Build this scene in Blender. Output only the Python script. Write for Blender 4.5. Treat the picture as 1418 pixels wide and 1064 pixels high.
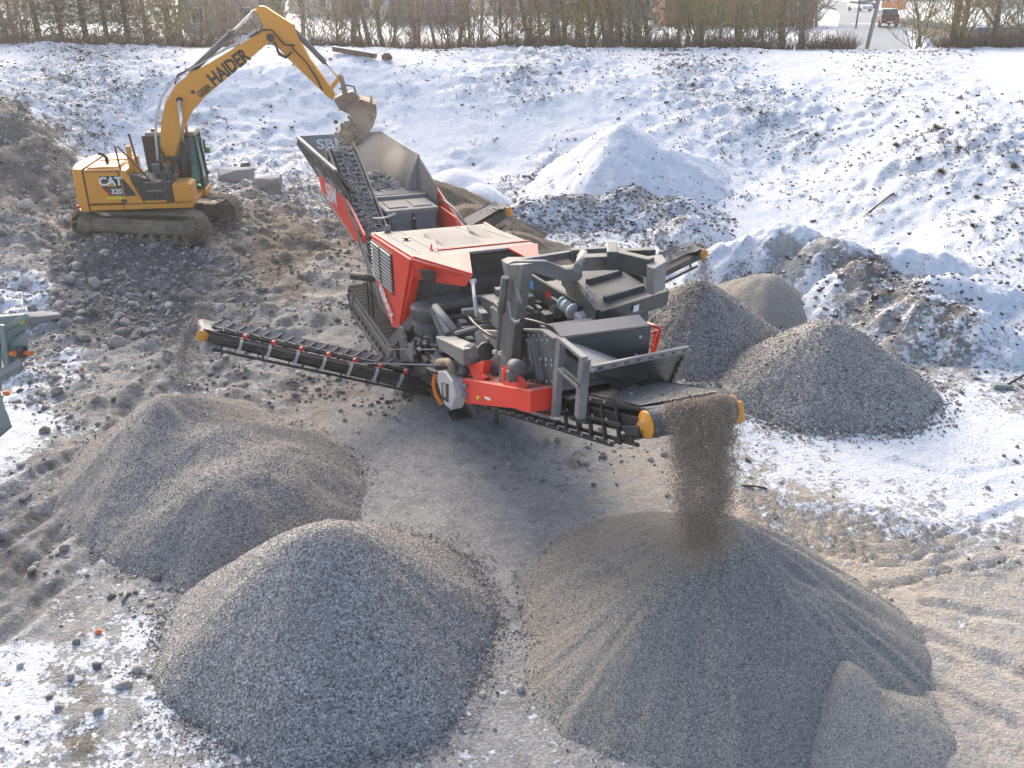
import bpy, bmesh, math, random
import numpy as np
from mathutils import Vector, Matrix

for o in list(bpy.data.objects): bpy.data.objects.remove(o)
SC = bpy.context.scene
COL = SC.collection
random.seed(7); RNG = np.random.default_rng(7)

# ------------------------------------------------------------------ camera
FPX, CAM_H, PITCH = 1241.0, 8.7, math.radians(24.5)
cam_data = bpy.data.cameras.new('camera'); cam = bpy.data.objects.new('camera', cam_data)
COL.objects.link(cam); SC.camera = cam
cam_data.sensor_width = 36; cam_data.lens = FPX / 1418 * 36
cam_data.clip_start = .1; cam_data.clip_end = 3000
cam.location = (0, 0, CAM_H); cam.rotation_euler = (math.pi / 2 - PITCH, 0, 0)

# ------------------------------------------------------------------ light
SUN_EL, SUN_AZ = math.radians(24), math.radians(-20)      # azimuth from +Y towards +X
world = bpy.data.worlds.new('World'); SC.world = world; world.use_nodes = True
wn = world.node_tree.nodes; wl = world.node_tree.links
sky = wn.new('ShaderNodeTexSky'); sky.sky_type = 'NISHITA'; sky.sun_disc = False
sky.sun_elevation = SUN_EL; sky.sun_rotation = SUN_AZ
sky.air_density = .85; sky.dust_density = 5.0; sky.ozone_density = .9
wl.new(sky.outputs[0], wn['Background'].inputs[0]); wn['Background'].inputs[1].default_value = .15
sun_d = bpy.data.lights.new('sun', 'SUN'); sun = bpy.data.objects.new('sun', sun_d); COL.objects.link(sun)
sun_d.energy = 1.15; sun_d.angle = math.radians(26); sun_d.color = (1, .91, .80)
sd = Vector((math.sin(SUN_AZ) * math.cos(SUN_EL), math.cos(SUN_AZ) * math.cos(SUN_EL), math.sin(SUN_EL)))
sun.rotation_euler = sd.to_track_quat('Z', 'Y').to_euler(); sun.location = (0, 0, 60)
SC.view_settings.view_transform = 'Standard'; SC.view_settings.look = 'None'
SC.view_settings.gamma = 1; SC.view_settings.use_curve_mapping = False
SC.view_settings.exposure = 1.29
SC.cycles.max_bounces = 5; SC.cycles.diffuse_bounces = 3; SC.cycles.glossy_bounces = 2
SC.cycles.transparent_max_bounces = 6; SC.cycles.transmission_bounces = 3
SC.cycles.volume_bounces = 1; SC.cycles.volume_step_rate = 4

# ------------------------------------------------------------------ survey helpers
CP, SP = math.cos(PITCH), math.sin(PITCH)
def ray(px, py):
    b = (532 - py) / FPX
    return Vector(((px - 709) / FPX, CP + b * SP, -SP + b * CP))
def at(px, py, z=None, y=None):
    """A surveyed point of the place: where the sight line meets height z or depth y."""
    r = ray(px, py)
    t = (z - CAM_H) / r.z if z is not None else y / r.y
    return Vector((0, 0, CAM_H)) + r * t
class Frame:
    def __init__(s, o, deg):
        s.o = Vector(o); s.a = math.radians(deg)
        s.M = Matrix.Translation(s.o) @ Matrix.Rotation(s.a, 4, 'Z'); s.I = s.M.inverted()
    def __call__(s, px, py, X=None, Y=None, Z=None):
        c = s.I @ Vector((0, 0, CAM_H)); r = s.I.to_3x3() @ ray(px, py)
        t = (X - c.x) / r.x if X is not None else (Y - c.y) / r.y if Y is not None else (Z - c.z) / r.z
        return c + r * t

# ------------------------------------------------------------------ noise
_T = np.random.default_rng(3).random((256, 256))
def vnoise(x, y):
    x = np.asarray(x, float); y = np.asarray(y, float)
    xi = np.floor(x).astype(int); yi = np.floor(y).astype(int); fx = x - xi; fy = y - yi
    fx = fx * fx * (3 - 2 * fx); fy = fy * fy * (3 - 2 * fy)
    g = lambda a, b: _T[a & 255, b & 255]
    return (g(xi, yi) * (1 - fx) + g(xi + 1, yi) * fx) * (1 - fy) + (g(xi, yi + 1) * (1 - fx) + g(xi + 1, yi + 1) * fx) * fy
def fbm(x, y, o=4, s=1.0, g=.5):
    r = 0; a = 1; n = 0
    for i in range(o):
        r = r + a * (vnoise(x * s + 17.3 * i, y * s + 9.1 * i) - .5); n += a; a *= g; s *= 2.03
    return r / n * 2
def sstep(a, b, x):
    t = np.clip((x - a) / (b - a), 0, 1); return t * t * (3 - 2 * t)

# ------------------------------------------------------------------ object helpers
def link(o, parent=None):
    COL.objects.link(o)
    if parent is not None: o.parent = parent
    return o
def tag(o, label, cat, group=None):
    o['label'] = label; o['category'] = cat
    if group: o['group'] = group
    return o
def thing(name, label, cat, loc=(0, 0, 0), rz=0, group=None):
    o = bpy.data.objects.new(name, None); o.empty_display_size = .3
    COL.objects.link(o); o.location = loc; o.rotation_euler = (0, 0, rz)
    return tag(o, label, cat, group)
def kind(o, k): o['kind'] = k; return o
def mesh_np(name, V, F, mat=None, parent=None, attrs=None, smooth=False):
    """V (n,3), F (m,k) numpy arrays"""
    V = np.asarray(V, np.float32); F = np.asarray(F, np.int32)
    me = bpy.data.meshes.new(name); n, k = F.shape
    me.vertices.add(len(V)); me.vertices.foreach_set('co', V.ravel())
    me.loops.add(n * k); me.loops.foreach_set('vertex_index', F.ravel())
    me.polygons.add(n); me.polygons.foreach_set('loop_start', np.arange(0, n * k, k, dtype=np.int32))
    me.polygons.foreach_set('loop_total', np.full(n, k, np.int32))
    if smooth: me.polygons.foreach_set('use_smooth', np.ones(n, bool))
    me.update(calc_edges=True)
    for a, v in (attrs or {}).items():
        at_ = me.attributes.new(a, 'FLOAT', 'POINT'); at_.data.foreach_set('value', np.asarray(v, np.float32).ravel())
    if mat: me.materials.append(mat)
    o = bpy.data.objects.new(name, me); return link(o, parent)
class MB:
    """collects shapes, then links them as one mesh object"""
    def __init__(s): s.v = []; s.f = []; s.sm = []
    def add(s, vs, fs, smooth=False):
        b = len(s.v); s.v += [Vector(v) for v in vs]; s.f += [[b + i for i in f] for f in fs]; s.sm += [smooth] * len(fs); return s
    def hexa(s, c):
        return s.add(c, [(3, 2, 1, 0), (4, 5, 6, 7), (0, 1, 5, 4), (1, 2, 6, 5), (2, 3, 7, 6), (3, 0, 4, 7)])
    def box(s, x0, x1, y0, y1, z0, z1):
        return s.hexa([(x0, y0, z0), (x1, y0, z0), (x1, y1, z0), (x0, y1, z0), (x0, y0, z1), (x1, y0, z1), (x1, y1, z1), (x0, y1, z1)])
    def prism(s, pts, d):
        pts = [Vector(p) for p in pts]; n = len(pts); d = Vector(d)
        return s.add(pts + [p + d for p in pts], [tuple(range(n))[::-1], tuple(range(n, 2 * n))] + [(i, (i + 1) % n, n + (i + 1) % n, n + i) for i in range(n)])
    def plate(s, pts, th):
        pts = [Vector(p) for p in pts]
        nrm = Vector((0, 0, 0))
        for i in range(len(pts)): nrm += (pts[i] - pts[0]).cross(pts[(i + 1) % len(pts)] - pts[0])
        nrm.normalize(); return s.prism([p - nrm * th / 2 for p in pts], nrm * th)
    def beam(s, p, q, w, h, up=(0, 0, 1)):
        p = Vector(p); q = Vector(q); d = (q - p).normalized(); u = Vector(up)
        sd_ = d.cross(u)
        if sd_.length < .01: sd_ = d.cross(Vector((1, 0, 0)))
        sd_.normalize(); u = sd_.cross(d); a = sd_ * w / 2; b = u * h / 2
        return s.hexa([p - a - b, q - a - b, q + a - b, p + a - b, p - a + b, q - a + b, q + a + b, p + a + b])
    def tube(s, pts, r, n=8, caps=True, r2=None):
        pts = [Vector(p) for p in pts]; m = len(pts); rings = []; b = len(s.v); last = None
        for i, p in enumerate(pts):
            d = (pts[min(i + 1, m - 1)] - pts[max(i - 1, 0)]).normalized()
            if last is None:
                a = d.cross(Vector((0, 0, 1)));
                if a.length < .05: a = d.cross(Vector((1, 0, 0)))
            else: a = last - d * last.dot(d)
            a.normalize(); last = a; c = d.cross(a)
            rr = r if r2 is None else r + (r2 - r) * i / (m - 1)
            for k in range(n):
                t = 2 * math.pi * k / n; s.v.append(p + (a * math.cos(t) + c * math.sin(t)) * rr)
        for i in range(m - 1):
            for k in range(n):
                s.f.append([b + i * n + k, b + i * n + (k + 1) % n, b + (i + 1) * n + (k + 1) % n, b + (i + 1) * n + k]); s.sm.append(n > 5)
        if caps:
            s.f.append([b + k for k in range(n)][::-1]); s.sm.append(False)
            s.f.append([b + (m - 1) * n + k for k in range(n)]); s.sm.append(False)
        return s
    def lathe(s, p, axis, prof, n=20):
        """prof: list of (along, radius)"""
        p = Vector(p); ax = Vector(axis).normalized(); a = ax.cross(Vector((0, 0, 1)))
        if a.length < .05: a = ax.cross(Vector((1, 0, 0)))
        a.normalize(); c = ax.cross(a); b = len(s.v)
        for t, r in prof:
            for k in range(n):
                w = 2 * math.pi * k / n; s.v.append(p + ax * t + (a * math.cos(w) + c * math.sin(w)) * max(r, .0005))
        for i in range(len(prof) - 1):
            for k in range(n):
                s.f.append([b + i * n + k, b + i * n + (k + 1) % n, b + (i + 1) * n + (k + 1) % n, b + (i + 1) * n + k]); s.sm.append(True)
        s.f.append([b + k for k in range(n)][::-1]); s.sm.append(False)
        s.f.append([b + (len(prof) - 1) * n + k for k in range(n)]); s.sm.append(False)
        return s
    def mesh(s, name, mat, bevel=0):
        me = bpy.data.meshes.new(name); me.from_pydata([tuple(v) for v in s.v], [], s.f)
        me.polygons.foreach_set('use_smooth', s.sm)
        bm = bmesh.new(); bm.from_mesh(me); bmesh.ops.recalc_face_normals(bm, faces=bm.faces)
        if bevel:
            es = [e for e in bm.edges if len(e.link_faces) == 2 and not e.link_faces[0].smooth and e.calc_face_angle(0) > .6]
            try: bmesh.ops.bevel(bm, geom=es, offset=bevel, segments=1, affect='EDGES', clamp_overlap=True)
            except Exception: pass
        bm.to_mesh(me); bm.free()
        if mat: me.materials.append(mat)
        return me
    def build(s, name, mat, parent=None, bevel=0, label=None):
        o = bpy.data.objects.new(name, s.mesh(name, mat, bevel)); link(o, parent)
        if label: o['label'] = label
        return o
def copy_tree(o, parent=None):
    c = o.copy(); COL.objects.link(c); c.parent = parent
    for ch in [x for x in bpy.data.objects if x.parent is o and x is not c]: copy_tree(ch, c)
    return c
def text_mesh(name, s, size, M, mat, parent, thick=.004, bold=.0, sx=1.0, shear=0):
    cu = bpy.data.curves.new(name, 'FONT'); cu.body = s; cu.size = size; cu.extrude = thick; cu.offset = bold; cu.shear = shear
    cu.align_x = 'CENTER'; cu.align_y = 'CENTER'; cu.resolution_u = 3
    to = bpy.data.objects.new(name, cu); COL.objects.link(to)
    dg = bpy.context.evaluated_depsgraph_get(); me = bpy.data.meshes.new_from_object(to.evaluated_get(dg))
    bpy.data.objects.remove(to)
    me.transform(Matrix.Diagonal((sx, 1, 1, 1))); me.transform(M); me.materials.clear(); me.materials.append(mat)
    return link(bpy.data.objects.new(name, me), parent)

# ------------------------------------------------------------------ materials
class NT:
    def __init__(s, name):
        s.m = bpy.data.materials.new(name); s.m.use_nodes = True; s.t = s.m.node_tree; s.b = s.t.nodes['Principled BSDF']
        s.pos = s.t.nodes.new('ShaderNodeNewGeometry')
    def n(s, typ, **k):
        x = s.t.nodes.new(typ)
        for a, b in k.items(): setattr(x, a, b)
        return x
    def l(s, a, b): s.t.links.new(a, b)
    def noise(s, scale, detail=4, rough=.6, vec=None, out=0):
        x = s.n('ShaderNodeTexNoise'); x.inputs['Scale'].default_value = scale; x.inputs['Detail'].default_value = detail
        x.inputs['Roughness'].default_value = rough; s.l(vec or s.pos.outputs['Position'], x.inputs['Vector']); return x.outputs[out]
    def voro(s, scale, feat='F1', vec=None):
        x = s.n('ShaderNodeTexVoronoi'); x.feature = feat; x.inputs['Scale'].default_value = scale
        s.l(vec or s.pos.outputs['Position'], x.inputs['Vector']); return x
    def ramp(s, fac, stops):
        x = s.n('ShaderNodeValToRGB'); e = x.color_ramp.elements
        while len(e) < len(stops): e.new(.5)
        for i, (p, c) in enumerate(stops):
            e[i].position = p; e[i].color = (*c, 1) if isinstance(c, (tuple, list)) else (c, c, c, 1)
        s.l(fac, x.inputs[0]); return x.outputs[0]
    def mix(s, f, a, b, mode='MIX'):
        x = s.n('ShaderNodeMix', data_type='RGBA', blend_type=mode)
        for i, v in ((0, f), (6, a), (7, b)):
            if isinstance(v, (int, float)): x.inputs[i].default_value = v if i == 0 else (v, v, v, 1)
            elif isinstance(v, (tuple, list)): x.inputs[i].default_value = (*v[:3], 1)
            else: s.l(v, x.inputs[i])
        return x.outputs[2]
    def math(s, op, a, b=0, c=0):
        x = s.n('ShaderNodeMath', operation=op)
        for i, v in enumerate((a, b, c)):
            if isinstance(v, (int, float)): x.inputs[i].default_value = v
            else: s.l(v, x.inputs[i])
        return x.outputs[0]
    def attr(s, name):
        x = s.n('ShaderNodeAttribute'); x.attribute_name = name; return x.outputs['Fac']
    def bump(s, h, strength, dist, nrm=None):
        x = s.n('ShaderNodeBump'); x.inputs['Strength'].default_value = strength; x.inputs['Distance'].default_value = dist
        s.l(h, x.inputs['Height'])
        if nrm: s.l(nrm, x.inputs['Normal'])
        return x.outputs[0]
    def out(s, col, rough=.8, metal=0, nrm=None, spec=None):
        if isinstance(col, (tuple, list)): s.b.inputs['Base Color'].default_value = (*col[:3], 1)
        else: s.l(col, s.b.inputs['Base Color'])
        if isinstance(rough, (int, float)): s.b.inputs['Roughness'].default_value = rough
        else: s.l(rough, s.b.inputs['Roughness'])
        s.b.inputs['Metallic'].default_value = metal
        if spec is not None: s.b.inputs['Specular IOR Level'].default_value = spec
        if nrm: s.l(nrm, s.b.inputs['Normal'])
        return s.m
DUST = (.36, .325, .29)
def paint(name, col, dust=.5, rough=.45, metal=0, wear=.3, dustcol=DUST):
    s = NT(name); sep = s.n('ShaderNodeSeparateXYZ'); s.l(s.pos.outputs['True Normal'], sep.inputs[0])
    n1 = s.noise(2.2, 6, .65); n2 = s.noise(24, 4, .6)
    tex = s.n('ShaderNodeTexCoord')
    up = s.math('SUBTRACT', sep.outputs[2], .35); up = s.math('MULTIPLY', up, 1.8)
    up.node.use_clamp = True
    a = s.math('MULTIPLY', up, s.ramp(n1, [(.25, .55), (.6, 1.0)]))
    f = s.math('MULTIPLY', a, dust)
    base = s.ramp(n1, [(.35, 0), (.75, 1)])
    f2 = s.math('MULTIPLY', base, wear); f3 = s.math('MULTIPLY', s.ramp(n2, [(.5, 0), (.8, 1)]), wear * .6)
    f = s.math('ADD', f, f2); f = s.math('ADD', f, f3); f.node.use_clamp = True
    c = s.mix(f, col, dustcol)
    r = s.math('MULTIPLY_ADD', f, .9 - rough, rough)
    return s.out(c, r, metal, s.bump(n2, .12, .01))
def ground_mat():
    s = NT('quarry_ground_mat'); P = s.pos.outputs['Position']
    sn, br, tn, dk = (s.attr(a) for a in ('snow', 'brown', 'tan', 'dark'))
    nb = s.noise(.9, 6, .65); nf = s.noise(9, 7, .7); ng = s.noise(42, 4, .7); v = s.voro(22); v2 = s.voro(60); v3 = s.voro(7)
    grey = s.mix(s.ramp(nf, [(.3, 0), (.72, 1)]), (.25, .245, .24), (.47, .46, .445))
    grey = s.mix(s.ramp(nb, [(.35, 0), (.62, .6)]), grey, (.50, .49, .47)); grey = s.mix(s.ramp(s.noise(3.4, 7, .72), [(.36, .55), (.52, 0)]), grey, (.19, .185, .18))
    peb = s.n('ShaderNodeSeparateColor'); s.l(v.outputs['Color'], peb.inputs[0])
    grey = s.mix(s.ramp(peb.outputs[0], [(.7, 0), (.9, .5)]), grey, (.52, .51, .49))
    peb2 = s.n('ShaderNodeSeparateColor'); s.l(v2.outputs['Color'], peb2.inputs[0])
    grey = s.mix(s.math('MULTIPLY', s.ramp(peb2.outputs[0], [(0, 1), (.35, 0)]), .5), grey, (.14, .135, .13))
    brown = s.mix(s.ramp(nf, [(.3, 0), (.7, 1)]), (.11, .092, .076), (.26, .225, .185))
    tan = s.mix(s.ramp(nf, [(.3, 0), (.7, 1)]), (.38, .33, .27), (.58, .51, .43))
    dark = s.mix(s.ramp(nf, [(.3, 0), (.7, 1)]), (.085, .08, .075), (.23, .215, .20))
    nd = s.math('SUBTRACT', s.noise(3.1, 6, .7), .5)
    def sharp(a, k=1.1, lo=.35, hi=.65):
        x = s.math('MULTIPLY_ADD', nd, k, a); return s.ramp(x, [(lo, 0), (hi, 1)])
    c = s.mix(sharp(br), grey, brown); c = s.mix(sharp(tn), c, tan); c = s.mix(sharp(dk), c, dark)
    # snow: fine threshold, so that it thins out into specks and streaks
    g1 = s.math('MULTIPLY', s.math('SUBTRACT', s.noise(2.3, 8, .72), .5), 1.9)
    g2 = s.math('MULTIPLY', s.math('SUBTRACT', s.noise(14, 6, .75), .5), 1.7)
    g = s.math('ADD', s.math('ADD', g1, g2), sn)
    g = s.math('MULTIPLY_ADD', s.math('SUBTRACT', v3.outputs['Distance'], .5), .35, g)
    sm = s.ramp(g, [(.44, 0), (.6, 1)])
    # full snow stays full
    full = s.ramp(sn, [(.93, 0), (1.0, 1)])
    sm = s.math('MAXIMUM', sm, full)
    snowc = s.mix(s.ramp(s.noise(5, 6, .6), [(.3, 0), (.7, 1)]), (.62, .67, .74), (.80, .83, .87))
    c = s.mix(sm, c, snowc)
    h = s.math('MULTIPLY_ADD', v.outputs['Distance'], -.35, nf); h = s.math('MULTIPLY_ADD', ng, .35, h)
    h = s.math('MULTIPLY_ADD', sm, .5, h)
    r = s.math('MULTIPLY_ADD', sm, -.25, .95)
    return s.out(c, r, 0, s.bump(h, .9, .05), spec=.25)
def gravel_mat(name, grain, lo, hi, tint=(1, 1, 1), spot=.0, patch=.35):
    s = NT(name); v = s.voro(1 / grain); sc = s.n('ShaderNodeSeparateColor'); s.l(v.outputs['Color'], sc.inputs[0])
    mid = (lo + hi) * .45
    T = lambda k: tuple(k * t for t in tint)
    c = s.ramp(sc.outputs[0], [(0, T(lo * .55)), (.35, T(mid * .8)), (.75, T(mid * 1.25)), (.95, T(hi))])
    n = s.noise(1.1, 6, .65); c = s.mix(s.ramp(n, [(.3, patch), (.7, 0)]), c, T(mid * .55))
    n2 = s.noise(.6, 4, .6); c = s.mix(s.ramp(n2, [(.45, 0), (.75, .35)]), c, (.34, .32, .30))
    hh = s.math('MULTIPLY', v.outputs['Distance'], -1.0)
    hh = s.math('MULTIPLY_ADD', sc.outputs[1], .5, hh)
    return s.out(c, .9, 0, s.bump(hh, 1.0, grain * .9, s.bump(s.noise(7, 5, .6), .5, .05)), spec=.3)
def stone_mat(name, lo, hi, tint=(1, 1, 1), snow=0):
    s = NT(name); t = s.attr('tone'); oi = s.n('ShaderNodeObjectInfo')
    t = s.math('FRACT', s.math('ADD', t, s.math('MULTIPLY', oi.outputs['Random'], .97)))
    n = s.noise(14, 5, .65)
    T = lambda k: tuple(k * q for q in tint)
    c = s.ramp(t, [(0, T(lo)), (.55, T((lo + hi) * .42)), (.85, T((lo + hi) * .6)), (1, T(hi))])
    c = s.mix(s.ramp(n, [(.3, .5), (.7, 0)]), c, T(lo * .8))
    c = s.mix(s.ramp(s.noise(1.3, 4, .6), [(.5, 0), (.8, .4)]), c, (.30, .25, .2))
    if snow:
        sep = s.n('ShaderNodeSeparateXYZ'); s.l(s.pos.outputs['Normal'], sep.inputs[0])
        c = s.mix(s.ramp(sep.outputs[2], [(.82, 0), (.95, snow)]), c, (.8, .83, .88))
    return s.out(c, .92, 0, s.bump(n, .35, .02), spec=.25)
def plain(name, col, rough=.7, metal=0, var=.3):
    s = NT(name); n = s.noise(6, 5, .6); d = tuple(k * (1 - var) for k in col)
    return s.out(s.mix(s.ramp(n, [(.3, 0), (.7, 1)]), d, col), rough, metal)
M = dict(
    ground=ground_mat(),
    grain_coarse=gravel_mat('coarse_gravel_mat', .022, .13, .80, (1, .965, .92)),
    grain_mid=gravel_mat('mid_gravel_mat', .032, .09, .60, (1, .97, .94)),
    grain_fine=gravel_mat('fine_gravel_mat', .017, .13, .58, (1, .955, .90), patch=.2),
    sand=gravel_mat('crushed_sand_mat', .012, .19, .60, (1, .94, .84), patch=.25),
    palesand=gravel_mat('pale_dust_mat', .010, .30, .66, (1, .94, .82), patch=.1),
    brownsand=gravel_mat('brown_sand_mat', .02, .10, .36, (1, .78, .56), patch=.4),
    stone=stone_mat('grey_stone_mat', .13, .85, (1, .945, .88)),
    stone_cold=stone_mat('cold_stone_mat', .12, .85, (1, .96, .91)),
    stone_snow=stone_mat('snowy_stone_mat', .05, .26, (1, .9, .82), .8),
    block=stone_mat('concrete_block_mat', .28, .40, (1, .95, .90), .25),
    red=paint('red_paint', (.78, .04, .018), .5, .35, 0, .05, (.47, .37, .33)),
    yellow=paint('yellow_paint', (.72, .29, .012), .30, .40, 0, .12, (.44, .33, .22)),
    grey=paint('dusty_grey_steel', (.075, .075, .077), .8, .45, .0, .42, (.30, .295, .285)),
    lgrey=paint('light_grey_steel', (.15, .15, .15), .6, .45, .0, .4, (.40, .385, .365)),
    dgrey=paint('dark_green_grey_steel', (.028, .042, .042), .3, .35, .0, .14, (.25, .24, .225)),
    blue=paint('slate_blue_steel', (.07, .10, .14), .7, .45, 0, .35, (.40, .34, .27)),
    black=paint('black_steel', (.015, .015, .017), .3, .5, 0, .12), wetbelt=paint('shiny_belt', (.035, .042, .052), .10, .48, 0, .12, (.2, .21, .22)), dustybelt=paint('dusty_belt', (.17, .18, .195), .2, .6, 0, .3, (.3, .29, .28)),
    dirt_black=paint('crawler_steel', (.10, .092, .083), .8, .7, 0, .8, (.24, .215, .185)),
    crawler_dirty=paint('excavator_crawler_steel', (.10, .085, .065), .8, .7, 0, .9, (.30, .255, .195)),
    rubber=paint('belt_rubber', (.05, .056, .064), .55, .7, 0, .5, (.20, .21, .22)),
    dusty=paint('dusty_hood', (.21, .20, .195), .5, .6, 0, .5, (.31, .295, .28)),
    galv=paint('galvanised_steel', (.50, .51, .52), .3, .35, .1, .2, (.42, .41, .40)),
    chrome=plain('chrome_rod', (.75, .75, .76), .18, .9, .1),
    bucket=paint('worn_bucket_steel', (.24, .165, .11), .5, .55, .1, .6, (.36, .28, .21)), sandfall=stone_mat('falling_sand_mat', .26, .95, (1, .80, .63)),
    hopper=paint('hopper_inner_steel', (.20, .19, .18), .5, .5, .2, .6, (.40, .375, .35)),
    white=plain('white_print', (.8, .8, .8), .5, 0, .05), yprint=plain('yellow_print', (.75, .62, .03), .5, 0, .05),
    blackprint=plain('black_print', (.025, .022, .018), .5, 0, .1), rprint=plain('red_print', (.6, .02, .02), .5, 0, .1),
    bprint=plain('blue_print', (.05, .3, .65), .5, 0, .1),
    orange=plain('orange_plastic', (.75, .19, .02), .5, 0, .1), teal=plain('teal_motor', (.25, .45, .45), .5, 0, .2),
    wood=plain('weathered_wood', (.15, .085, .06), .85), green=paint('grey_green_machine_paint', (.20, .27, .25), .45, .45, 0, .25),
    bark=plain('bare_bark', (.13, .10, .075), .9, 0, .5), bark2=plain('grey_bark', (.17, .15, .13), .9, 0, .4),
    twig=plain('bare_twig', (.34, .25, .17), .9, 0, .4), leafy=plain('yellow_green_twig', (.34, .30, .10), .9, 0, .45), twig3=plain('bramble_stalk', (.17, .11, .07), .9, 0, .5), twig2=plain('olive_twig', (.30, .26, .16), .9, 0, .4),
    needle=plain('dark_needles', (.06, .075, .04), .85, 0, .4), gled=plain('green_lens', (.08, .45, .12), .4), brownclod=stone_mat('brown_earth_mat', .05, .2, (1, .84, .66)), leaf=plain('dry_leaf', (.26, .20, .05), .8, 0, .4),
    tuft=plain('dry_tuft', (.055, .035, .028), .9, 0, .5), tuft2=plain('moss_tuft', (.13, .10, .035), .9, 0, .4),
    snow=plain('snow_cover', (.85, .87, .91), .7, 0, .06), concrete=plain('grey_wall', (.30, .28, .26), .85, 0, .2),
    cream=plain('cream_wall', (.50, .45, .38), .85, 0, .15), roofred=plain('red_roof', (.30, .09, .05), .8, 0, .3), roofdark=plain('dark_roof', (.09, .08, .075), .8),
    window=plain('window_glass', (.04, .055, .075), .1, 0, .2), bluefront=plain('blue_panel', (.03, .06, .20), .5, 0, .2),
    carwhite=plain('white_car_paint', (.72, .74, .76), .25, 0, .05), cardark=plain('dark_car_paint', (.03, .035, .05), .2, 0, .2),
    carmaroon=plain('dark_red_car_paint', (.10, .03, .03), .25, 0, .2), tyre=plain('tyre_rubber', (.02, .02, .02), .8),
    road=plain('icy_asphalt', (.20, .24, .29), .6, 0, .15), lightred=plain('red_lens', (.5, .02, .02), .3),
)
def glass_mat():
    s = NT('tinted_cab_glass'); s.out((.10, .30, .27), .06); s.b.inputs['Transmission Weight'].default_value = .55; s.b.inputs['IOR'].default_value = 1.2; return s.m
M['glass'] = glass_mat()
V3_ = Vector
# ------------------------------------------------------------------ terrain
CTRL = [  # surveyed spot heights: px, py, z
    (709, 1064, 0), (0, 1064, 0), (1418, 1064, 0), (0, 850, .05), (300, 700, 0), (709, 720, 0), (1100, 650, 0), (1418, 640, 0), (450, 640, 0), (620, 600, 0),
    (900, 850, 0), (1300, 850, 0), (0, 700, .05), (150, 600, .05), (500, 420, 0), (560, 500, 0), (400, 520, 0), (300, 500, .05), (150, 520, .1), (0, 560, .1),
    (1280, 580, 0), (1000, 545, 0), (940, 480, 0), (900, 400, .1), (780, 470, 0), (1380, 545, .05), (470, 360, .15), (520, 300, .3), (620, 300, .4),
    (113, 328, .95), (200, 332, .95), (300, 332, .95), (335, 300, 1.0), (150, 290, 1.05), (60, 330, 1.05), (0, 330, 1.15), (230, 270, 1.1),
    (150, 352, .80), (280, 350, .78), (150, 372, .55), (280, 372, .50), (60, 380, .70), (0, 400, .6), (120, 420, .28), (240, 420, .24), (0, 450, .3), (100, 465, .15), (220, 460, .12), (360, 400, .3), (360, 350, .6), (410, 330, .4), (350, 440, .08),
    (25, 163, 3.5), (55, 185, 3.1), (0, 170, 3.4), (97, 232, 1.8), (40, 235, 2.1), (0, 250, 1.9), (70, 270, 1.4), (0, 285, 1.5), (20, 205, 2.5),
    (110, 215, 1.7), (300, 228, 1.3), (350, 262, 1.1), (420, 255, 1.0), (430, 300, .6),
    (150, 165, 2.7), (300, 160, 2.6), (450, 165, 2.4),
    (0, 105, 4.3), (150, 100, 4.3), (300, 98, 4.3), (500, 98, 4.25), (700, 98, 4.25), (900, 102, 4.2), (1100, 115, 4.1), (1250, 135, 4.0), (1418, 160, 3.9),
    (0, 73, 4.7), (150, 71, 4.7), (300, 68, 4.7), (480, 68, 4.65), (620, 71, 4.6), (800, 69, 4.65), (1000, 70, 4.6), (1150, 71, 4.6), (1300, 72, 4.6), (1418, 68, 4.65),
    (700, 165, 2.5), (600, 240, .9), (700, 240, .85), (850, 300, .55), (1000, 280, .8), (1100, 230, 1.6), (1100, 300, .7), (1250, 290, 1.4), (1250, 350, .6), (1418, 300, 1.9), (1418, 430, .35), (1340, 480, .1),
    (1250, 220, 2.6), (1000, 190, 2.3), (1418, 230, 2.9), (500, 160, 2.5), (1200, 430, .1), (1060, 400, .15), (860, 200, 1.9),
]
_cp = np.array([tuple(at(a, b, z=c)) for a, b, c in CTRL])
_ex = [(-30, 8, .1), (-30, 20, .5), (-38, 35, 2.2), (30, 8, 0), (30, 18, .6), (38, 30, 3.4), (-52, 60, 4.7), (52, 60, 4.7), (0, 3, 0), (-14, 3, 0), (14, 3, 0)]
_cp = np.vstack([_cp, np.array(_ex)])
def _tps_fit(P, V, lam=.02):
    n = len(P); d = np.linalg.norm(P[:, None] - P[None], axis=2); K = np.where(d > 0, d ** 2 * np.log(d + 1e-9), 0) + lam * np.eye(n) * 10
    A = np.zeros((n + 3, n + 3)); A[:n, :n] = K; Q = np.c_[np.ones(n), P]; A[:n, n:] = Q; A[n:, :n] = Q.T
    return np.linalg.solve(A, np.r_[V, 0, 0, 0])
_W = _tps_fit(_cp[:, :2], _cp[:, 2])
def far_h(x, y):
    return 3.72 - 3.4 * sstep(.41 * y + 1.5, .41 * y + 5, x) * sstep(60, 68, y) * sstep(140, 125, y) + .25 * fbm(x, y, 3, .05) * sstep(75, 110, np.abs(x) * 2)
def base_h(x, y):
    x = np.asarray(x, float); y = np.asarray(y, float); sh = x.shape; X = x.ravel(); Y = y.ravel(); out = np.zeros(len(X)); n = len(_cp)
    for i in range(0, len(X), 20000):
        xs = X[i:i + 20000]; ys = Y[i:i + 20000]
        d2 = (xs[:, None] - _cp[None, :, 0]) ** 2 + (ys[:, None] - _cp[None, :, 1]) ** 2
        out[i:i + 20000] = (.5 * d2 * np.log(d2 + 1e-12)) @ _W[:n] + _W[n] + _W[n + 1] * xs + _W[n + 2] * ys
    z = np.clip(out, -.3, 5.0)
    z = z + np.where(Y > 58.5, 0, 0)
    f = sstep(59.5, 66, Y); z = z * (1 - f) + far_h(X, Y) * f
    return z.reshape(sh)
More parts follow.
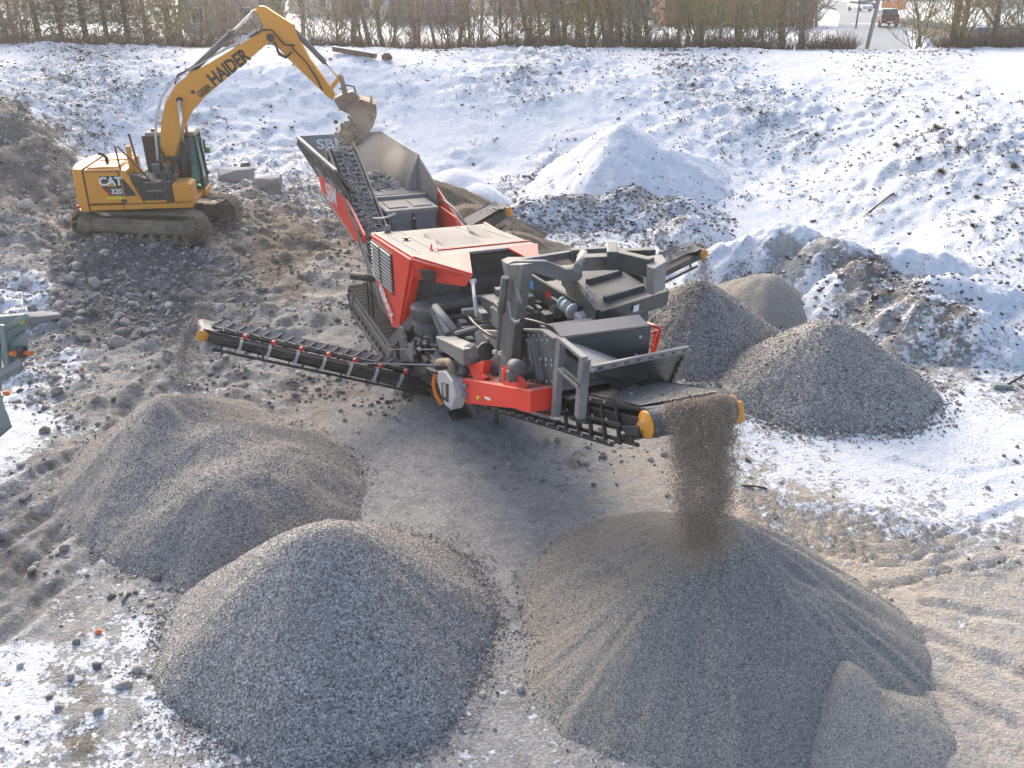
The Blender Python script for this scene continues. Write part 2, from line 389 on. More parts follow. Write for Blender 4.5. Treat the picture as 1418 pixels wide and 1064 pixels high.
def to_px(x, y, z):
    zz = z - CAM_H; d = y * CP - zz * SP; u = y * SP + zz * CP
    return 709 + FPX * x / d, 532 - FPX * u / d
# what the ground is made of: px, py, snow, brown, tan, dark
G = [
    (0, 80, .98, 0, 0, 0), (300, 85, 1, 0, 0, 0), (600, 82, 1, 0, 0, 0), (900, 80, 1, 0, 0, 0), (1200, 90, 1, 0, 0, 0), (1418, 110, 1, 0, 0, 0), (1300, 150, .93, .2, 0, .2), (1100, 95, .97, 0, 0, 0),
    (30, 110, .68, .5, 0, .5), (120, 120, .64, .5, 0, .5), (190, 130, .7, .5, 0, .5), (60, 150, .72, .5, 0, .5), (150, 170, .68, .5, 0, .5), (250, 130, .93, .2, 0, .2), (180, 200, .9, 0, 0, .3),
    (330, 150, .86, 0, 0, .3), (280, 190, .72, .4, 0, .5), (420, 170, .93, 0, 0, .3), (400, 230, .68, .3, 0, .5), (330, 215, .74, .3, 0, .5), (500, 130, .95, 0, 0, .2), (600, 180, 1, 0, 0, 0), (650, 100, .78, .4, 0, .5), (730, 105, .68, .5, 0, .6),
    (840, 110, .8, .3, 0, .4), (950, 118, .66, .5, 0, .5), (1050, 150, .66, .5, 0, .5), (1100, 180, .72, .4, 0, .5), (800, 150, .97, 0, 0, 0), (720, 190, 1, 0, 0, 0), (900, 165, .88, 0, 0, .2),
    (1200, 180, .80, .5, 0, .4), (1290, 200, .68, .6, 0, .4), (1380, 220, .74, .5, 0, .4), (1300, 250, .74, .5, 0, .4), (1150, 240, .82, .2, 0, .4), (1250, 300, .86, .2, 0, .4), (1380, 320, .82, .3, 0, .4), (1350, 280, .82, 0, 0, .3),
    (1050, 300, .98, 0, 0, 0), (1000, 230, .88, 0, 0, .3), (1080, 270, .84, 0, 0, .3), (980, 320, .9, 0, 0, 0), (1400, 390, .9, 0, 0, .2), (1300, 380, .9, 0, 0, 0),
    (700, 220, .96, 0, 0, 0), (620, 250, .85, 0, 0, .4), (690, 280, .64, .3, 0, .5), (760, 260, .62, .3, 0, .5), (800, 300, .6, .3, 0, .5), (850, 270, .58, .4, .2, .4), (900, 300, .62, .3, 0, .5), (780, 330, .64, .3, 0, .5), (930, 280, .66, 0, 0, .5), (950, 340, .9, 0, 0, .2), (870, 340, .75, 0, 0, .4),
    (25, 165, .30, .7, 0, .8), (60, 190, .18, .7, 0, .95), (95, 215, .15, .6, 0, .95), (0, 200, .25, .6, 0, .8), (30, 205, .2, .6, 0, .9), (40, 240, .08, .5, 0, .9), (90, 250, .05, .5, 0, .9), (10, 280, .08, .5, 0, .6), (60, 310, .12, .4, 0, .4),
    (100, 200, .6, .3, 0, .4), (120, 225, .75, 0, 0, .4), (420, 270, .5, .5, 0, .3), (440, 300, .42, .6, .1, .2), (400, 300, .15, .8, .2, .1), (430, 330, .1, .8, .3, 0), (460, 330, .3, .7, .2, 0), (380, 360, .05, .8, .2, .1), (340, 330, .05, .6, .1, .3), (300, 380, .02, .5, 0, .5),
    (200, 340, .03, .4, .1, .7), (100, 350, .08, .4, 0, .75), (150, 380, .05, .4, 0, .8), (250, 380, .03, .5, 0, .7), (30, 350, .15, .4, 0, .4), (180, 400, .1, .3, 0, .6), (50, 405, .85, 0, 0, .2), (20, 420, .8, 0, 0, .2), (90, 400, .25, .2, 0, .5), (250, 440, .05, .2, 0, .7), (350, 430, .05, .4, 0, .5), (410, 400, .05, .6, .2, .2),
    (450, 400, .12, .2, .3, 0), (470, 450, .18, .1, .25, 0), (440, 380, .1, .4, .3, 0), (130, 440, .15, .2, 0, .7), (60, 470, .35, .3, 0, .5), (100, 500, .55, .2, 0, .3), (60, 530, .55, 0, 0, .4), (25, 590, 1, 0, 0, 0), (50, 575, .9, 0, 0, 0), (10, 620, .85, 0, 0, 0), (80, 590, .5, .2, 0, .4),
    (150, 500, .25, .2, 0, .4), (200, 480, .12, .2, 0, .5), (200, 520, .15, .2, 0, .5), (100, 560, .3, .4, .2, .4), (150, 560, .15, .4, 0, .5), (60, 640, .25, .4, 0, .5), (100, 620, .25, .5, 0, .4),
    (280, 500, .2, .3, .1, .5), (320, 540, .25, .3, .1, .5), (280, 560, .3, .2, .1, .4), (400, 550, .12, .5, .35, .1), (440, 560, .1, .5, .4, 0), (360, 570, .15, .3, .1, .5), (480, 540, .05, .5, .3, 0), (400, 600, .1, .3, .3, .3), (450, 610, .05, .1, .5, 0),
    (550, 540, .0, .3, .2, .2), (500, 580, .05, 0, .15, 0), (600, 600, 0, 0, .1, 0), (560, 650, .18, 0, .0, 0), (500, 680, .15, 0, .05, 0), (460, 650, .15, 0, .2, 0), (640, 640, .22, 0, 0, 0), (700, 620, .1, .2, .15, .2), (700, 680, .08, 0, .05, 0), (620, 720, .05, 0, 0, 0), (720, 740, .08, 0, 0, 0), (690, 800, .05, 0, 0, 0),
    (770, 590, .2, 0, .6, 0), (800, 640, .05, .2, .1, .45), (860, 610, .25, .1, .7, 0), (900, 640, .2, .2, .7, 0), (870, 680, .1, .2, .5, .1), (780, 690, .05, 0, .3, .1), (920, 610, .3, 0, .6, 0), (850, 590, .25, .1, .6, 0),
    (1030, 560, .7, 0, .5, 0), (960, 530, .35, 0, .5, 0), (1000, 540, .6, 0, .3, 0), (940, 530, .1, 0, .5, 0), (1060, 600, .68, 0, .5, 0), (1050, 640, .6, 0, .6, 0), (1100, 640, .8, 0, .3, 0), (1200, 640, .97, 0, 0, 0), (1300, 620, .95, 0, 0, 0), (1400, 600, .92, 0, 0, .2), (1330, 560, .88, .1, 0, .1), (1380, 520, .8, .3, .1, .1), (1400, 480, .85, 0, 0, .3),
    (1330, 520, .5, .3, .4, 0), (1300, 500, .45, .4, .4, 0), (1400, 540, .5, .5, 0, .3), (1380, 500, .7, .3, 0, .2),
    (1100, 690, .5, .2, .75, 0), (1060, 700, .38, .3, .8, .1), (1040, 720, .3, .3, .8, .1), (1150, 700, .5, .1, .7, .1), (1200, 680, .72, 0, .5, 0), (1250, 720, .62, .1, .4, .1), (1350, 700, .78, 0, .2, .1), (1400, 680, .85, 0, 0, 0), (1150, 740, .3, .1, .85, 0), (1200, 770, .22, .1, .8, 0), (1300, 760, .35, .1, .5, .2), (1400, 770, .25, .1, .4, .2),
    (1250, 820, .12, .2, .6, .1), (1350, 840, .15, .2, .45, .1), (1300, 900, .1, .2, .5, .1), (1400, 920, .1, .2, .45, .1), (1320, 990, .05, .2, .5, .1), (1400, 1050, .05, .2, .45, .1), (1270, 1000, .05, .1, .6, 0), (1350, 1060, 0, .2, .5, .1),
    (720, 850, .05, 0, 0, 0), (700, 900, .1, 0, 0, 0), (720, 980, .3, 0, 0, 0), (790, 1010, .3, 0, 0, 0), (680, 1040, .32, 0, 0, 0), (850, 1050, .3, 0, 0, 0), (600, 1060, .3, 0, 0, 0), (700, 1064, .32, 0, 0, 0),
    (100, 700, .25, .35, .1, .4), (50, 720, .15, .5, .1, .4), (20, 780, .1, .5, .1, .5), (100, 760, .3, .3, .1, .4), (150, 730, .25, .2, .1, .4), (60, 820, .2, .4, 0, .5), (130, 800, .35, .3, .1, .3), (180, 790, .3, .2, 0, .5), (110, 860, .3, .4, 0, .4), (180, 830, .4, .4, 0, .4), (0, 860, .2, .3, 0, .4),
    (40, 920, .82, 0, 0, .2), (100, 910, .6, .1, 0, .3), (180, 900, .62, 0, .1, .1), (200, 870, .62, 0, .15, .1), (20, 980, .85, 0, 0, .2), (120, 950, .45, .6, 0, .2), (190, 960, .62, 0, .2, 0), (60, 1040, .6, .2, 0, .3), (110, 1030, .3, .7, 0, .3), (170, 1040, .6, .1, .2, .1), (240, 1030, .55, 0, .2, 0), (150, 880, .5, .2, 0, .3),
]
G = np.array(G, float)
def idw(px, py, pts=G, p=3.2):
    out = np.zeros((len(px), pts.shape[1] - 2))
    for i in range(0, len(px), 20000):
        a = px[i:i + 20000, None]; b = py[i:i + 20000, None]
        d = ((a - pts[None, :, 0]) ** 2 + ((b - pts[None, :, 1]) * 1.35) ** 2 + 60) ** (-p / 2)
        out[i:i + 20000] = (d @ pts[:, 2:]) / d.sum(1)[:, None]
    return out
# wheel ruts and channels: world polylines (from surveyed points), half width, depth
def pl(pts): return [tuple(at(a, b, z=0))[:2] for a, b in pts]
RUTS = []
for k in range(9):
    o = k * 8.5
    RUTS.append((pl([(1030, 676 + o), (1090, 690 + o * .9), (1160, 698 + o * 1.05), (1235, 712 + o * 1.0), (1330, 735 + o * .7), (1418, 752 + o * .5)]), .05, .055))
RUTS += [(pl([(1205, 812), (1270, 800), (1330, 788), (1395, 772)]), .045, .06), (pl([(1130, 748), (1180, 755), (1240, 768)]), .04, .05),
         (pl([(1280, 835), (1350, 850), (1418, 858)]), .1, .05), (pl([(1275, 880), (1350, 905), (1418, 935)]), .12, .05), (pl([(1290, 950), (1360, 990), (1418, 1020)]), .12, .05),
         (pl([(1300, 700), (1350, 725), (1418, 700)]), .1, .05), (pl([(1240, 640), (1330, 660), (1418, 640)]), .12, .03),
         (pl([(0, 700), (60, 655), (130, 620), (190, 560), (240, 505)]), .14, .09), (pl([(0, 760), (70, 710), (120, 680)]), .14, .11), (pl([(0, 830), (60, 770), (110, 720), (130, 690)]), .15, .12), (pl([(0, 890), (70, 830), (130, 770), (160, 740)]), .13, .08),
         (pl([(0, 340), (60, 320), (110, 318)]), .18, .08), (pl([(0, 365), (60, 345), (120, 330)]), .15, .06),
         *[(pl([(690 + k * 14, 600 + k * 2), (706 + k * 15, 640 - k * 1)]), .03, .03) for k in range(8)], (pl([(640, 600), (720, 650), (800, 700)]), .1, .03), (pl([(660, 590), (760, 620), (840, 600)]), .1, .03)]
def ruts(x, y):
    r = np.zeros_like(x)
    for pts, w, dep in RUTS:
        m = np.full(x.shape, 9.0)
        bx = [p[0] for p in pts]; by = [p[1] for p in pts]
        sel = (x > min(bx) - 1) & (x < max(bx) + 1) & (y > min(by) - 1) & (y < max(by) + 1)
        xs = x[sel] + .12 * fbm(x[sel], y[sel], 2, 1.7); ys = y[sel] + .12 * fbm(x[sel] + 40, y[sel], 2, 1.7); mm = np.full(xs.shape, 9.0)
        for (ax, ay), (bx_, by_) in zip(pts[:-1], pts[1:]):
            dx, dy = bx_ - ax, by_ - ay; L2 = dx * dx + dy * dy
            t = np.clip(((xs - ax) * dx + (ys - ay) * dy) / L2, 0, 1)
            mm = np.minimum(mm, np.hypot(xs - ax - t * dx, ys - ay - t * dy))
        q = mm / w
        r[sel] += dep * (-np.exp(-q * q) + .55 * np.exp(-(q - 1.9) ** 2 * 1.6))
    return r
def full_h(x, y, z=None, att=None):
    z = base_h(x, y) if z is None else z
    px, py = to_px(x, y, z)
    att = idw(px.ravel(), py.ravel()) if att is None else att
    sn = att[:, 0].reshape(x.shape); dk = att[:, 3].reshape(x.shape); br = att[:, 1].reshape(x.shape)
    bank = sstep(22, 30, y) * sstep(.2, 1.2, z)
    mound = np.clip(sstep(-3.5, -6, x) * sstep(15, 19, y) * sstep(36, 32, y), 0, 1)
    n = fbm(x, y, 5, .55) * .10 + fbm(x, y, 4, 2.1) * .045
    z = z + n * (.35 + 1.5 * bank * (1.05 - sstep(.9, 1, sn)) + 2.4 * mound)
    z = z + np.abs(fbm(x, y, 4, 1.3)) * .26 * mound + fbm(x, y, 3, 6) * .03 * (.35 + 1.6 * np.clip(dk + br, 0, 1))
    hummock = np.clip(fbm(x + 31, y, 3, 1.9), 0, 1) * .34
    z = z + hummock * bank * sstep(.97, .7, sn)
    z = z + ruts(x, y)
    return z
NR, NC = 470, 620
t = np.linspace(0, 1, NR); yy = 3.2 + (60.0 - 3.2) * (.28 * t + .72 * t ** 1.75)
yy = np.r_[yy, np.linspace(61, 90, 12)]
u = np.linspace(-1, 1, NC)
YY, UU = np.meshgrid(yy, u, indexing='ij'); XX = UU * (10.5 + .74 * YY)
ZB = base_h(XX, YY); pxg, pyg = to_px(XX, YY, ZB); ATT = idw(pxg.ravel(), pyg.ravel())
ZZ = full_h(XX, YY, ZB, ATT)
ATT[(YY.ravel() > 59.5)] = (.9, .4, 0, .2)
def grid_faces(nr, nc):
    i = np.arange(nr * nc).reshape(nr, nc); return np.stack([i[:-1, :-1], i[:-1, 1:], i[1:, 1:], i[1:, :-1]], -1).reshape(-1, 4)
kind(mesh_np('quarry_ground', np.stack([XX, YY, ZZ], -1).reshape(-1, 3), grid_faces(len(yy), NC), M['ground'],
             attrs=dict(snow=ATT[:, 0], brown=ATT[:, 1], tan=ATT[:, 2], dark=ATT[:, 3]), smooth=True), 'structure')
# surroundings beyond the surveyed patch, out to the horizon
gx = np.concatenate([np.linspace(-1500, -160, 14), np.linspace(-140, 140, 141), np.linspace(160, 1500, 14)])
gy = np.concatenate([np.linspace(-400, -40, 10), np.linspace(-30, 200, 116), np.linspace(215, 2200, 40)])
GY, GX = np.meshgrid(gy, gx, indexing='ij')
low = far_h(GX, GY) - .06
hz = np.where(GY < 56, -.9, 0) * 1.0
GZ = np.where(GY < 70, hz, low); ff = sstep(54, 82, GY); GZ = -.9 * (1 - ff) + low * ff
GZ = GZ + sstep(260, 900, np.hypot(GX, GY)) * (70 + 60 * fbm(GX, GY, 4, .004))
n_ = GX.size
kind(mesh_np('far_countryside', np.stack([GX, GY, GZ], -1).reshape(-1, 3), grid_faces(len(gy), len(gx)), M['ground'],
             attrs=dict(snow=np.where(np.hypot(GX, GY).ravel() > 240, .62, .84) + .1 * fbm(GX, GY, 3, .05).ravel(), brown=np.full(n_, .7), tan=np.zeros(n_), dark=np.full(n_, .4)), smooth=True), 'structure')

# ------------------------------------------------------------------ stone primitives
def ico(sub):
    bm = bmesh.new(); bmesh.ops.create_icosphere(bm, subdivisions=sub, radius=1)
    V = np.array([v.co[:] for v in bm.verts]); F = np.array([[v.index for v in f.verts] for f in bm.faces]); bm.free(); return V, F
def rockify(V, seed, cuts=7, amp=.25):
    r = np.random.default_rng(seed); V = V * r.uniform(.7, 1.15, 3); V = V * (1 + amp * (r.random((len(V), 1)) - .5))
    for _ in range(cuts):
        n = r.normal(size=3); n /= np.linalg.norm(n); d = r.uniform(.5, .8); k = V @ n; V = V - np.outer(np.maximum(k - d, 0), n)
    return V
ICO1 = ico(1); ICO2 = ico(2); ICO3 = ico(3)
OCT = (np.array([(1, 0, 0), (-1, 0, 0), (0, 1, 0), (0, -1, 0), (0, 0, 1), (0, 0, -1)], float), np.array([(0, 2, 4), (2, 1, 4), (1, 3, 4), (3, 0, 4), (2, 0, 5), (1, 2, 5), (3, 1, 5), (0, 3, 5)]))
def rand_rot(n, r=RNG):
    q = r.normal(size=(n, 4)); q /= np.linalg.norm(q, axis=1)[:, None]; w, x, y, z = q.T
    return np.stack([1 - 2 * (y * y + z * z), 2 * (x * y - z * w), 2 * (x * z + y * w), 2 * (x * y + z * w), 1 - 2 * (x * x + z * z), 2 * (y * z - x * w), 2 * (x * z - y * w), 2 * (y * z + x * w), 1 - 2 * (x * x + y * y)], 1).reshape(n, 3, 3)
def scatter(name, P, S, base, mat, nvar=6, flat=.75, parent=None):
    P = np.asarray(P); n = len(P); bases = [rockify(base[0], 100 + i, 5) if len(base[0]) > 6 else base[0] * np.random.default_rng(i).uniform(.55, 1.25, 3) for i in range(nvar)]
    R = rand_rot(n); vi = RNG.integers(0, nvar, n); B = np.stack(bases)[vi]
    V = np.einsum('nij,nkj->nki', R, B) * np.asarray(S)[:, None, None]; V[:, :, 2] *= flat; V = V + P[:, None, :]
    k = base[0].shape[0]; F = (base[1][None] + (np.arange(n) * k)[:, None, None]).reshape(-1, 3)
    tone = np.repeat(RNG.random(n), k)
    return mesh_np(name, V.reshape(-1, 3), F, mat, parent, dict(tone=tone))

# ------------------------------------------------------------------ heaps
HEAPS = []
def heap_h(cones, x, y, g0, rough=.05, ridge=.04, seed=0):
    KB = .55 if seed == 8 else .12
    z = np.full(x.shape, -1.0)
    for (cx, cy, h, R, *rest) in cones:
        ry = rest[0] if rest else R; rnd = rest[1] if len(rest) > 1 else .12
        dx, dy = x - cx, y - cy; a = np.arctan2(dy, dx)
        rr = np.hypot(dx / R, dy / ry) * (1 + .05 * np.sin(a * 3 + seed) + .03 * np.sin(a * 7 + seed * 2) + .04 * fbm(x + seed, y, 2, .8))
        c = h * (1 - (np.sqrt(rr * rr + rnd * rnd) - rnd) / (math.sqrt(1 + rnd * rnd) - rnd)) + ridge * h * fbm(np.cos(a) * 4 + seed * 3, np.sin(a) * 4 + rr * .5, 3, 1.2) * np.clip(rr, 0, 1) * np.clip(1.35 - rr, 0, 1) * 1.6
        k = KB; z = np.where(np.abs(z - c) < k, np.maximum(z, c) + (k - np.abs(z - c)) ** 2 / (4 * k), np.maximum(z, c))
    return z + rough * fbm(x + seed * 5, y, 4, 2.4)
def heap(name, label, cones, mat, res=.06, rough=.05, ridge=.05, seed=1, g0=None, cat='gravel pile', group=None, attrs=None, amp=None):
    xs = [c[0] for c in cones]; ys = [c[1] for c in cones]; R = max(max(c[3], c[4] if len(c) > 4 else 0) for c in cones) * 1.2
    gx_ = np.arange(min(xs) - R, max(xs) + R, res); gy_ = np.arange(min(ys) - R, max(ys) + R, res); Y, X = np.meshgrid(gy_, gx_, indexing='ij')
    g = base_h(X, Y) if g0 is None else np.full(X.shape, g0)
    hh = heap_h(cones, X, Y, g, rough, ridge, seed)
    keep = hh > -.12; Z = g + hh
    F = grid_faces(len(gy_), len(gx_)); F = F[keep.ravel()[F].all(1)]
    used = np.unique(F); mp = -np.ones(X.size, int); mp[used] = np.arange(len(used)); V = np.stack([X, Y, Z], -1).reshape(-1, 3)[used]
    cx, cy = xs[0], ys[0]; o = Vector((cx, cy, float(base_h(np.array([cx]), np.array([cy]))[0])))
    at_ = attrs(V) if attrs else None
    ob = mesh_np(name, V - np.array(o), mp[F], mat, None, at_, smooth=True); ob.location = o
    tag(ob, label, cat, group); ob['_cones'] = 0; del ob['_cones']
    HEAPS.append((ob, cones, g0, rough, ridge, seed)); return ob
def surf(h, x, y):
    ob, cones, g0, rough, ridge, seed = h; g = base_h(x, y) if g0 is None else np.full(x.shape, g0); return g, heap_h(cones, x, y, g, rough, ridge, seed)
def grains(h, n, s0, s1, mat, skirt=1.25, zmin=-.05, name='loose_grains', flat=.8, filt=None):
    """stones lying on a heap's surface and rolled out round its foot, one part of the heap"""
    ob, cones, *_ = h; P = []
    w = np.array([c[3] * (c[4] if len(c) > 4 else c[3]) for c in cones]); w = w / w.sum()
    for c, k in zip(cones, w):
        m = int(n * k); a = RNG.random(m) * 2 * math.pi; r = np.sqrt(RNG.random(m)) * skirt
        P.append(np.stack([c[0] + np.cos(a) * r * c[3], c[1] + np.sin(a) * r * (c[4] if len(c) > 4 else c[3])], 1))
    P = np.concatenate(P); g, hh = surf(h, P[:, 0], P[:, 1])
    out = hh < 0; keep = (~out) | (RNG.random(len(P)) < np.exp(hh / .20) * .55) ; keep &= P[:, 1] > 3.5
    if filt: keep &= filt(*to_px(P[:, 0], P[:, 1], g + np.maximum(hh, 0)))
    z = g + np.maximum(hh, 0) + np.where(out, .01, 0); P = np.c_[P, z][keep]
    S = RNG.uniform(s0, s1, len(P)) * (1 + .5 * (RNG.random(len(P)) > .93))
    if name == 'loose_grains': S = S * np.where(np.r_[hh[keep]] < .10, 1.7, 1.0) * np.exp(RNG.normal(0, .22, len(S)))
    o = scatter(name, P - np.array(ob.location), S, OCT, mat, 8, flat, parent=ob); kind(o, 'stuff'); return o
def c_at(px, py, y, R, ry=None, rnd=.12, dz=0):
    """a cone whose top is the surveyed point at depth y"""
    p = at(px, py, y=y); g = float(base_h(np.array([p.x]), np.array([p.y]))[0]); return (p.x, p.y, p.z - g + dz, R, ry or R, rnd)
GRP = 'heaps of crushed stone around the crusher'
heap('gravel_pile', 'rounded heap of coarse blue-grey gravel with a broad dome top, closest to the bottom edge', [c_at(455, 729, 10.4, 2.33, 2.4, .12), c_at(428, 733, 10.35, 2.25, 2.3, .16)], M['grain_coarse'], .045, .03, .03, 2, cat='gravel pile')
heap('gravel_pile', 'largest heap of fine dark grey crushed sand under the falling stream of the discharge conveyor', [c_at(1005, 716, 10.5, 2.72, 2.85, .04), (2.3, 10.0, 1.35, 2.15, 2.2, .12), (3.75, 9.95, 1.2, 1.95, 2.0, .12), (2.0, 11.2, .95, 1.9, 1.9, .2)], M['sand'], .045, .02, .14, 5, cat='gravel pile')
heap('gravel_pile', 'long two-lobed heap of fine grey gravel under the left side conveyor', [c_at(222, 549, 15.3, 1.9, 3.0, .08), c_at(300, 588, 14.5, 2.1, 2.4, .15, -.1), c_at(365, 616, 14.0, 1.75, 1.9, .2, -.12), c_at(312, 650, 13.1, 1.85, 1.75, .3, -.12)], M['grain_fine'], .055, .04, .06, 8, cat='gravel pile')
heap('gravel_pile', 'small pale heap of fine dusty sand at the bottom foot of the largest dark heap', [c_at(1177, 925, 8.9, .85, 1.5, .12), c_at(1240, 975, 8.6, .75, 1.0, .3)], M['palesand'], .04, .02, .07, 4, cat='gravel pile')
heap('gravel_pile', 'dark brown-grey gravel cone right behind the screen under the right side conveyor', [c_at(970, 389, 21.75, 2.4, 2.35, .1)], M['grain_mid'], .06, .04, .05, 3, cat='gravel pile')
heap('gravel_pile', 'coarse grey gravel cone standing on the snowy yard right of the dark brown-grey cone', [c_at(1150, 444, 18.9, 2.45, 2.4, .2)], M['grain_coarse'], .055, .04, .05, 6, cat='gravel pile')
heap('gravel_pile', 'low smooth heap of tan sand between two gravel cones and the snow-capped bank of spoil', [c_at(1062, 380, 24.2, 1.5, 1.6, .4), c_at(1030, 388, 24.6, 1.2, 1.4, .4)], M['brownsand' if 0 else 'sand'], .07, .04, .04, 9, cat='sand heap')
heap('sand_pile', 'steep brown sand ridge behind the feed hopper and the crusher hood', [c_at(600, 250, 33.0, 3.0, 3.2, .1), c_at(650, 285, 31.0, 2.6, 2.6, .2), c_at(712, 322, 28.5, 2.4, 2.2, .12)], M['brownsand'], .09, .10, .06, 11, cat='sand heap')
def snowy(base, lo=None):
    def f(V):
        px, py = to_px(V[:, 0], V[:, 1], V[:, 2]); a = idw(px, py, np.array(base, float)); return dict(snow=a[:, 0], brown=a[:, 1], tan=a[:, 2], dark=a[:, 3])
    return f
heap('snow_covered_pile', 'tall cone-shaped pile under smooth white snow halfway up the bank', [c_at(860, 171, 36.6, 3.7, 4.2, .07), (5.6, 36.4, 1.5, 3.2, 3.4, .3)], M['ground'], .12, .10, .05, 4, cat='snow pile',
     attrs=snowy([(860, 180, .86, .2, .2, .2), (800, 220, 1, 0, 0, 0), (920, 220, .98, 0, 0, 0), (850, 240, .97, 0, 0, 0), (890, 200, .85, 0, 0, .3), (820, 200, .85, 0, 0, .3), (760, 270, .75, .3, 0, .4), (860, 275, .66, .3, .3, .4), (960, 270, .8, 0, 0, .3), (990, 300, .85, 0, 0, .3)]))
heap('snow_covered_pile', 'smooth rounded snow hump behind the brown sand ridge', [c_at(628, 236, 35.5, 2.2, 2.6, .5), c_at(660, 256, 34.5, 1.6, 2.2, .5)], M['ground'], .12, .05, .03, 6, cat='snow pile',
     attrs=snowy([(620, 240, 1, 0, 0, 0), (660, 260, 1, 0, 0, 0), (620, 275, .7, .3, .2, .4), (660, 290, .75, .3, 0, .4)]))
heap('spoil_heap', 'wide broken heap of brown spoil under a thick cap of snow on the right', [c_at(1090, 312, 26.9, 3.0, 1.9, .5), c_at(1160, 330, 25.7, 2.4, 1.9, .35), c_at(1200, 362, 24.0, 2.0, 2.0, .3), c_at(1285, 408, 22.1, 2.1, 2.0, .4), c_at(1240, 385, 23.2, 2.2, 2.1, .3), c_at(1040, 328, 26.8, 2.6, 1.6, .5), c_at(1345, 432, 21.4, 1.6, 1.7, .5), c_at(1240, 345, 26.0, 2.6, 1.4, .5), c_at(1310, 385, 24.0, 2.4, 1.4, .5)], M['ground'], .07, .20, .10, 13, cat='spoil heap',
     attrs=snowy([(1000, 330, 1, 0, 0, 0), (1060, 310, 1, 0, 0, 0), (1120, 312, .98, 0, 0, 0), (1180, 325, .95, 0, 0, 0), (1250, 350, 1, 0, 0, 0), (1310, 385, 1, 0, 0, 0), (1360, 415, .95, 0, 0, 0), (1080, 345, .3, .3, .2, .3), (1095, 360, .3, .3, .2, .3), (1150, 340, .35, .4, .2, .2),
                   (1115, 370, .5, .2, .2, .3), (1060, 355, .7, .2, .2, .2), (1140, 390, .9, 0, 0, 0), (1120, 410, .9, 0, 0, 0), (1180, 375, .25, .6, .3, .1), (1210, 370, .3, .6, .3, .1), (1170, 410, .5, .5, .1, .3), (1200, 430, .45, .5, .2, .3), (1240, 400, .35, .6, .3, .1),
                   (1260, 430, .55, .4, .1, .2), (1290, 420, .45, .6, .2, .2), (1320, 430, .4, .7, .1, .1), (1330, 460, .45, .7, .1, .1), (1280, 470, .5, .5, .2, .1), (1240, 460, .35, .5, .3, .1), (1360, 460, .7, .3, 0, .3), (1300, 400, .8, .2, 0, .2), (1400, 450, .9, 0, 0, .2)]))
heap('rubble_bank', 'low broken bank of snow-dusted grey rubble at the foot of the snow cone', [c_at(790, 268, 33.0, 2.4, 1.5, .4), c_at(870, 262, 33.2, 2.2, 1.6, .4), c_at(930, 275, 32.4, 2.2, 1.7, .4), c_at(735, 280, 32.6, 1.8, 1.4, .4), c_at(960, 300, 30.6, 1.6, 1.4, .4)], M['ground'], .09, .22, .10, 21, cat='spoil heap',
     attrs=snowy([(700, 290, .6, .3, 0, .5), (760, 275, .6, .3, 0, .4), (800, 262, .35, .5, .3, .2), (850, 285, .62, .2, .2, .4), (900, 265, .3, .4, .4, .2), (930, 290, .5, .3, .3, .3), (970, 290, .75, 0, 0, .3), (880, 310, .64, .2, 0, .5), (780, 310, .6, .3, 0, .5), (850, 240, .95, 0, 0, 0)]))
grains(HEAPS[0], 56000, .006, .0115, M['stone_cold'])
grains(HEAPS[2], 16000, .007, .014, M['stone'])
grains(HEAPS[4], 11000, .014, .026, M['stone'])
grains(HEAPS[5], 15000, .014, .026, M['stone_cold'])
grains(HEAPS[1], 14000, .005, .011, M['stone'], 1.12)
grains(HEAPS[3], 6000, .004, .009, M['stone'], 1.2)
grains(HEAPS[10], 800, .03, .10, M['stone_snow'], 1.1, name='lumps', flat=.8, filt=lambda a, b: b > 345 + .18 * np.abs(a - 1150))
grains(HEAPS[8], 150, .03, .06, M['stone_snow'], 1.1, name='lumps'); grains(HEAPS[11], 1100, .03, .09, M['stone_snow'], 1.15, name='lumps')

# ------------------------------------------------------------------ rubble and loose stones
def region(px, py, pts, p=3):  # density by nearby samples
    return idw(px, py, np.array(pts, float), p)[:, 0]
RUB = [(150, 360, 1), (250, 370, .9), (100, 400, 1), (200, 420, 1.1), (60, 440, .9), (280, 400, .8), (0, 360, .5), (0, 300, .4), (60, 280, .5), (40, 230, .35), (350, 360, .35), (350, 420, .5), (300, 440, .7), (420, 330, .15), (400, 300, .35), (420, 400, .3),
       (100, 490, .4), (200, 500, .3), (50, 500, .6), (60, 540, .9), (80, 570, .5), (150, 560, .2), (320, 520, .25), (430, 540, .35), (530, 550, .5), (450, 600, .04), (600, 600, .01), (520, 590, .04), (600, 560, .05), (560, 650, .0), (620, 680, .0), (680, 600, .02), (850, 700, .02), (680, 760, .0), (330, 260, .7), (290, 240, .7), (400, 260, .5), (300, 290, .5), (150, 240, .0), (450, 470, .08), (500, 700, .03), (800, 640, .25), (760, 620, .12), (830, 670, .2), (900, 600, .15), (700, 640, .08), (700, 720, .02), (100, 650, .15), (60, 700, .12), (60, 800, .12), (150, 850, .2), (100, 1000, .15),
       (700, 1000, .1), (850, 1040, .1), (1100, 690, .08), (1250, 720, .05), (1200, 640, .03), (1350, 600, .06), (1350, 850, .04), (1350, 1000, .05), (1350, 500, .4), (1300, 500, .3), (1400, 470, .4), (1100, 300, 0), (1250, 300, 0), (700, 300, .4), (780, 300, .5), (850, 300, .4), (900, 320, .4), (700, 200, 0), (600, 150, 0), (1000, 200, 0), (300, 150, 0), (100, 130, 0), (1300, 200, 0), (950, 530, .1), (1000, 480, .2), (560, 330, .2), (900, 450, .2), (0, 600, 0), (30, 590, 0)]
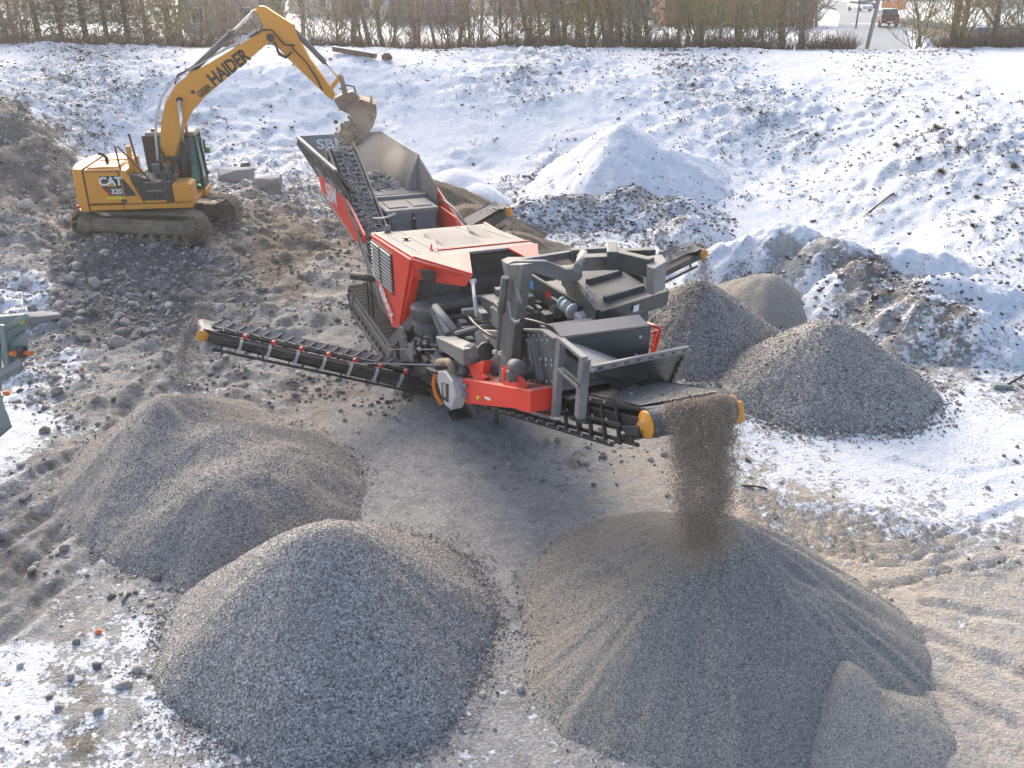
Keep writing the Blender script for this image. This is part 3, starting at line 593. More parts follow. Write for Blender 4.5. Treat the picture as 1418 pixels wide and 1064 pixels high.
def sample(n, dens, x0=-20, x1=20, y0=4.5, y1=36, power=.65):
    x = RNG.uniform(x0, x1, n * 3); y = y0 + (y1 - y0) * RNG.random(n * 3) ** 1.0
    z = base_h(x, y); px, py = to_px(x, y, z); ok = (px > -60) & (px < 1480) & (py < 1110)
    x, y, z, px, py = (q[ok] for q in (x, y, z, px, py)); d = np.clip((region(px, py, dens) - .05) * 1.08, 0, 1.2)
    cl = sstep(-.25, .45, fbm(x, y, 3, .9)); k = RNG.random(len(x)) < d * (.35 + .9 * cl); return x[k], y[k]
x, y = sample(36000, RUB); S = np.exp(RNG.normal(-3.12, .45, len(x))).clip(.015, .17)
z = full_h(x, y); order = np.argsort(-S); x, y, z, S = (q[order] for q in (x, y, z, S))
kind(scatter('rubble_stones', np.c_[x, y, z + S * .25][250:20000], S[250:20000], ICO1, M['stone']), 'stuff')
x2, y2 = sample(26000, [(a, b, c * .6 + .035) for a, b, c in RUB], y1=26); z2 = full_h(x2, y2)
kind(scatter('loose_gravel', np.c_[x2, y2, z2 + .003][:16000], RNG.uniform(.007, .02, len(x2))[:16000], OCT, M['stone']), 'stuff')
# the biggest rocks, each a thing
LANDM = [(60, 230, 'on the earth heap left of the excavator', 0), (60, 320, 'behind the excavator on the left edge of the mound', 0), (150, 350, 'on the rubble slope right below the excavator tracks', 0), (270, 370, 'on the slope below the front of the excavator', 0), (60, 430, 'above the grey-green machine', 0), (170, 430, 'in the middle of the rubble slope', 0), (290, 430, 'on the slope above the head of the left conveyor', 0), (380, 420, 'on the slope above the left conveyor', 0), (310, 260, 'around the pale slabs behind the cab', 0), (410, 280, 'between slabs and hopper', 0), (390, 340, 'on the brown slope left of the hopper', 0),
    (80, 540, 'on the stony verge right of the grey-green machine', 0), (200, 510, 'left of the thin gravel stream', 0), (330, 530, 'under the left conveyor head', 0), (430, 540, 'under the left conveyor', 0), (530, 550, 'near the conveyor hinge', 0), (780, 640, 'on the yard under the screen', 0), (700, 320, 'behind the crusher hood', 0), (820, 320, 'below the snow cone', 0), (1300, 500, 'beside the spoil heap', 0), (60, 720, 'in the wheel ruts on the left', 0), (150, 900, 'in the snow patch at the lower left', 0), (1100, 700, 'on the trampled tan ground right of the falling sand', 0), (700, 1000, 'between the two front heaps', 0), (1350, 900, 'on the bare ground at the lower right', 0)]
rockm = []
for i in range(12):
    V = rockify(ICO2[0], 40 + i, 9, .12); me = bpy.data.meshes.new('rock'); me.from_pydata(V.tolist(), [], ICO2[1].tolist()); me.materials.append(M['stone']); rockm.append(me)
x, y = sample(5000, [(a, b, max(0, c - .28)) for a, b, c in RUB]); z = full_h(x, y); m = min(235, len(x)); rs = np.exp(RNG.normal(-1.95, .33, m)).clip(.09, .30)
for i in range(m):
    o = link(bpy.data.objects.new('rock', rockm[i % 12])); s_ = float(rs[i]); o.location = (x[i], y[i], z[i] + s_ * .2)
    o.scale = (s_ * random.uniform(.8, 1.3), s_ * random.uniform(.8, 1.2), s_ * random.uniform(.5, .85)); o.rotation_euler = (random.uniform(-.4, .4), random.uniform(-.4, .4), random.uniform(0, 6.3))
    qx, qy = to_px(x[i], y[i], z[i]); dist, on, gn = min((math.hypot(qx - a, (qy - b_) * 1.3), l, g) for a, b_, l, g in LANDM)
    big = 'large' if s_ > .17 else 'middling' if s_ > .125 else 'small'
    tag(o, big + ' broken grey rock ' + on, 'rock', big + ' rocks ' + on)
def boulder(lbl, px, py, size, seed, rot=0, flat=.8, mat='block', zoff=0):
    p = at(px, py, y=1); pz = None
    # march the sight line onto the ground
    r = ray(px, py); t_ = 8.0
    while t_ < 80:
        q = Vector((0, 0, CAM_H)) + r * t_
        if q.z < float(base_h(np.array([q.x]), np.array([q.y]))[0]): break
        t_ += .1
    V = rockify(ICO3[0] if 0 else ICO2[0], seed, 14, .05); me = bpy.data.meshes.new('boulder'); me.from_pydata(V.tolist(), [], ICO2[1].tolist()); me.materials.append(M[mat])
    o = link(bpy.data.objects.new('boulder', me)); o.location = q + Vector((0, 0, zoff)); o.scale = (size, size * .8, size * flat); o.rotation_euler = (.1, .15, rot); tag(o, lbl, 'boulder'); return o
def slab(lbl, px, py, sx, sy, sz, rot, tilt, seed, name='rock_slab', mat='block', cat='rock slab'):
    r = ray(px, py); t_ = 8.0
    while t_ < 80:
        q = Vector((0, 0, CAM_H)) + r * t_
        if q.z < float(base_h(np.array([q.x]), np.array([q.y]))[0]): break
        t_ += .1
    rr = random.Random(seed); bm = bmesh.new()
    for i in range(34):
        v = V3_((rr.uniform(-1, 1), rr.uniform(-1, 1), rr.uniform(-1, 1))); m_ = max(abs(v.x), abs(v.y), abs(v.z)); v = v / m_ * rr.uniform(.86, 1.0)
        bm.verts.new((v.x * sx / 2, v.y * sy / 2, (v.z * .5 + .2) * sz))
    r_ = bmesh.ops.convex_hull(bm, input=bm.verts); bmesh.ops.delete(bm, geom=[e for e in r_['geom_interior'] if isinstance(e, bmesh.types.BMVert)], context='VERTS')
    me = bpy.data.meshes.new(name); bm.to_mesh(me); bm.free(); me.materials.append(M[mat]); o = link(bpy.data.objects.new(name, me))
    o.location = q; o.rotation_euler = (tilt[0], tilt[1], rot); tag(o, lbl, cat); return o
slab('broad pale rock slab lying flat behind the excavator tracks, left of its twin', 328, 252, 1.5, .9, .75, .3, (.1, .05), 1)
slab('square pale rock slab leaning on the snow beside the hopper, right of its twin', 371, 262, 1.15, .9, .8, .1, (.25, .0), 2)
slab('brown square stone half sunk in snow above the pale slabs', 340, 232, .45, .4, .35, .2, (0, 0), 3, mat='stone_snow')
slab('pale flat stone upright beside the rear of the excavator track', 90, 278, .35, .3, .5, .2, (.3, .2), 5)
slab('long snow-dusted concrete kerb block beside the grey-green machine', 52, 446, 1.3, .45, .35, .05, (0, 0), 6, 'concrete_block', cat='concrete block')
for i, (a, b_, s_) in enumerate([(265, 262, .28), (285, 240, .25), (300, 285, .22), (395, 285, .2), (300, 235, .2), (415, 262, .22), (20, 385, .2), (95, 295, .2)]):
    boulder(['rounded dark boulder just behind the cab', 'grey boulder between cab and snow bank', 'grey boulder in front of the far track idler', 'brown boulder below the square pale slab', 'angular boulder at the foot of the snow behind the cab', 'small boulder between slab and hopper', 'lone boulder at the left edge of the rubble above the snow patch', 'grey boulder behind the excavator counterweight'][i], a, b_, s_, 60 + i, i, .8, 'stone')

# ------------------------------------------------------------------ tufts and clods in the snow
def tufts(name, P, size, mat, blades=7, seed=1):
    r = np.random.default_rng(seed); n = len(P); k = blades
    a = r.random((n, k)) * 6.28; lean = r.uniform(.7, 1.55, (n, k)); L = size[:, None] * r.uniform(.5, 1.2, (n, k)); w = L * .13
    dx, dy, dz = np.cos(a) * np.sin(lean) * L, np.sin(a) * np.sin(lean) * L, np.cos(lean) * L
    base = P[:, None, :] + np.stack([np.cos(a), np.sin(a), 0 * a], -1) * (size[:, None, None] * .2)
    tip = base + np.stack([dx, dy, dz + .02], -1); sd_ = np.stack([-np.sin(a), np.cos(a), 0 * a], -1) * w[..., None]
    V = np.stack([base - sd_, base + sd_, tip + sd_ * .3, tip - sd_ * .3], 2).reshape(-1, 3)
    F = np.arange(n * k * 4).reshape(-1, 4); return kind(mesh_np(name, V, F, mat), 'stuff')
TD = [(30, 110, 1), (120, 120, 1), (190, 130, .9), (60, 150, .8), (150, 170, .7), (250, 130, .15), (180, 200, .25), (330, 150, .2), (280, 190, .5), (420, 170, .15), (400, 230, .4), (500, 130, .15), (600, 180, .03), (650, 100, .35), (730, 108, .8), (840, 108, .3), (950, 120, .9), (1050, 150, .8), (1110, 180, .8), (800, 150, .05), (720, 190, .03), (900, 165, .3), (1200, 170, .4), (1290, 200, .8), (1380, 220, .6), (1300, 250, .55), (1150, 240, .35),
      (1250, 300, .3), (1380, 320, .35), (1350, 280, .4), (1050, 300, .03), (1000, 230, .35), (1080, 270, .35), (1400, 390, .1), (700, 220, .05), (690, 280, .8), (760, 260, .8), (800, 300, .8), (850, 270, .5), (900, 300, .8), (780, 330, .7), (870, 340, .4), (600, 240, .1), (300, 80, .0), (700, 75, .0), (1100, 80, .02), (1400, 90, .02), (860, 200, .1), (1300, 140, .15), (20, 85, .15), (420, 120, .1), (60, 200, .5), (100, 260, 0), (50, 240, 0), (0, 280, 0), (100, 300, 0), (200, 300, 0), (300, 280, 0), (0, 350, 0), (200, 360, 0), (400, 330, 0), (500, 300, 0), (700, 380, 0), (900, 400, 0), (1000, 380, 0), (1200, 400, 0), (0, 420, 0), (550, 400, 0), (350, 260, .1), (60, 210, .2), (400, 380, 0), (1300, 420, 0), (1200, 600, 0), (600, 600, 0)]
xt, yt = sample(24000, TD, -34, 34, 20, 58); kk = sstep(-.05, .35, fbm(xt, yt, 3, .55)) > RNG.random(len(xt)) * .9; xt, yt = xt[kk], yt[kk]; zt = full_h(xt, yt)
st = np.exp(RNG.normal(-2.45, .40, len(xt))).clip(.03, .26)
tufts('heather_tufts', np.c_[xt, yt, zt - .01], st, M['tuft'], 11, 3)
x3, y3 = sample(14000, TD, -34, 34, 20, 56); z3 = full_h(x3, y3); s3 = np.exp(RNG.normal(-3.1, .4, len(x3))).clip(.02, .14)
kind(scatter('snow_specked_clods', np.c_[x3, y3, z3], s3, ICO1, M['stone_snow']), 'stuff')
tuftm = []
for i in range(4):
    r_ = np.random.default_rng(i); n = 90; a = r_.random(n) * 6.28; le = r_.uniform(.1, 1.2, n); L = r_.uniform(.5, 1, n)
    b0 = np.stack([np.cos(a), np.sin(a), 0 * a], 1) * r_.random((n, 1)) * .35; tp = b0 + np.stack([np.cos(a) * np.sin(le) * L, np.sin(a) * np.sin(le) * L, np.cos(le) * L], 1); sd_ = np.stack([-np.sin(a), np.cos(a), 0 * a], 1) * .06
    V = np.stack([b0 - sd_, b0 + sd_, tp], 1).reshape(-1, 3); me = bpy.data.meshes.new('blades'); me.from_pydata(V.tolist(), [], np.arange(n * 3).reshape(-1, 3).tolist()); me.materials.append(M['tuft2']); tuftm.append(me)
def onground(px, py):
    r = ray(px, py); t_ = 8.0
    while t_ < 90:
        q = Vector((0, 0, CAM_H)) + r * t_
        if q.z < float(base_h(np.array([q.x]), np.array([q.y]))[0]): break
        t_ += .1
    q.z = float(full_h(np.array([q.x]), np.array([q.y]))[0]); return q
for i, (a, b_, s_) in enumerate([(1295, 183, .30), (1327, 209, .26), (1403, 234, .30), (1302, 243, .32), (1203, 211, .2), (1352, 274, .22), (1240, 205, .28), (1325, 158, .18), (1270, 165, .16), (775, 100, .3), (960, 118, .3), (1160, 155, .2), (1130, 195, .25), (375, 150, .2), (655, 225, .15), (1345, 322, .2)]):
    o = link(bpy.data.objects.new('grass_tuft', tuftm[i % 4])); o.location = onground(a, b_); o.scale = (s_, s_, s_ * .8); tag(o, 'olive-brown tussock of dead grass poking out of the snow on the bank', 'grass tuft', 'dead grass tussocks on the snowy bank')
# ------------------------------------------------------------------ the mobile crusher (local: X towards discharge, Y away, Z up)
K = Frame((-4.68, 28.25, 0), -68.5)
CR = thing('mobile_crusher', 'big red and grey tracked stone crusher with hopper in the middle of the yard', 'crusher', K.o, K.a)
def part(name, mb, mat, parent=CR, bevel=.012, label=None): return mb.build(name, M[mat], parent, bevel, label)
def KP(pts, **k): return [K(a, b, **k) for a, b in pts]
V3 = Vector
def crawler(parent, x0, x1, yc, w, h, mat, nsh, drum, shoes_name='track_shoe'):
    """track frame, wheels and single grouser shoes round an oval; shoes share one mesh"""
    r = h / 2; f = MB(); s_ = -1 if yc < 0 else 1
    f.prism([(x0 + r, yc - w * .36, h * .28), (x1 - r, yc - w * .36, h * .28), (x1 - r * .8, yc - w * .36, h * .5), (x1 - r, yc - w * .36, h * .78), (x0 + r, yc - w * .36, h * .78), (x0 + r * .8, yc - w * .36, h * .5)], (0, w * .72, 0))
    f.box(x0 + r, x1 - r, yc + s_ * w * .36, yc + s_ * w * .44, h * .34, h * .62)
    fr = f.build('track_frame', drum, parent, .02)
    for cx in (x0 + r, x1 - r):
        MB().lathe((cx, yc - w * .38, r), (0, 1, 0), [(0, r * .30), (0, r * .62), (.03, r * .80), (w * .76 - .03, r * .80), (w * .76, r * .62), (w * .76, r * .3)], 18).build('drive_wheel', drum, parent)
        MB().lathe((cx, yc + s_ * w * .38, r), (0, s_, 0), [(0, r * .55), (.05, r * .5), (.06, r * .2)], 14).build('hub', drum, parent)
    nr = max(5, int((x1 - x0) / .45))
    for i in range(nr):
        cx = x0 + r * 1.3 + (x1 - x0 - 2.6 * r) * i / (nr - 1)
        MB().lathe((cx, yc - w * .40, h * .17), (0, 1, 0), [(0, h * .11), (w * .8, h * .11)], 10).build('roller', drum, parent)
    L = x1 - x0 - 2 * r; per = 2 * L + 2 * math.pi * r; ln = per / nsh
    sh = MB(); sh.box(-ln * .46, ln * .46, -w / 2, w / 2, -.02, .012); sh.box(-ln * .30, -ln * .17, -w / 2, w / 2, .012, .055); sh.box(ln * .17, ln * .30, -w / 2, w / 2, .012, .045)
    me = sh.mesh('track_shoe', mat)
    for i in range(nsh):
        d = per * (i + .5) / nsh
        if d < L: p, a = V3((x0 + r + d, yc, h)), 0
        elif d < L + math.pi * r: a = (d - L) / r; p = V3((x1 - r + math.sin(a) * r, yc, r + math.cos(a) * r))
        elif d < 2 * L + math.pi * r: p, a = V3((x1 - r - (d - L - math.pi * r), yc, 0)), math.pi
        else: a = math.pi + (d - 2 * L - math.pi * r) / r; p = V3((x0 + r + math.sin(a) * r, yc, r + math.cos(a) * r))
        o = link(bpy.data.objects.new(shoes_name, me), parent); o.location = p + V3((0, 0, .03)); o.rotation_euler = (0, a, 0)
for yc in (-1.24, 1.24): crawler(CR, 3.9, 8.9, yc, .5, .78, M['dirt_black'], 44, M['grey'])
def belt_conveyor(parent, tail, head, w, rings=None, frame_h=.16, r=.14, matf='black', guard=0, up=(0, 0, 1), chev=True, drumcol='yellow', load=None, cover=None, trough=1.0):
    """troughed belt between tail and head with chevron ribs, side rails, rollers, head drum"""
    tail = V3(tail); head = V3(head); d = (head - tail).normalized(); side = d.cross(V3(up)).normalized(); n = side.cross(d); L = (head - tail).length
    b = MB(); m = 24; prof = [(-.5, .13 * trough), (-.28, .0), (.28, .0), (.5, .13 * trough)]
    top = [[tail + d * (L * i / m) + side * (w * a) + n * (r + h_ * w * (1 if i < m - 1 else .3)) for a, h_ in prof] for i in range(m + 1)]
    vs = [v for row in top for v in row]; b.add(vs, [(i * 4 + k, i * 4 + k + 1, i * 4 + k + 5, i * 4 + k + 4) for i in range(m) for k in range(3)], True)
    for (c, s_) in ((head, 1), (tail, -1)):
        arc = [c + d * s_ * math.sin(t_) * r + n * math.cos(t_) * r for t_ in [math.pi * j / 8 for j in range(9)]]
        vs = [q + side * k * w * .5 for q in arc for k in (-1, 1)]; b.add(vs, [(2 * j, 2 * j + 1, 2 * j + 3, 2 * j + 2) for j in range(8)], True)
    q = [tail - n * r - side * w * .5, head - n * r - side * w * .5, head - n * r + side * w * .5, tail - n * r + side * w * .5]
    b.add([x for x in q] + [x + n * .02 for x in q], [(3, 2, 1, 0), (4, 5, 6, 7)])
    part('belt', b, 'dustybelt' if chev else 'rubber', parent, 0)
    if chev:
        c = MB(); nc = int(L / .24)
        for i in range(nc):
            p = tail + d * (L * (i + .3) / nc) + n * (r + .012)
            for s_ in (-1, 1): c.beam(p + side * s_ * .04 * w - n * 0, p - d * .17 + side * s_ * w * .46 + n * .115 * w, .045, .05, n)
        o = part('chevron_ribs', c, 'rubber', parent, 0)
    for s_ in (-1, 1):
        f = MB(); a0 = side * s_ * (w * .5 + .05)
        f.beam(tail + a0 - n * .02, head + a0 - n * .02 - d * .12, .05, frame_h, n); f.beam(tail + a0 - n * (.12 + frame_h), head + a0 - n * (.10 + frame_h) - d * .25, .045, .05, n)
        k = max(3, int(L / .8))
        for i in range(k): p = tail + d * (L * (i + .5) / k) + a0; f.beam(p, p - n * (.12 + frame_h), .04, .04, d)
        part('side_rail', f, matf, parent, .004)
        if guard: part('side_guard', MB().plate([tail + a0 + n * .07 + d * L * .3, head + a0 + n * .07 - d * .35, head + a0 + side * s_ * .12 + n * (guard) - d * .35, tail + a0 + side * s_ * .12 + n * guard + d * L * .3], .015), 'lgrey', parent, 0)
    part('head_drum', MB().lathe(head - side * (w * .5 + .01), side, [(0, r * .97), (w + .02, r * .97)], 24), 'rubber', parent, 0)
    for s_ in (-1, 1):
        part('drum_cover', MB().lathe(head + side * s_ * (w * .5 + .02), side * s_, [(0, r * .98), (.03, r * .98), (.05, r * .8), (.06, r * .35), (.12, r * .3)], 20), drumcol, parent, 0)
    if load:
        nn, s0, s1, mt = load; tt = RNG.random(nn); ss = RNG.normal(0, .17, nn).clip(-.4, .4) * w
        P = np.array([list(tail + d * (L * a) + side * float(bb) + n * (r + .03 + .4 * float(abs(bb)) * .3 + .05 * random.random())) for a, bb in zip(tt, ss)])
        kind(scatter('carried_stones', P, RNG.uniform(s0, s1, nn), ICO1, M[mt], 6, .8, parent=parent), 'stuff')
    return d, side, n, L
# --- discharge conveyor (rises towards the big heap)
DT, DH = V3((10.6, 0, .55)), V3((19.1, 0, 3.46)); dd = (DH - DT).normalized(); dn = V3((-dd.z, 0, dd.x)); SL = dd.z / dd.x
belt_conveyor(CR, DT, DH, 1.22, r=.19, trough=.25, frame_h=.20, guard=0, load=(700, .008, .02, 'stone'), chev=False)
def on(x, y, h): return V3((x, y, DT.z + (x - DT.x) * SL)) + dn * h     # a point at height h over the belt line
# fine material lying on the belt
f = MB(); vs = []
for i in range(15):
    x = 13.8 + i * .365
    k_ = max(0, (i - 11) / 3.0)
    for yy_ in (-.60, -.3, 0, .3, .60): vs.append(on(x, yy_, (.26 - abs(yy_) * .03) * (1 - k_) + .225 * k_))
f.add(vs, [(i * 5 + k, i * 5 + k + 1, i * 5 + k + 6, i * 5 + k + 5) for i in range(14) for k in range(4)], True); part('carried_sand', f, 'sand', CR, 0)
part('hinged_cover', MB().plate([on(13.6, -.72, .26), on(17.7, -.72, .26), on(17.5, -.94, .24), on(13.6, -.94, .24)], .02), 'lgrey', CR, 0)
part('side_skirt', MB().plate([on(15.6, .68, .04), on(18.75, .68, .04), on(18.75, .80, .20), on(15.6, .80, .20)], .02), 'lgrey', CR, 0)
b = MB()
for x in np.arange(12.6, 18.7, .42): b.beam(on(x, -.72, .24), on(x, -.72, -.34), .05, .06, (0, 1, 0))
b.beam(on(12.0, -.74, .22), on(18.5, -.74, .22), .05, .09); b.beam(on(12.0, -.74, -.05), on(18.6, -.74, -.05), .04, .05); b.beam(on(11.6, -.74, -.36), on(18.3, -.74, -.36), .05, .07); part('conveyor_truss', b, 'black')
b = MB()
for x in np.arange(12.8, 18.4, .42):
    for h in (.24, -.0, -.33): b.lathe(on(x, -.765, h), (0, -1, 0), [(0, .02), (.02, .02)], 6)
kind(part('truss_bolts', b, 'galv', CR, 0), 'stuff')
part('belt_scraper', MB().plate(KP([(862, 590), (885, 590), (885, 604), (868, 602)], Y=-.76), .05), 'black')
part('tension_box', MB().beam(on(17.2, -.80, -.08), on(17.75, -.80, -.08), .10, .10), 'dgrey'); part('scraper_arm', MB().beam(on(18.0, -.1, -.36), on(17.75, -.1, -.44), .7, .10), 'black')
part('drum_bearing', MB().beam(on(19.1, .72, .08), on(19.1, .72, -.2), .16, .14), 'yellow')
for k in range(14): pass
# --- chassis, engine house
part('chassis', MB().box(3.2, 12.6, -.72, .72, .55, 1.25), 'grey'); part('chassis_skirt', MB().box(4.4, 9.4, -.98, .98, .85, 1.5), 'grey')
hoodL = -1.45; hoodR = 1.25
A = K(518, 325, Y=hoodL); B = K(577, 362, Y=hoodL); C = K(640, 378, Z=3.30); D = K(740, 358, Z=3.40); E = K(682, 309, Z=3.20); A.z = 3.15; B = V3((11.05, hoodL, 3.50)); G_ = K(626, 358, Z=3.5)
# body block under the roof (rear half), open engine bay in front
part('engine_house', MB().prism([(7.65, hoodL, 1.35), (9.15, hoodL, 1.35), (11.0, hoodL, 3.42), (7.65, hoodL, 3.08)], (0, 2.68, 0)), 'grey')
def roofz(x): return 3.12 + (x - 7.6) * .105
roof = [V3((7.6, hoodL, roofz(7.6))), V3((11.05, hoodL, roofz(11.05))), V3((11.1, hoodR + .0, roofz(11.1))), V3((7.75, hoodR + .0, roofz(7.75)))]
part('roof_panel', MB().prism(roof, (0, 0, .06)), 'dusty', label='dust-covered pale roof panel')
def rp(u, v, h=.062):   # point on the roof, u along X 0..1, v across 0..1
    a = roof[0].lerp(roof[1], u); c = roof[3].lerp(roof[2], u); return a.lerp(c, v) + V3((0, 0, h))
b = MB()
for (u0, v0, u1, v1) in ((0, .22, 1, .22), (0, .09, 1, .09), (0, .72, .28, .74), (.28, .74, .28, .86), (.80, .24, .82, 1), (.0, .86, .70, .92)): b.beam(rp(u0, v0), rp(u1, v1), .022, .012)
part('panel_seam', b, 'black', CR, 0)
part('roof_edge', MB().beam(rp(0, .012, .05), rp(1, .012, .05), .07, .05).beam(rp(.86, .24, .07), rp(.86, 1, .07), .05, .04), 'red', CR, .004)
b = MB()
b.box(8.6, 9.4, -.55, .35, roofz(9) + .03, roofz(9) + .085); b.box(9.55, 10.35, -.55, .35, roofz(10) + .03, roofz(10) + .085); b.box(8.6, 10.2, .5, .8, roofz(9.5) + .02, roofz(9.5) + .085); part('hatch_panel', b, 'dusty', CR, .03)
part('roof_handle', MB().lathe(rp(.38, .155, 0), (0, 0, 1), [(0, .10), (.05, .10), (.06, .04), (.10, .04), (.11, .09), (.13, .09)], 14), 'black', CR, 0)
part('beacon', MB().lathe(rp(-.0, .12, .05), (0, 0, 1), [(0, .08), (.12, .08), (.18, .05), (.2, .0)], 12), 'lgrey', CR, 0)
part('spare_flag', MB().plate([rp(.80, .20, .05), rp(.86, .20, .05), rp(.84, .20, .2)], .02), 'red', CR, 0)
# red side panel with louvre: slanting wedge down to a tip
LP = KP([(517, 325), (577, 362), (571, 366), (548, 450), (541, 446), (519, 385)], Y=hoodL - .06)
LP = [V3((p.x, hoodL - .05, p.z)) for p in LP]
part('side_panel', MB().prism([V3((7.55, hoodL - .07, 3.16)), V3((11.05, hoodL - .07, 3.52)), V3((9.75, hoodL - .07, 1.55)), V3((9.1, hoodL - .07, 1.38)), V3((7.6, hoodL - .07, 2.15))], (0, .05, 0)), 'red', CR, .02, 'bright red slanted side panel with a black louvre')
lx0, lx1 = 7.72, 9.55
b = MB(); b.prism([(lx0, hoodL - .10, 3.08), (lx1, hoodL - .10, 3.22), (lx1, hoodL - .10, 2.28), (lx0, hoodL - .10, 2.16)], (0, .03, 0)); part('louvre_recess', b, 'black', CR, 0)
for i in range(11):
    z0 = 2.22 + i * .081; b = MB(); b.beam((lx0 + .02, hoodL - .12, z0 + .0), (lx1 - .02, hoodL - .12, z0 + .135), .03, .030); part('slat', b, 'galv', CR, 0)
part('louvre_post', MB().beam((8.6, hoodL - .135, 2.25), (8.6, hoodL - .135, 3.13), .03, .03), 'black', CR, 0)
# front wedge: red panel that turns the corner and the overhanging visor
P1 = V3((11.05, hoodL - .02, 3.52)); P2 = V3((12.25, -.62, 3.42)); P3 = V3((12.1, -.70, 3.18)); P4 = V3((11.35, hoodL + .12, 3.0)); P5 = V3((9.75, hoodL - .02, 1.55)); P6 = V3((10.95, hoodL + .0, 2.98))
part('corner_panel', MB().plate([P1, P2, P3, K(569, 385, Y=hoodL + .02)], .05), 'red', CR, 0, 'red corner panel with a lamp')
part('corner_post', MB().prism([V3((11.05, hoodL - .02, 3.50)), K(571, 384, Y=hoodL - .02), V3((9.75, hoodL - .02, 1.50)), V3((9.35, hoodL - .02, 1.44))], (.04, .16, 0)), 'red', CR, .01)
part('work_lamp', MB().plate([P1.lerp(P2, .12).lerp(P4, .25) + V3((.03, -.04, -.02)), P1.lerp(P2, .42) + V3((.03, -.04, -.10)), P1.lerp(P2, .40) + V3((.03, -.04, -.34)), P1.lerp(P2, .18) + V3((.03, -.04, -.36))], .04), 'black', CR, .01)
part('corner_top', MB().plate([V3((11.0, hoodL, 3.545)), P2 + V3((0, 0, .03)), V3((11.15, -.30, 3.545)), V3((11.05, -.85, 3.545))], .04), 'red', CR, 0)
part('corner_top', MB().plate([V3((11.05, hoodR, 3.545)), V3((12.1, .85, 3.43)), V3((11.1, .55, 3.545))], .04), 'red', CR, 0)
part('roof_border', MB().beam((7.7, hoodR + .02, 3.19), (12.1, 1.0, 3.5), .08, .06), 'red', CR, .004)
# engine bay interior
part('bay_back_wall', MB().box(10.35, 10.42, -1.25, 1.15, 1.25, 3.42), 'grey'); part('bay_floor', MB().box(10.4, 13.2, -1.1, 1.1, 1.45, 1.55), 'grey'); part('bay_side_wall', MB().plate([(10.4, 1.2, 1.4), (12.9, 1.2, 1.4), (12.9, 1.2, 2.3), (11.9, 1.2, 3.35), (10.4, 1.2, 3.4)], .04), 'grey')
part('bay_post', MB().beam((10.5, .85, 1.6), (10.5, .85, 3.35), .16, .18, (1, 0, 0)), 'lgrey')
part('inner_rail', MB().beam((10.6, -1.0, 2.35), (10.6, 1.1, 2.35), .1, .12).beam((10.7, -1.0, 2.05), (10.7, 1.1, 2.05), .1, .06), 'lgrey')
b = MB(); b.tube(KP([(655, 412), (735, 404)], X=12.2), .03, 6); b.tube(KP([(655, 425), (695, 419)], X=12.4), .02, 6); part('grab_rail', b, 'lgrey', CR, 0)
part('gearbox_housing', MB().prism(KP([(665, 410), (735, 402), (735, 432), (668, 448)], X=12.5), (.5, .1, 0)), 'grey')
part('valve_block', MB().box(12.7, 13.1, -.25, .15, 2.35, 2.7).box(12.75, 13.0, .25, .7, 2.3, 2.62), 'lgrey')
part('walkway_frame', MB().beam(K(655, 445, X=12.8), K(700, 441, X=12.8), .1, .08).beam(K(640, 432, X=12.6), K(735, 422, X=12.6), .14, .1).beam(K(640, 455, X=12.9), K(738, 448, X=12.9), .1, .06), 'lgrey')
part('hood_strut', MB().tube([P2 + V3((0, 0, -.08)), K(660, 438, X=13.1)], .035, 8).lathe(P2 + V3((-.02, 0, -.12)), (0, 1, 0), [(-.04, .05), (.08, .05)], 8), 'galv', CR, 0)
part('long_strut', MB().tube([K(630, 462, X=13.2), K(690, 447, X=13.6)], .04, 8), 'lgrey', CR, 0)
# --- turning chute: rounded cap, boxes, leg arms
cap = K(592, 427, Z=2.35)
b = MB(); b.lathe(cap + V3((0, 0, -.22)), (0, 0, 1), [(0, .30), (.02, .36), (.26, .36), (.3, .34)], 24); part('transfer_cap', b, 'grey', CR, 0)
part('cap_arm', MB().prism([cap + V3((-.3, .1, -.0)), cap + V3((.25, .1, 0)), cap + V3((.15, .95, 0)), cap + V3((-.45, .95, 0))], (0, 0, .12)), 'grey')
part('chute_cone', MB().lathe(cap + V3((0, 0, -.62)), (0, 0, 1), [(0, .2), (.1, .30), (.42, .34)], 8), 'grey', CR, 0)
part('leg_arm', MB().beam(K(585, 436, Y=-1.2), K(549, 475, Y=-1.45), .26, .3, (0, 1, 0)).beam(K(549, 470, Y=-1.45), K(552, 500, Y=-1.45), .2, .16, (0, 1, 0)), 'grey')
part('leg_plate', MB().plate(KP([(553, 450), (559, 455), (569, 500), (556, 502)], Y=-1.5), .06), 'grey')
part('side_tank', MB().prism(KP([(560, 500), (610, 508), (612, 522), (575, 520), (556, 512)], Y=-1.35), (0, .3, 0)), 'grey')
b = MB(); c0 = K(586, 485, Y=-1.25)
for i in range(28):
    a = 2 * math.pi * i / 28; a2 = 2 * math.pi * (i + 1) / 28; b.beam(c0 + V3((math.cos(a) * .34, 0, math.sin(a) * .34)), c0 + V3((math.cos(a2) * .34, 0, math.sin(a2) * .34)), .3, .04, (0, 1, 0))
part('impeller_ring', b, 'black', CR, 0)
part('ring_fin', MB().plate(KP([(562, 488), (574, 470), (572, 502)], Y=-1.55), .04), 'lgrey', CR, 0)
n = 420; sc_ = K(603, 478, Y=-1.0); P = np.stack([sc_.x + RNG.normal(0, .30, n), sc_.y + RNG.normal(0, .18, n), np.zeros(n)], 1); P[:, 2] = sc_.z - .12 + .42 * np.exp(-((P[:, 0] - sc_.x - .15) / .35) ** 2) + RNG.uniform(-.08, .06, n)
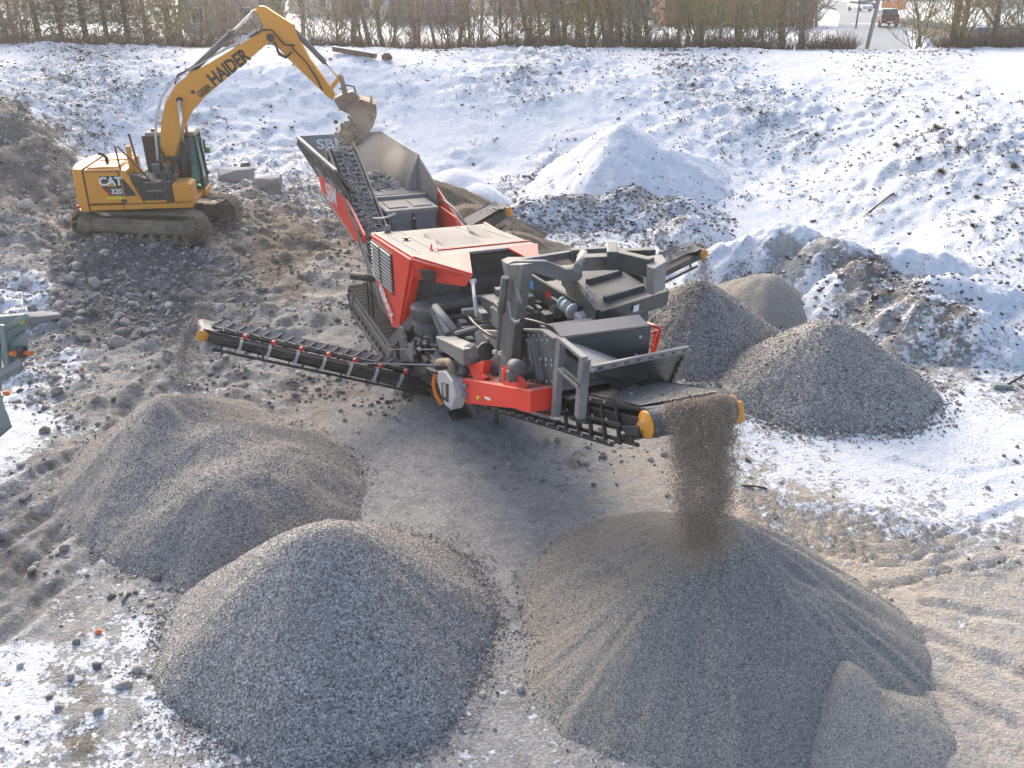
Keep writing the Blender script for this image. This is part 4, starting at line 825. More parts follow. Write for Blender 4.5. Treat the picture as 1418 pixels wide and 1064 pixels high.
kind(scatter('spilled_stones', P, RNG.uniform(.03, .075, n), ICO1, M['stone'], parent=CR), 'stuff')
part('spill_tray', MB().box(11.4, 13.2, -1.3, -.3, 1.3, 1.55), 'grey')
part('hydraulic_ram', MB().tube([K(602, 425, X=12.2), K(630, 460, X=12.9)], .085, 10), 'lgrey', CR, 0)
part('ram_bracket', MB().beam(K(604, 435, X=12.3), K(620, 465, X=12.9), .10, .16).beam(K(598, 428, X=12.2), K(613, 466, X=12.7), .08, .12), 'grey')
part('hose_elbow', MB().tube(KP([(608, 502), (620, 501), (626, 506), (627, 516)], Y=-1.6), .075, 10), 'bucket', CR, 0, 'rust-brown elbow hose')
# --- tilted rear frame: red beam, crossarm, axle
RY = -1.45
b = MB(); b.prism(KP([(634, 523), (735, 541), (734, 572), (722, 570), (712, 566), (645, 559)], Y=RY - .02), (0, .42, 0)); part('cross_beam', b, 'red', CR, .012, 'bright red rear frame beam')
part('beam_bracket', MB().prism(KP([(647, 506), (671, 500), (668, 518), (673, 523), (660, 533)], Y=RY + .05), (0, .12, 0)), 'red', CR, .006)
part('beam_bracket', MB().prism(KP([(629, 499), (636, 500), (648, 521), (633, 524)], Y=RY + .1), (0, .12, 0)), 'red', CR, .006)
b = MB(); q = KP([(698, 512), (709, 510), (728, 535), (698, 532)], Y=RY + .02)
for i in range(4): b.beam(q[i], q[(i + 1) % 4], .12, .035, (0, 1, 0))
part('motor_bracket', b, 'red', CR, .003)
part('shaker_motor', MB().lathe(K(713, 520, Y=RY), (0, 1, 0), [(-.12, .07), (-.1, .1), (.28, .1), (.3, .06)], 14).lathe(K(716, 508, Y=RY) , (1, 0, .3), [(-.16, .07), (-.14, .11), (.16, .11), (.18, .05)], 14), 'grey', CR, 0)
part('beam_knob', MB().lathe(K(665, 551, Y=RY - .05), (0, -1, 0), [(0, .035), (.05, .035), (.06, .02)], 8), 'yprint', CR, 0); part('beam_sticker', MB().plate(KP([(671, 549), (679, 552), (679, 555), (671, 552)], Y=RY - .03), .006), 'white', CR, 0)
part('counterweight_arm', MB().prism(KP([(603, 466), (642, 484), (641, 507), (606, 482)], Y=RY - .10), (0, .32, 0)), 'lgrey', CR, .015)
part('spring_seat', MB().lathe(K(640, 512, Y=RY + .05), (0, 0, 1), [(-.08, .13), (.0, .16), (.08, .12), (.16, .13)], 14), 'grey', CR, 0)
part('roller_motor', MB().lathe(K(646, 490, Y=RY + .1), (K(672, 484, Y=RY + .1) - K(646, 490, Y=RY + .1)), [(0, .14), (.02, .17), (.36, .17), (.38, .12), (.5, .1)], 16), 'lgrey', CR, 0)
part('motor_flange', MB().lathe(K(672, 486, Y=RY + .1), (.8, 0, .2), [(0, .15), (.06, .15), (.08, .05)], 14), 'black', CR, 0)
part('belt_guard', MB().prism(KP([(606, 514), (616, 514), (626, 528), (630, 550), (624, 568), (616, 562), (610, 545), (605, 528)], Y=RY - .22), (0, .24, 0)), 'galv', CR, .02, 'curved bare-metal drive guard')
part('guard_window', MB().prism(KP([(611, 529), (621, 532), (621, 558), (612, 553)], Y=RY - .225), (0, .02, 0)), 'black', CR, .004)
part('guard_hatch', MB().prism(KP([(612.5, 531), (617, 532), (618, 551), (614, 549)], Y=RY - .24), (0, .015, 0)), 'chrome', CR, 0)
part('guard_rim', MB().tube([p + V3((0, -.02, 0)) for p in KP([(604, 520), (602, 532), (606, 548), (612, 558)], Y=RY - .1)], .05, 8), 'orange', CR, 0)
part('drive_shaft', MB().tube([K(631, 537, Y=RY - .1), K(648, 535, Y=RY - .02)], .05, 8).tube([K(631, 549, Y=RY - .1), K(648, 547, Y=RY - .02)], .045, 8), 'lgrey', CR, 0)
fl1 = K(630, 577, Z=0); part('support_leg', MB().box(fl1.x - .10, fl1.x + .10, fl1.y - .02, fl1.y + .2, 0, 1.7).box(fl1.x - .22, fl1.x + .22, fl1.y - .12, fl1.y + .3, 0, .04), 'black', CR, .006)
fl2 = K(688, 588, Z=0); part('support_leg', MB().tube([(fl2.x, fl2.y, 0), (fl2.x, fl2.y, 1.8)], .055, 10).box(fl2.x - .15, fl2.x + .15, fl2.y - .15, fl2.y + .15, 0, .03), 'grey', CR, 0)
# --- arch (A-frame) carrying the magnet boom
for yv in (RY + .1,):
    b = MB(); d_ = yv - (RY + .1)
    q = [V3((p.x, yv, p.z)) for p in KP([(705, 366), (725, 366), (712, 455), (703, 532), (690, 532), (692, 470)], Y=RY + .1)]
    b.prism(q, (0, .16, 0)); part('arch_post', b, 'grey', CR, .012)
    part('lift_ram', MB().tube([K(700, 384, Y=RY + .02) + V3((0, d_, 0)), K(694, 432, Y=RY + .02) + V3((0, d_, 0))], .06, 10).tube([K(694, 432, Y=RY + .02) + V3((0, d_, 0)), K(689, 486, Y=RY + .02) + V3((0, d_, 0))], .035, 8), 'grey', CR, 0)
part('arch_bolt', MB().lathe(K(689, 487, Y=RY - .0), (0, -1, 0), [(0, .04), (.08, .035)], 8).lathe(K(697, 489, Y=RY - .0), (0, -1, 0), [(0, .04), (.08, .035)], 8), 'galv', CR, 0)
part('hose', MB().tube(KP([(717, 372), (713, 385), (715, 400), (722, 420)], Y=RY + .0), .02, 6, False).tube(KP([(704, 418), (708, 440), (714, 447), (722, 444)], Y=RY - .02), .028, 6, False), 'lgrey', CR, 0)
BZ = 4.62
boom = [K(703, 366, Z=BZ), K(748, 361, Z=BZ), K(767, 372, Z=BZ), K(803, 374, Z=BZ), K(803, 389, Z=BZ - .35)]
# plan of the boom in local coordinates (top face), extruded down
bt = [K(a, c, Z=BZ) for a, c in [(703, 366), (748, 361), (766, 372), (802, 373), (804, 366), (850, 358), (846, 352), (800, 357), (712, 363)]]
part('magnet_boom', MB().prism(KP([(702, 366), (712, 362), (758, 362), (785, 374), (806, 372), (807, 384), (802, 389), (780, 390), (742, 379), (724, 378), (706, 386)], X=15.6), (-.26, 0, 0)), 'lgrey', CR, .01)
part('magnet_boom', MB().beam(K(706, 366, Z=BZ), K(805, 350, Z=BZ), .10, .12).beam(K(800, 364, Z=BZ), K(850, 362, Z=BZ), .2, .22).beam(K(790, 354, Z=BZ), K(848, 350, Z=BZ), .12, .2), 'grey', CR, .008)
part('boom_cylinder', MB().tube([K(800, 372, Z=BZ + .05), K(808, 352, Z=BZ + .05)], .075, 10), 'lgrey', CR, 0)
part('chain_frame', MB().beam(K(844, 357, Z=BZ + .1), K(902, 371, Z=BZ + .1), .16, .28).beam(K(848, 352, Z=BZ + .15), K(906, 350, Z=BZ + .15), .18, .14).beam(K(846, 348, Z=BZ + .12), K(848, 362, Z=BZ + .1), .16, .3), 'dgrey', CR, .01)
part('magnet_block', MB().prism(KP([(893, 355), (917, 352), (924, 362), (907, 372), (897, 368)], Z=BZ + .18), (0, 0, -.42)), 'lgrey', CR, .015)
# overband separator: wide flat belt in a dark frame
S1, S2, S3, S4 = K(782, 384, Z=4.15), K(846, 366, Z=4.15), K(921, 411, Z=4.0), K(829, 440, Z=4.0)
nS = (S2 - S1).cross(S4 - S1).normalized(); nS = nS if nS.z > 0 else -nS
def sp(u, v, h=0): return S1.lerp(S2, u).lerp(S4.lerp(S3, u), v) + nS * h
part('separator_belt', MB().plate([sp(.04, -.05, .03), sp(.93, -.05, .03), sp(.93, .93, .03), sp(.04, .93, .03)], .05), 'wetbelt', CR, 0, 'shiny blue-black wide belt')
for v in (.33, .78): part('belt_cleat', MB().beam(sp(.20, v, .09), sp(.86, v, .09), .06, .08, nS), 'rubber', CR, .005)
part('separator_frame', MB().beam(sp(0, .0, .0), sp(0, 1.0, .0), .10, .26, nS), 'dgrey', CR, .006); part('separator_frame', MB().beam(sp(1, -.0, .0), sp(1, 1.0, .0), .10, .26, nS), 'dgrey', CR, .006)
part('separator_frame', MB().beam(sp(0, 1.02, .0), sp(1, 1.02, .0), .08, .26, nS), 'dgrey', CR, .006, 'front frame bar with a white sticker')
part('sticker', MB().plate([sp(.46, 1.06, .07), sp(.54, 1.06, .07), sp(.54, 1.06, -.04), sp(.46, 1.06, -.04)], .012), 'white', CR, 0)
part('separator_drum', MB().lathe(sp(.02, .97, -.2), sp(.98, .97, -.2) - sp(.02, .97, -.2), [(0, .18), (.86 * (S2 - S1).length, .18)], 20), 'rubber', CR, 0)
part('separator_body', MB().prism([sp(.05, 0, -.06), sp(.95, 0, -.06), sp(.95, .9, -.06), sp(.05, .9, -.06)], -nS * .22), 'dgrey', CR, 0)
b = MB()
for (u, v) in ((.02, .62), (.02, .76), (1.0, .42), (1.0, .58)):
    c0 = sp(u, v, .2)
    for i in range(10): a = i * .6283; a2 = a + .6283; b.tube([c0 + V3((math.cos(a) * .055, 0, math.sin(a) * .055)), c0 + V3((math.cos(a2) * .055, 0, math.sin(a2) * .055))], .014, 4, False)
part('lifting_eyes', b, 'galv', CR, 0)
# long conveyor side beam with stickers, gear motor
g1, g2 = K(722, 385, Z=4.1), K(836, 455, Z=3.75)
part('separator_side_beam', MB().beam(g1, g2, .07, .34), 'dgrey', CR, .008)
part('end_guard', MB().prism([g2 + V3((-.25, -.06, .12)), g2 + V3((.12, -.06, .05)), g2 + V3((.12, -.06, -.18)), g2 + V3((0, -.06, -.28)), g2 + V3((-.25, -.06, -.15))], (0, .12, 0)), 'dgrey', CR, .01)
def bs(t_, w, h, mat, nm='sticker'):
    p = g1.lerp(g2, t_); d_ = (g2 - g1).normalized(); sd_ = V3((d_.y, -d_.x, 0)).normalized()
    if sd_.y > 0: sd_ = -sd_
    p = p + sd_ * .04 + V3((0, 0, .02)); u_ = V3((0, 0, 1)); part(nm, MB().prism([p - d_ * w - u_ * h, p + d_ * w - u_ * h, p + d_ * w + u_ * h, p - d_ * w + u_ * h], sd_ * .006), mat, CR, 0)
bs(.15, .06, .07, 'bprint', 'blue_sticker'); bs(.37, .07, .06, 'rprint', 'red_sticker'); bs(.60, .07, .055, 'yprint', 'yellow_sticker'); bs(.46, .10, .02, 'white', 'white_sticker')
def tri(p, s_, out_=V3((.0, -1, 0))): return MB().prism([p + V3((-s_, 0, -s_ * .8)), p + V3((s_, 0, -s_ * .8)), p + V3((0, 0, s_))], out_ * .008)
part('warning_triangle', tri(K(720, 388, Z=4.1) + V3((0, -.1, 0)), .07), 'yprint', CR, 0); part('warning_triangle', tri(g2 + V3((-.05, -.08, -.1)), .08), 'yprint', CR, 0)
m0, m1 = K(778, 418, Z=3.95), K(812, 447, Z=3.8)
part('gear_motor', MB().lathe(m0, m1 - m0, [(0, .04), (.02, .12), (.06, .12), (.08, .10)], 16), 'teal', CR, 0)
part('gear_motor', MB().lathe(m0.lerp(m1, .12), m1 - m0, [(0, .11), (.12, .11), (.14, .08), (.18, .08), (.2, .13), (.26, .13), (.28, .09)], 16), 'galv', CR, 0)
part('gear_motor', MB().beam(m0.lerp(m1, .68), m1, .22, .20), 'galv', CR, .03)
# --- screen box (tilted with the belt), bolted side plates
for yv in (-1.08, .36):
    q = [V3((p.x, yv, p.z)) for p in KP([(700, 456), (757, 457), (774, 469), (768, 577), (704, 558), (694, 520)], Y=-1.08)]
    part('screen_side_plate', MB().prism(q, (0, .05, 0)), 'grey', CR, .008, 'grey side plate with rows of bolt heads')
    part('plate_flange', MB().beam(q[0] + V3((0, -.04, 0)), q[1] + V3((0, -.04, 0)), .1, .03).beam(q[1] + V3((0, -.04, 0)), q[2] + V3((0, -.04, 0)), .1, .03).beam(q[3] + V3((0, -.05, 0)), q[4] + V3((0, -.05, 0)), .1, .05), 'lgrey', CR, 0)
b = MB()
for (sx, sy, cx, cy, nx, ny) in ((7.6, 0, 710, 464, 7, 1), (7.6, 0, 714, 470, 7, 1), (7.6, 0, 712, 496, 7, 1), (8, 0, 741, 498, 4, 1), (8, 0, 741, 505, 4, 1), (8, 0, 718, 528, 7, 1), (6, 0, 707, 505, 1, 1), (0, 7, 773, 476, 1, 12), (7, .6, 708, 556, 8, 1)):
    for i in range(nx):
        for j in range(ny): b.lathe(K(cx + sx * i, cy + sy * j + .1 * i, Y=-1.085), (0, -1, 0), [(0, .022), (.022, .02)], 6)
kind(part('bolt_heads', b, 'galv', CR, 0), 'stuff')
part('stiffener', MB().beam(K(734, 468, Y=-1.12), K(745, 528, Y=-1.12), .07, .10, (0, 1, 0)).beam(K(739, 466, Y=-1.12), K(750, 527, Y=-1.12), .03, .12, (0, 1, 0)), 'lgrey', CR, .006)
sl = KP([(700, 456), (757, 457), (704, 558), (768, 577)], Y=-1.08)
part('screen_deck', MB().hexa([(sl[2].x, -1.0, sl[2].z + .4), (sl[3].x, -1.0, sl[3].z + .4), (sl[3].x, .34, sl[3].z + .4), (sl[2].x, .34, sl[2].z + .4), (sl[0].x, -1.0, sl[0].z - .5), (sl[1].x, -1.0, sl[1].z - .5), (sl[1].x, .34, sl[1].z - .5), (sl[0].x, .34, sl[0].z - .5)]), 'grey', CR, 0)
n = 500; P = np.stack([RNG.uniform(sl[0].x + .1, sl[1].x, n), RNG.uniform(-.9, .3, n)], 1); zt_ = sl[0].z - .48 + (P[:, 0] - sl[0].x) * (sl[1].z - sl[0].z) / (sl[1].x - sl[0].x)
kind(scatter('screened_stones', np.c_[P, zt_], RNG.uniform(.02, .05, n), ICO1, M['stone'], parent=CR), 'stuff')
# engine / vibrator unit seen over the screen plate
ev = K(745, 430, X=14.6)
b = MB(); b.box(ev.x - .3, ev.x + .3, ev.y - .75, ev.y + .05, ev.z - .25, ev.z + .08)
for i in range(5): b.box(ev.x - .32, ev.x + .32, ev.y - .72 + i * .15, ev.y - .65 + i * .15, ev.z + .08, ev.z + .16)
b.lathe((ev.x, ev.y - .4, ev.z + .1), (0, 0, 1), [(0, .08), (.16, .08), (.18, .03)], 10); b.lathe((ev.x - .1, ev.y - .1, ev.z + .1), (0, 0, 1), [(0, .06), (.2, .06)], 10); part('vibrator_drive', b, 'grey', CR, .01)
part('flywheel', MB().lathe((ev.x, ev.y + .12, ev.z - .02), (0, 1, 0), [(0, .1), (0, .32), (.06, .34), (.1, .30), (.16, .34), (.2, .30), (.26, .34), (.3, .3), (.3, .1)], 26), 'black', CR, 0)
part('drive_guard', MB().prism([(ev.x - .3, ev.y + .05, ev.z + .34), (ev.x + .3, ev.y + .05, ev.z + .34), (ev.x + .42, ev.y + .05, ev.z + .1), (ev.x - .42, ev.y + .05, ev.z + .1)], (0, .5, 0)), 'yellow', CR, 0) if 0 else part('drive_guard', MB().plate([(ev.x - .32, ev.y + .08, ev.z + .38), (ev.x + .32, ev.y + .08, ev.z + .34), (ev.x + .32, ev.y + .5, ev.z + .34), (ev.x - .32, ev.y + .5, ev.z + .38)], .02), 'dusty', CR, 0)
part('bay_cross_panel', MB().plate([K(708, 408, X=13.8), K(748, 408, X=13.8), K(790, 450, X=13.8), K(708, 450, X=13.8)], .04), 'grey', CR, 0)
# --- end frame: posts, top box, wings
pz = lambda px_, py_, Y=-1.1: K(px_, py_, Y=Y)
for yv in (-1.12,):
    f_ = V3((0, yv + 1.12, 0))
    part('frame_post', MB().beam(K(777, 468, Y=-1.12) + f_, K(769, 580, Y=-1.12) + f_, .13, .10, (0, 1, 0)), 'lgrey', CR, .006); part('frame_post', MB().beam(K(810, 496, Y=-1.12) + f_, K(803, 577, Y=-1.12) + f_, .13, .12, (0, 1, 0)), 'lgrey', CR, .006)
    part('step_bar', MB().beam(K(776, 511, Y=-1.16) + f_, K(805, 537, Y=-1.16) + f_, .05, .10, (0, 1, 0)), 'lgrey', CR, .004); part('step_bar', MB().beam(K(777, 470, Y=-1.16) + f_, K(810, 497, Y=-1.16) + f_, .05, .09, (0, 1, 0)), 'lgrey', CR, .004)
    b = MB()
    for t_ in (.2, .42, .64, .84): p_ = K(776, 511, Y=-1.19).lerp(K(805, 537, Y=-1.19), t_) + f_; b.box(p_.x - .05, p_.x + .05, p_.y - .003, p_.y + .01, p_.z - .018, p_.z + .018)
    part('slots', b, 'black', CR, 0)
T0, T1 = K(776, 465, Y=-1.12), None
T1 = K(897, 449, Z=T0.z); T1.x = T0.x + .05
tp0 = K(775, 463, Y=-1.12); w_ = V3((-.34, 0, -.04))
part('top_box', MB().plate([T0 + V3((.02, 0, -.02)), T1 + V3((.02, 0, -.02)), T1 + V3((-.28, 0, .04)), T0 + V3((-.28, 0, .04))], .03), 'dusty', CR, 0, 'dusty top flap')
part('end_plate', MB().plate([T0 + V3((.02, .02, -.05)), T1 + V3((.02, 0, -.05)), T1 + V3((.10, 0, -.80)), T0 + V3((.12, .9, -.95)), T0 + V3((.05, .10, -.3))], .03), 'dgrey', CR, 0, 'dark green-grey end plate')
W0, W1, W2, W3 = K(779, 469, Y=-1.05), K(866, 507, Y=.15), K(820, 513, Y=-1.05), K(852, 500, Y=.0)
part('wing_shelf', MB().plate([W0, K(822, 514, Y=-1.12), K(858, 502, Y=-.35), K(862, 494, Y=.3)], .035), 'lgrey', CR, 0, 'pale slanted wing plate')
wl = [K(818, 513, Y=-1.12), K(952, 485, Y=1.0), K(926, 541, Y=1.0), K(905, 537, Y=.74)]
part('wing_plate', MB().plate(wl, .04), 'dgrey', CR, 0, 'dark folded wing plate')
part('wing_lip', MB().beam(wl[0] + V3((0, 0, .02)), wl[1] + V3((0, 0, .02)), .06, .09), 'lgrey', CR, .004); part('wing_lip', MB().beam(wl[1], wl[2], .12, .04), 'lgrey', CR, .004)
b = MB(); e_ = (wl[1] - wl[0]).normalized()
for t_ in np.linspace(.08, .95, 8): p_ = wl[0].lerp(wl[1], t_) + V3((.035, 0, .02)); b.beam(p_ - e_ * .05, p_ + e_ * .05, .012, .03)
for t_ in np.linspace(.15, .9, 6): p_ = wl[1].lerp(wl[2], t_) + V3((.03, -.06, .0)); b.beam(p_ - V3((0, 0, .045)), p_ + V3((0, 0, .045)), .03, .04, (0, 1, 0))
part('slots', b, 'black', CR, 0)
part('plate_bolts', MB().lathe(T1 + V3((.05, -.15, -.15)), (1, 0, 0), [(0, .025), (.03, .02)], 6).lathe(T1 + V3((.07, -.2, -.42)), (1, 0, 0), [(0, .025), (.03, .02)], 6).lathe(T1 + V3((.1, -.25, -.66)), (1, 0, 0), [(0, .025), (.03, .02)], 6), 'galv', CR, 0)
part('cable', MB().tube(KP([(878, 445), (884, 452), (884, 470), (892, 480)], Y=1.1), .012, 5, False), 'grey', CR, 0)
for z_ in (.55, .85, 1.15): part('screen_cross_bar', MB().beam(on(16.9, -1.0, .1 + z_), on(16.9, .34, .1 + z_), .12, .10), 'grey', CR, .01)
part('outlet_chute', MB().plate([on(16.6, -1.0, 1.1), on(16.6, .34, 1.1), on(17.3, .3, .42), on(17.3, -.8, .42)], .03), 'grey', CR, 0); part('chute_back', MB().plate([on(15.2, -1.0, 1.6), on(15.2, .34, 1.6), on(15.0, .3, .3), on(15.0, -.9, .3)], .03), 'grey', CR, 0)
# red guard rail at the far side
b = MB(); RR = 1.75; rp_ = [K(893, 447, Y=RR), K(915, 455, Y=RR), K(905, 492, Y=RR), K(890, 490, Y=RR)]
for a, c in ((0, 1), (1, 2), (2, 3)): b.tube([rp_[a], rp_[c]], .035, 8)
b.tube([K(890, 463, Y=RR), K(912, 460, Y=RR)], .03, 8); b.tube([K(909, 457, Y=RR + .1), K(901, 494, Y=RR + .1)], .03, 8); b.tube([K(893, 474, Y=RR), K(905, 481, Y=RR)], .03, 8)
part('guard_rail', b, 'red', CR, 0, 'bright red tubular guard rail')
part('rail_foot', MB().beam(rp_[3], V3((rp_[3].x, 1.1, rp_[3].z - .3)), .06, .06), 'red', CR, 0)
# --- feed hopper
HB = V3((-1.8, -1.62, 4.0)); HBR = V3((-1.75, 1.10, 4.0)); HR = V3((2.65, 1.10, 4.0)); HL = V3((4.3, -1.62, 4.05)); fz = 2.75
fl = [V3((-.7, -.62, fz)), V3((-.7, .62, fz)), V3((2.6, .62, fz)), V3((2.9, -.62, fz))]
part('hopper_wing', MB().plate([HB, HBR, fl[1], fl[0]], .05), 'hopper', CR, 0, 'rear wing with white S B M letters inside')
part('hopper_wing', MB().plate([HBR, HR, V3((2.75, .95, 3.0)), fl[2], fl[1]], .05), 'hopper', CR, 0, 'right wing of the hopper'); part('hopper_wing', MB().plate([HB, fl[0], fl[3], HL], .05), 'hopper', CR, 0, 'left wing of the hopper')
part('hopper_rim', MB().beam(HB, HL, .10, .08), 'lgrey', CR, .006); part('hopper_rim', MB().beam(HB, HBR, .05, .07), 'lgrey', CR, .006); part('hopper_rim', MB().beam(HBR, HR, .04, .06), 'lgrey', CR, .006)
part('feeder_trough', MB().box(-.8, 4.2, -.7, .7, 2.2, 2.76), 'grey')
for a_, b_, w_2 in ((HB + V3((.1, .0, -.12)), V3((-.4, -1.25, 3.05)), .2), (HB.lerp(HL, .45) + V3((0, 0, -.05)), V3((1.4, -1.25, 3.1)), .12), (HB.lerp(HL, .75) + V3((0, 0, -.05)), V3((3.2, -1.25, 3.1)), .12)): part('wing_brace', MB().beam(a_, b_, .12, w_2), 'grey', CR, .006)
part('wing_outer_skin', MB().plate([HB + V3((0, .02, -.1)), HL + V3((0, .02, -.08)), V3((4.4, -1.28, 3.25)), V3((-.6, -1.28, 3.22))], .03), 'dgrey', CR, 0)
rpn = [V3((p.x, -1.33, p.z)) for p in KP([(439, 234), (476, 269), (504, 326), (504, 336), (491, 334), (445, 264)], Y=-1.33)]
part('hopper_side', MB().prism(rpn, (0, .06, 0)), 'red', CR, .01, 'faded red hopper side panel with white lettering'); part('hopper_side', MB().prism([V3((p.x, 1.28, p.z)) for p in rpn], (0, .06, 0)), 'red', CR, .01)
part('side_trim', MB().beam(rpn[5] + V3((0, -.02, 0)), rpn[4] + V3((0, -.02, 0)), .05, .07).beam(rpn[0] + V3((0, -.03, .02)), rpn[1] + V3((0, -.03, .02)), .05, .10), 'lgrey', CR, .004)
part('wear_plates', MB().plate([V3((2.7, 1.1, 3.95)), V3((4.0, 1.2, 3.4)), V3((4.0, 1.2, 2.6)), V3((2.7, 1.0, 2.9))], .04), 'hopper', CR, 0)
mw = Matrix.Translation(V3((1.75, -1.342, 2.86))) @ Matrix.Rotation(math.radians(-4), 4, 'Y') @ Matrix.Rotation(math.pi / 2, 4, 'X')
text_mesh('side_lettering', 'SBM', .70, mw, M['white'], CR, .004, .012, 1.25)
wn_ = (HBR - HB).cross(fl[0] - HB).normalized(); wn_ = wn_ if wn_.x > 0 else -wn_
ux = (HBR - HB).normalized(); uy = wn_.cross(ux); uy = uy if uy.z > 0 else -uy
mw = Matrix.Translation(HB.lerp(HBR, .38) - uy * .34 + wn_ * .035) @ Matrix((ux, uy, ux.cross(uy))).transposed().to_4x4()
text_mesh('wing_lettering', 'SBM', .5, mw, M['white'], CR, .003, .01, 1.1)
mw = Matrix.Translation(V3((8.9, hoodL - .125, 1.92))) @ Matrix.Rotation(math.radians(22), 4, 'Y') @ Matrix.Rotation(math.pi / 2, 4, 'X')
text_mesh('panel_lettering', 'REMAX', .36, mw, M['white'], CR, .003, .014, 1.0, .1)
# rubble inside the hopper
n = 500; P = np.stack([RNG.uniform(-.6, 2.6, n), RNG.uniform(-.7, .7, n), np.zeros(n)], 1); P[:, 2] = 2.8 + .45 * np.exp(-((P[:, 0] - 1.2) / 1.2) ** 2) * np.exp(-((P[:, 1] - .2) / .6) ** 2) + RNG.uniform(-.04, .06, n)
kind(scatter('hopper_rubble', P, RNG.uniform(.05, .16, n), ICO1, M['stone'], parent=CR), 'stuff')
for i_, (hx, hy, hz_, hs, tt_) in enumerate([(1.9, .5, 3.05, .17, 0), (1.3, .1, 3.1, .22, 1), (2.2, -.1, 2.95, .2, 2), (.7, .3, 3.0, .2, 3)]):
    o = link(bpy.data.objects.new('rock', rockm[i_])); o.location = K.M @ V3((hx, hy, hz_)); o.scale = (hs * 1.4, hs, hs * .8); tag(o, ['dark rock on the rubble inside the hopper', 'largest rock in the middle of the hopper', 'flat rock in the hopper next to the return belt', 'rock at the rear of the hopper floor'][i_], 'rock')
# --- pre-screen box behind the hood
bt0, bt1 = K(542, 292, Y=-.62), K(603, 288, Z=2.95)
X0, X1, Y0, Y1 = 2.9, 4.78, -.42, .95
part('prescreen_box', MB().box(X0, X1, Y0, Y1, 1.1, 2.9), 'blue', CR, .02, 'slate blue box with two doors'); part('prescreen_lid', MB().box(X0 - .1, X1 + .03, Y0 - .05, Y1 + .05, 2.90, 2.99), 'dusty')
for i_ in (0, 1):
    yc = Y0 + .36 + i_ * .68; part('door', MB().box(X1, X1 + .04, yc - .28, yc + .28, 2.2, 2.72), 'blue', CR, .015); part('lid_panel', MB().box(X0 + .9, X1 - .2, yc - .26, yc + .26, 2.99, 3.02), 'dusty', CR, .01); part('latch', MB().lathe((X1 + .04, Y0 + .70, 2.35 + i_ * .4), (1, 0, 0), [(0, .035), (.05, .03)], 8), 'galv', CR, 0)
part('door_mullion', MB().box(X1, X1 + .07, Y0 + .66, Y0 + .74, 2.1, 2.85), 'black'); part('lid_bar', MB().box(X0 + .45, X0 + .6, Y0 - .1, Y1 + .1, 2.99, 3.08), 'hopper'); part('lid_chain', MB().tube([(X0 + .25, Y0 + .1 * k_, 3.02 + .02 * (k_ % 2)) for k_ in range(15)], .03, 5), 'hopper', CR, 0)
part('box_side', MB().box(2.1, X0 + .1, Y0 - .1, Y1 + .15, 2.2, 3.02), 'dusty', CR, .01)
part('red_flank', MB().plate(KP([(610, 286), (630, 300), (636, 314), (606, 318)], Y=1.2), .04), 'red', CR, 0, 'faded red right flank'); part('grab_handle', MB().tube(KP([(606, 312), (606, 282), (613, 276), (628, 288), (648, 315)], Y=1.3), .035, 8), 'lgrey', CR, 0)
part('loop_rail', MB().tube(KP([(500, 300), (522, 303), (534, 302), (547, 296)], Y=-.8), .03, 8), 'galv', CR, 0)
part('front_pipe', MB().tube([V3((6.6, -1.85, 1.9)), V3((7.3, -1.25, 1.95))], .10, 12), 'black', CR, 0); part('ladder', MB().tube([V3((6.9, -1.55, 1.9)), V3((6.9, -1.55, .9))], .02, 6).tube([V3((7.15, -1.5, 1.9)), V3((7.15, -1.5, .9))], .02, 6).tube([V3((6.9, -1.55, 1.2)), V3((7.15, -1.5, 1.2))], .015, 6).tube([V3((6.9, -1.55, 1.5)), V3((7.15, -1.5, 1.5))], .015, 6), 'black', CR, 0)
part('rear_frame', MB().box(4.9, 7.65, -1.1, 1.0, 1.0, 1.75), 'grey'); part('rear_upright', MB().prism([(7.5, -1.45, 1.4), (7.64, -1.45, 1.4), (7.64, -1.45, 3.16), (7.2, -1.45, 3.1)], (0, .5, 0)), 'lgrey')
# --- return conveyor to the hopper
RT, RH = V3((8.6, -.98, .95)), V3((1.25, -.86, 4.02))
belt_conveyor(CR, V3((7.4, -1.0, 1.55)), RH, .56, r=.11, frame_h=.16, matf='lgrey', load=(1000, .02, .05, 'block'))
for s_ in (-1, 1): part('conveyor_edge', MB().beam(V3((7.3, -1.0 + s_ * .40, 1.78)), RH + V3((-.1, s_ * .40, .16)), .035, .16), 'lgrey', CR, .004)
part('conveyor_ring', MB().lathe(RH + V3((.25, -.42, -.1)), (0, -1, 0), [(0, .18), (.02, .22), (.05, .22), (.06, .16)], 18), 'grey', CR, 0)
b = MB()
for k_ in range(5): b.tube([V3((2.2 + k_ * .9, -1.30, 3.75 - k_ * .32)), V3((2.6 + k_ * .9, -1.36, 3.62 - k_ * .32)), V3((3.0 + k_ * .9, -1.30, 3.55 - k_ * .32))], .035, 6)
part('hose_run', b, 'black', CR, 0)
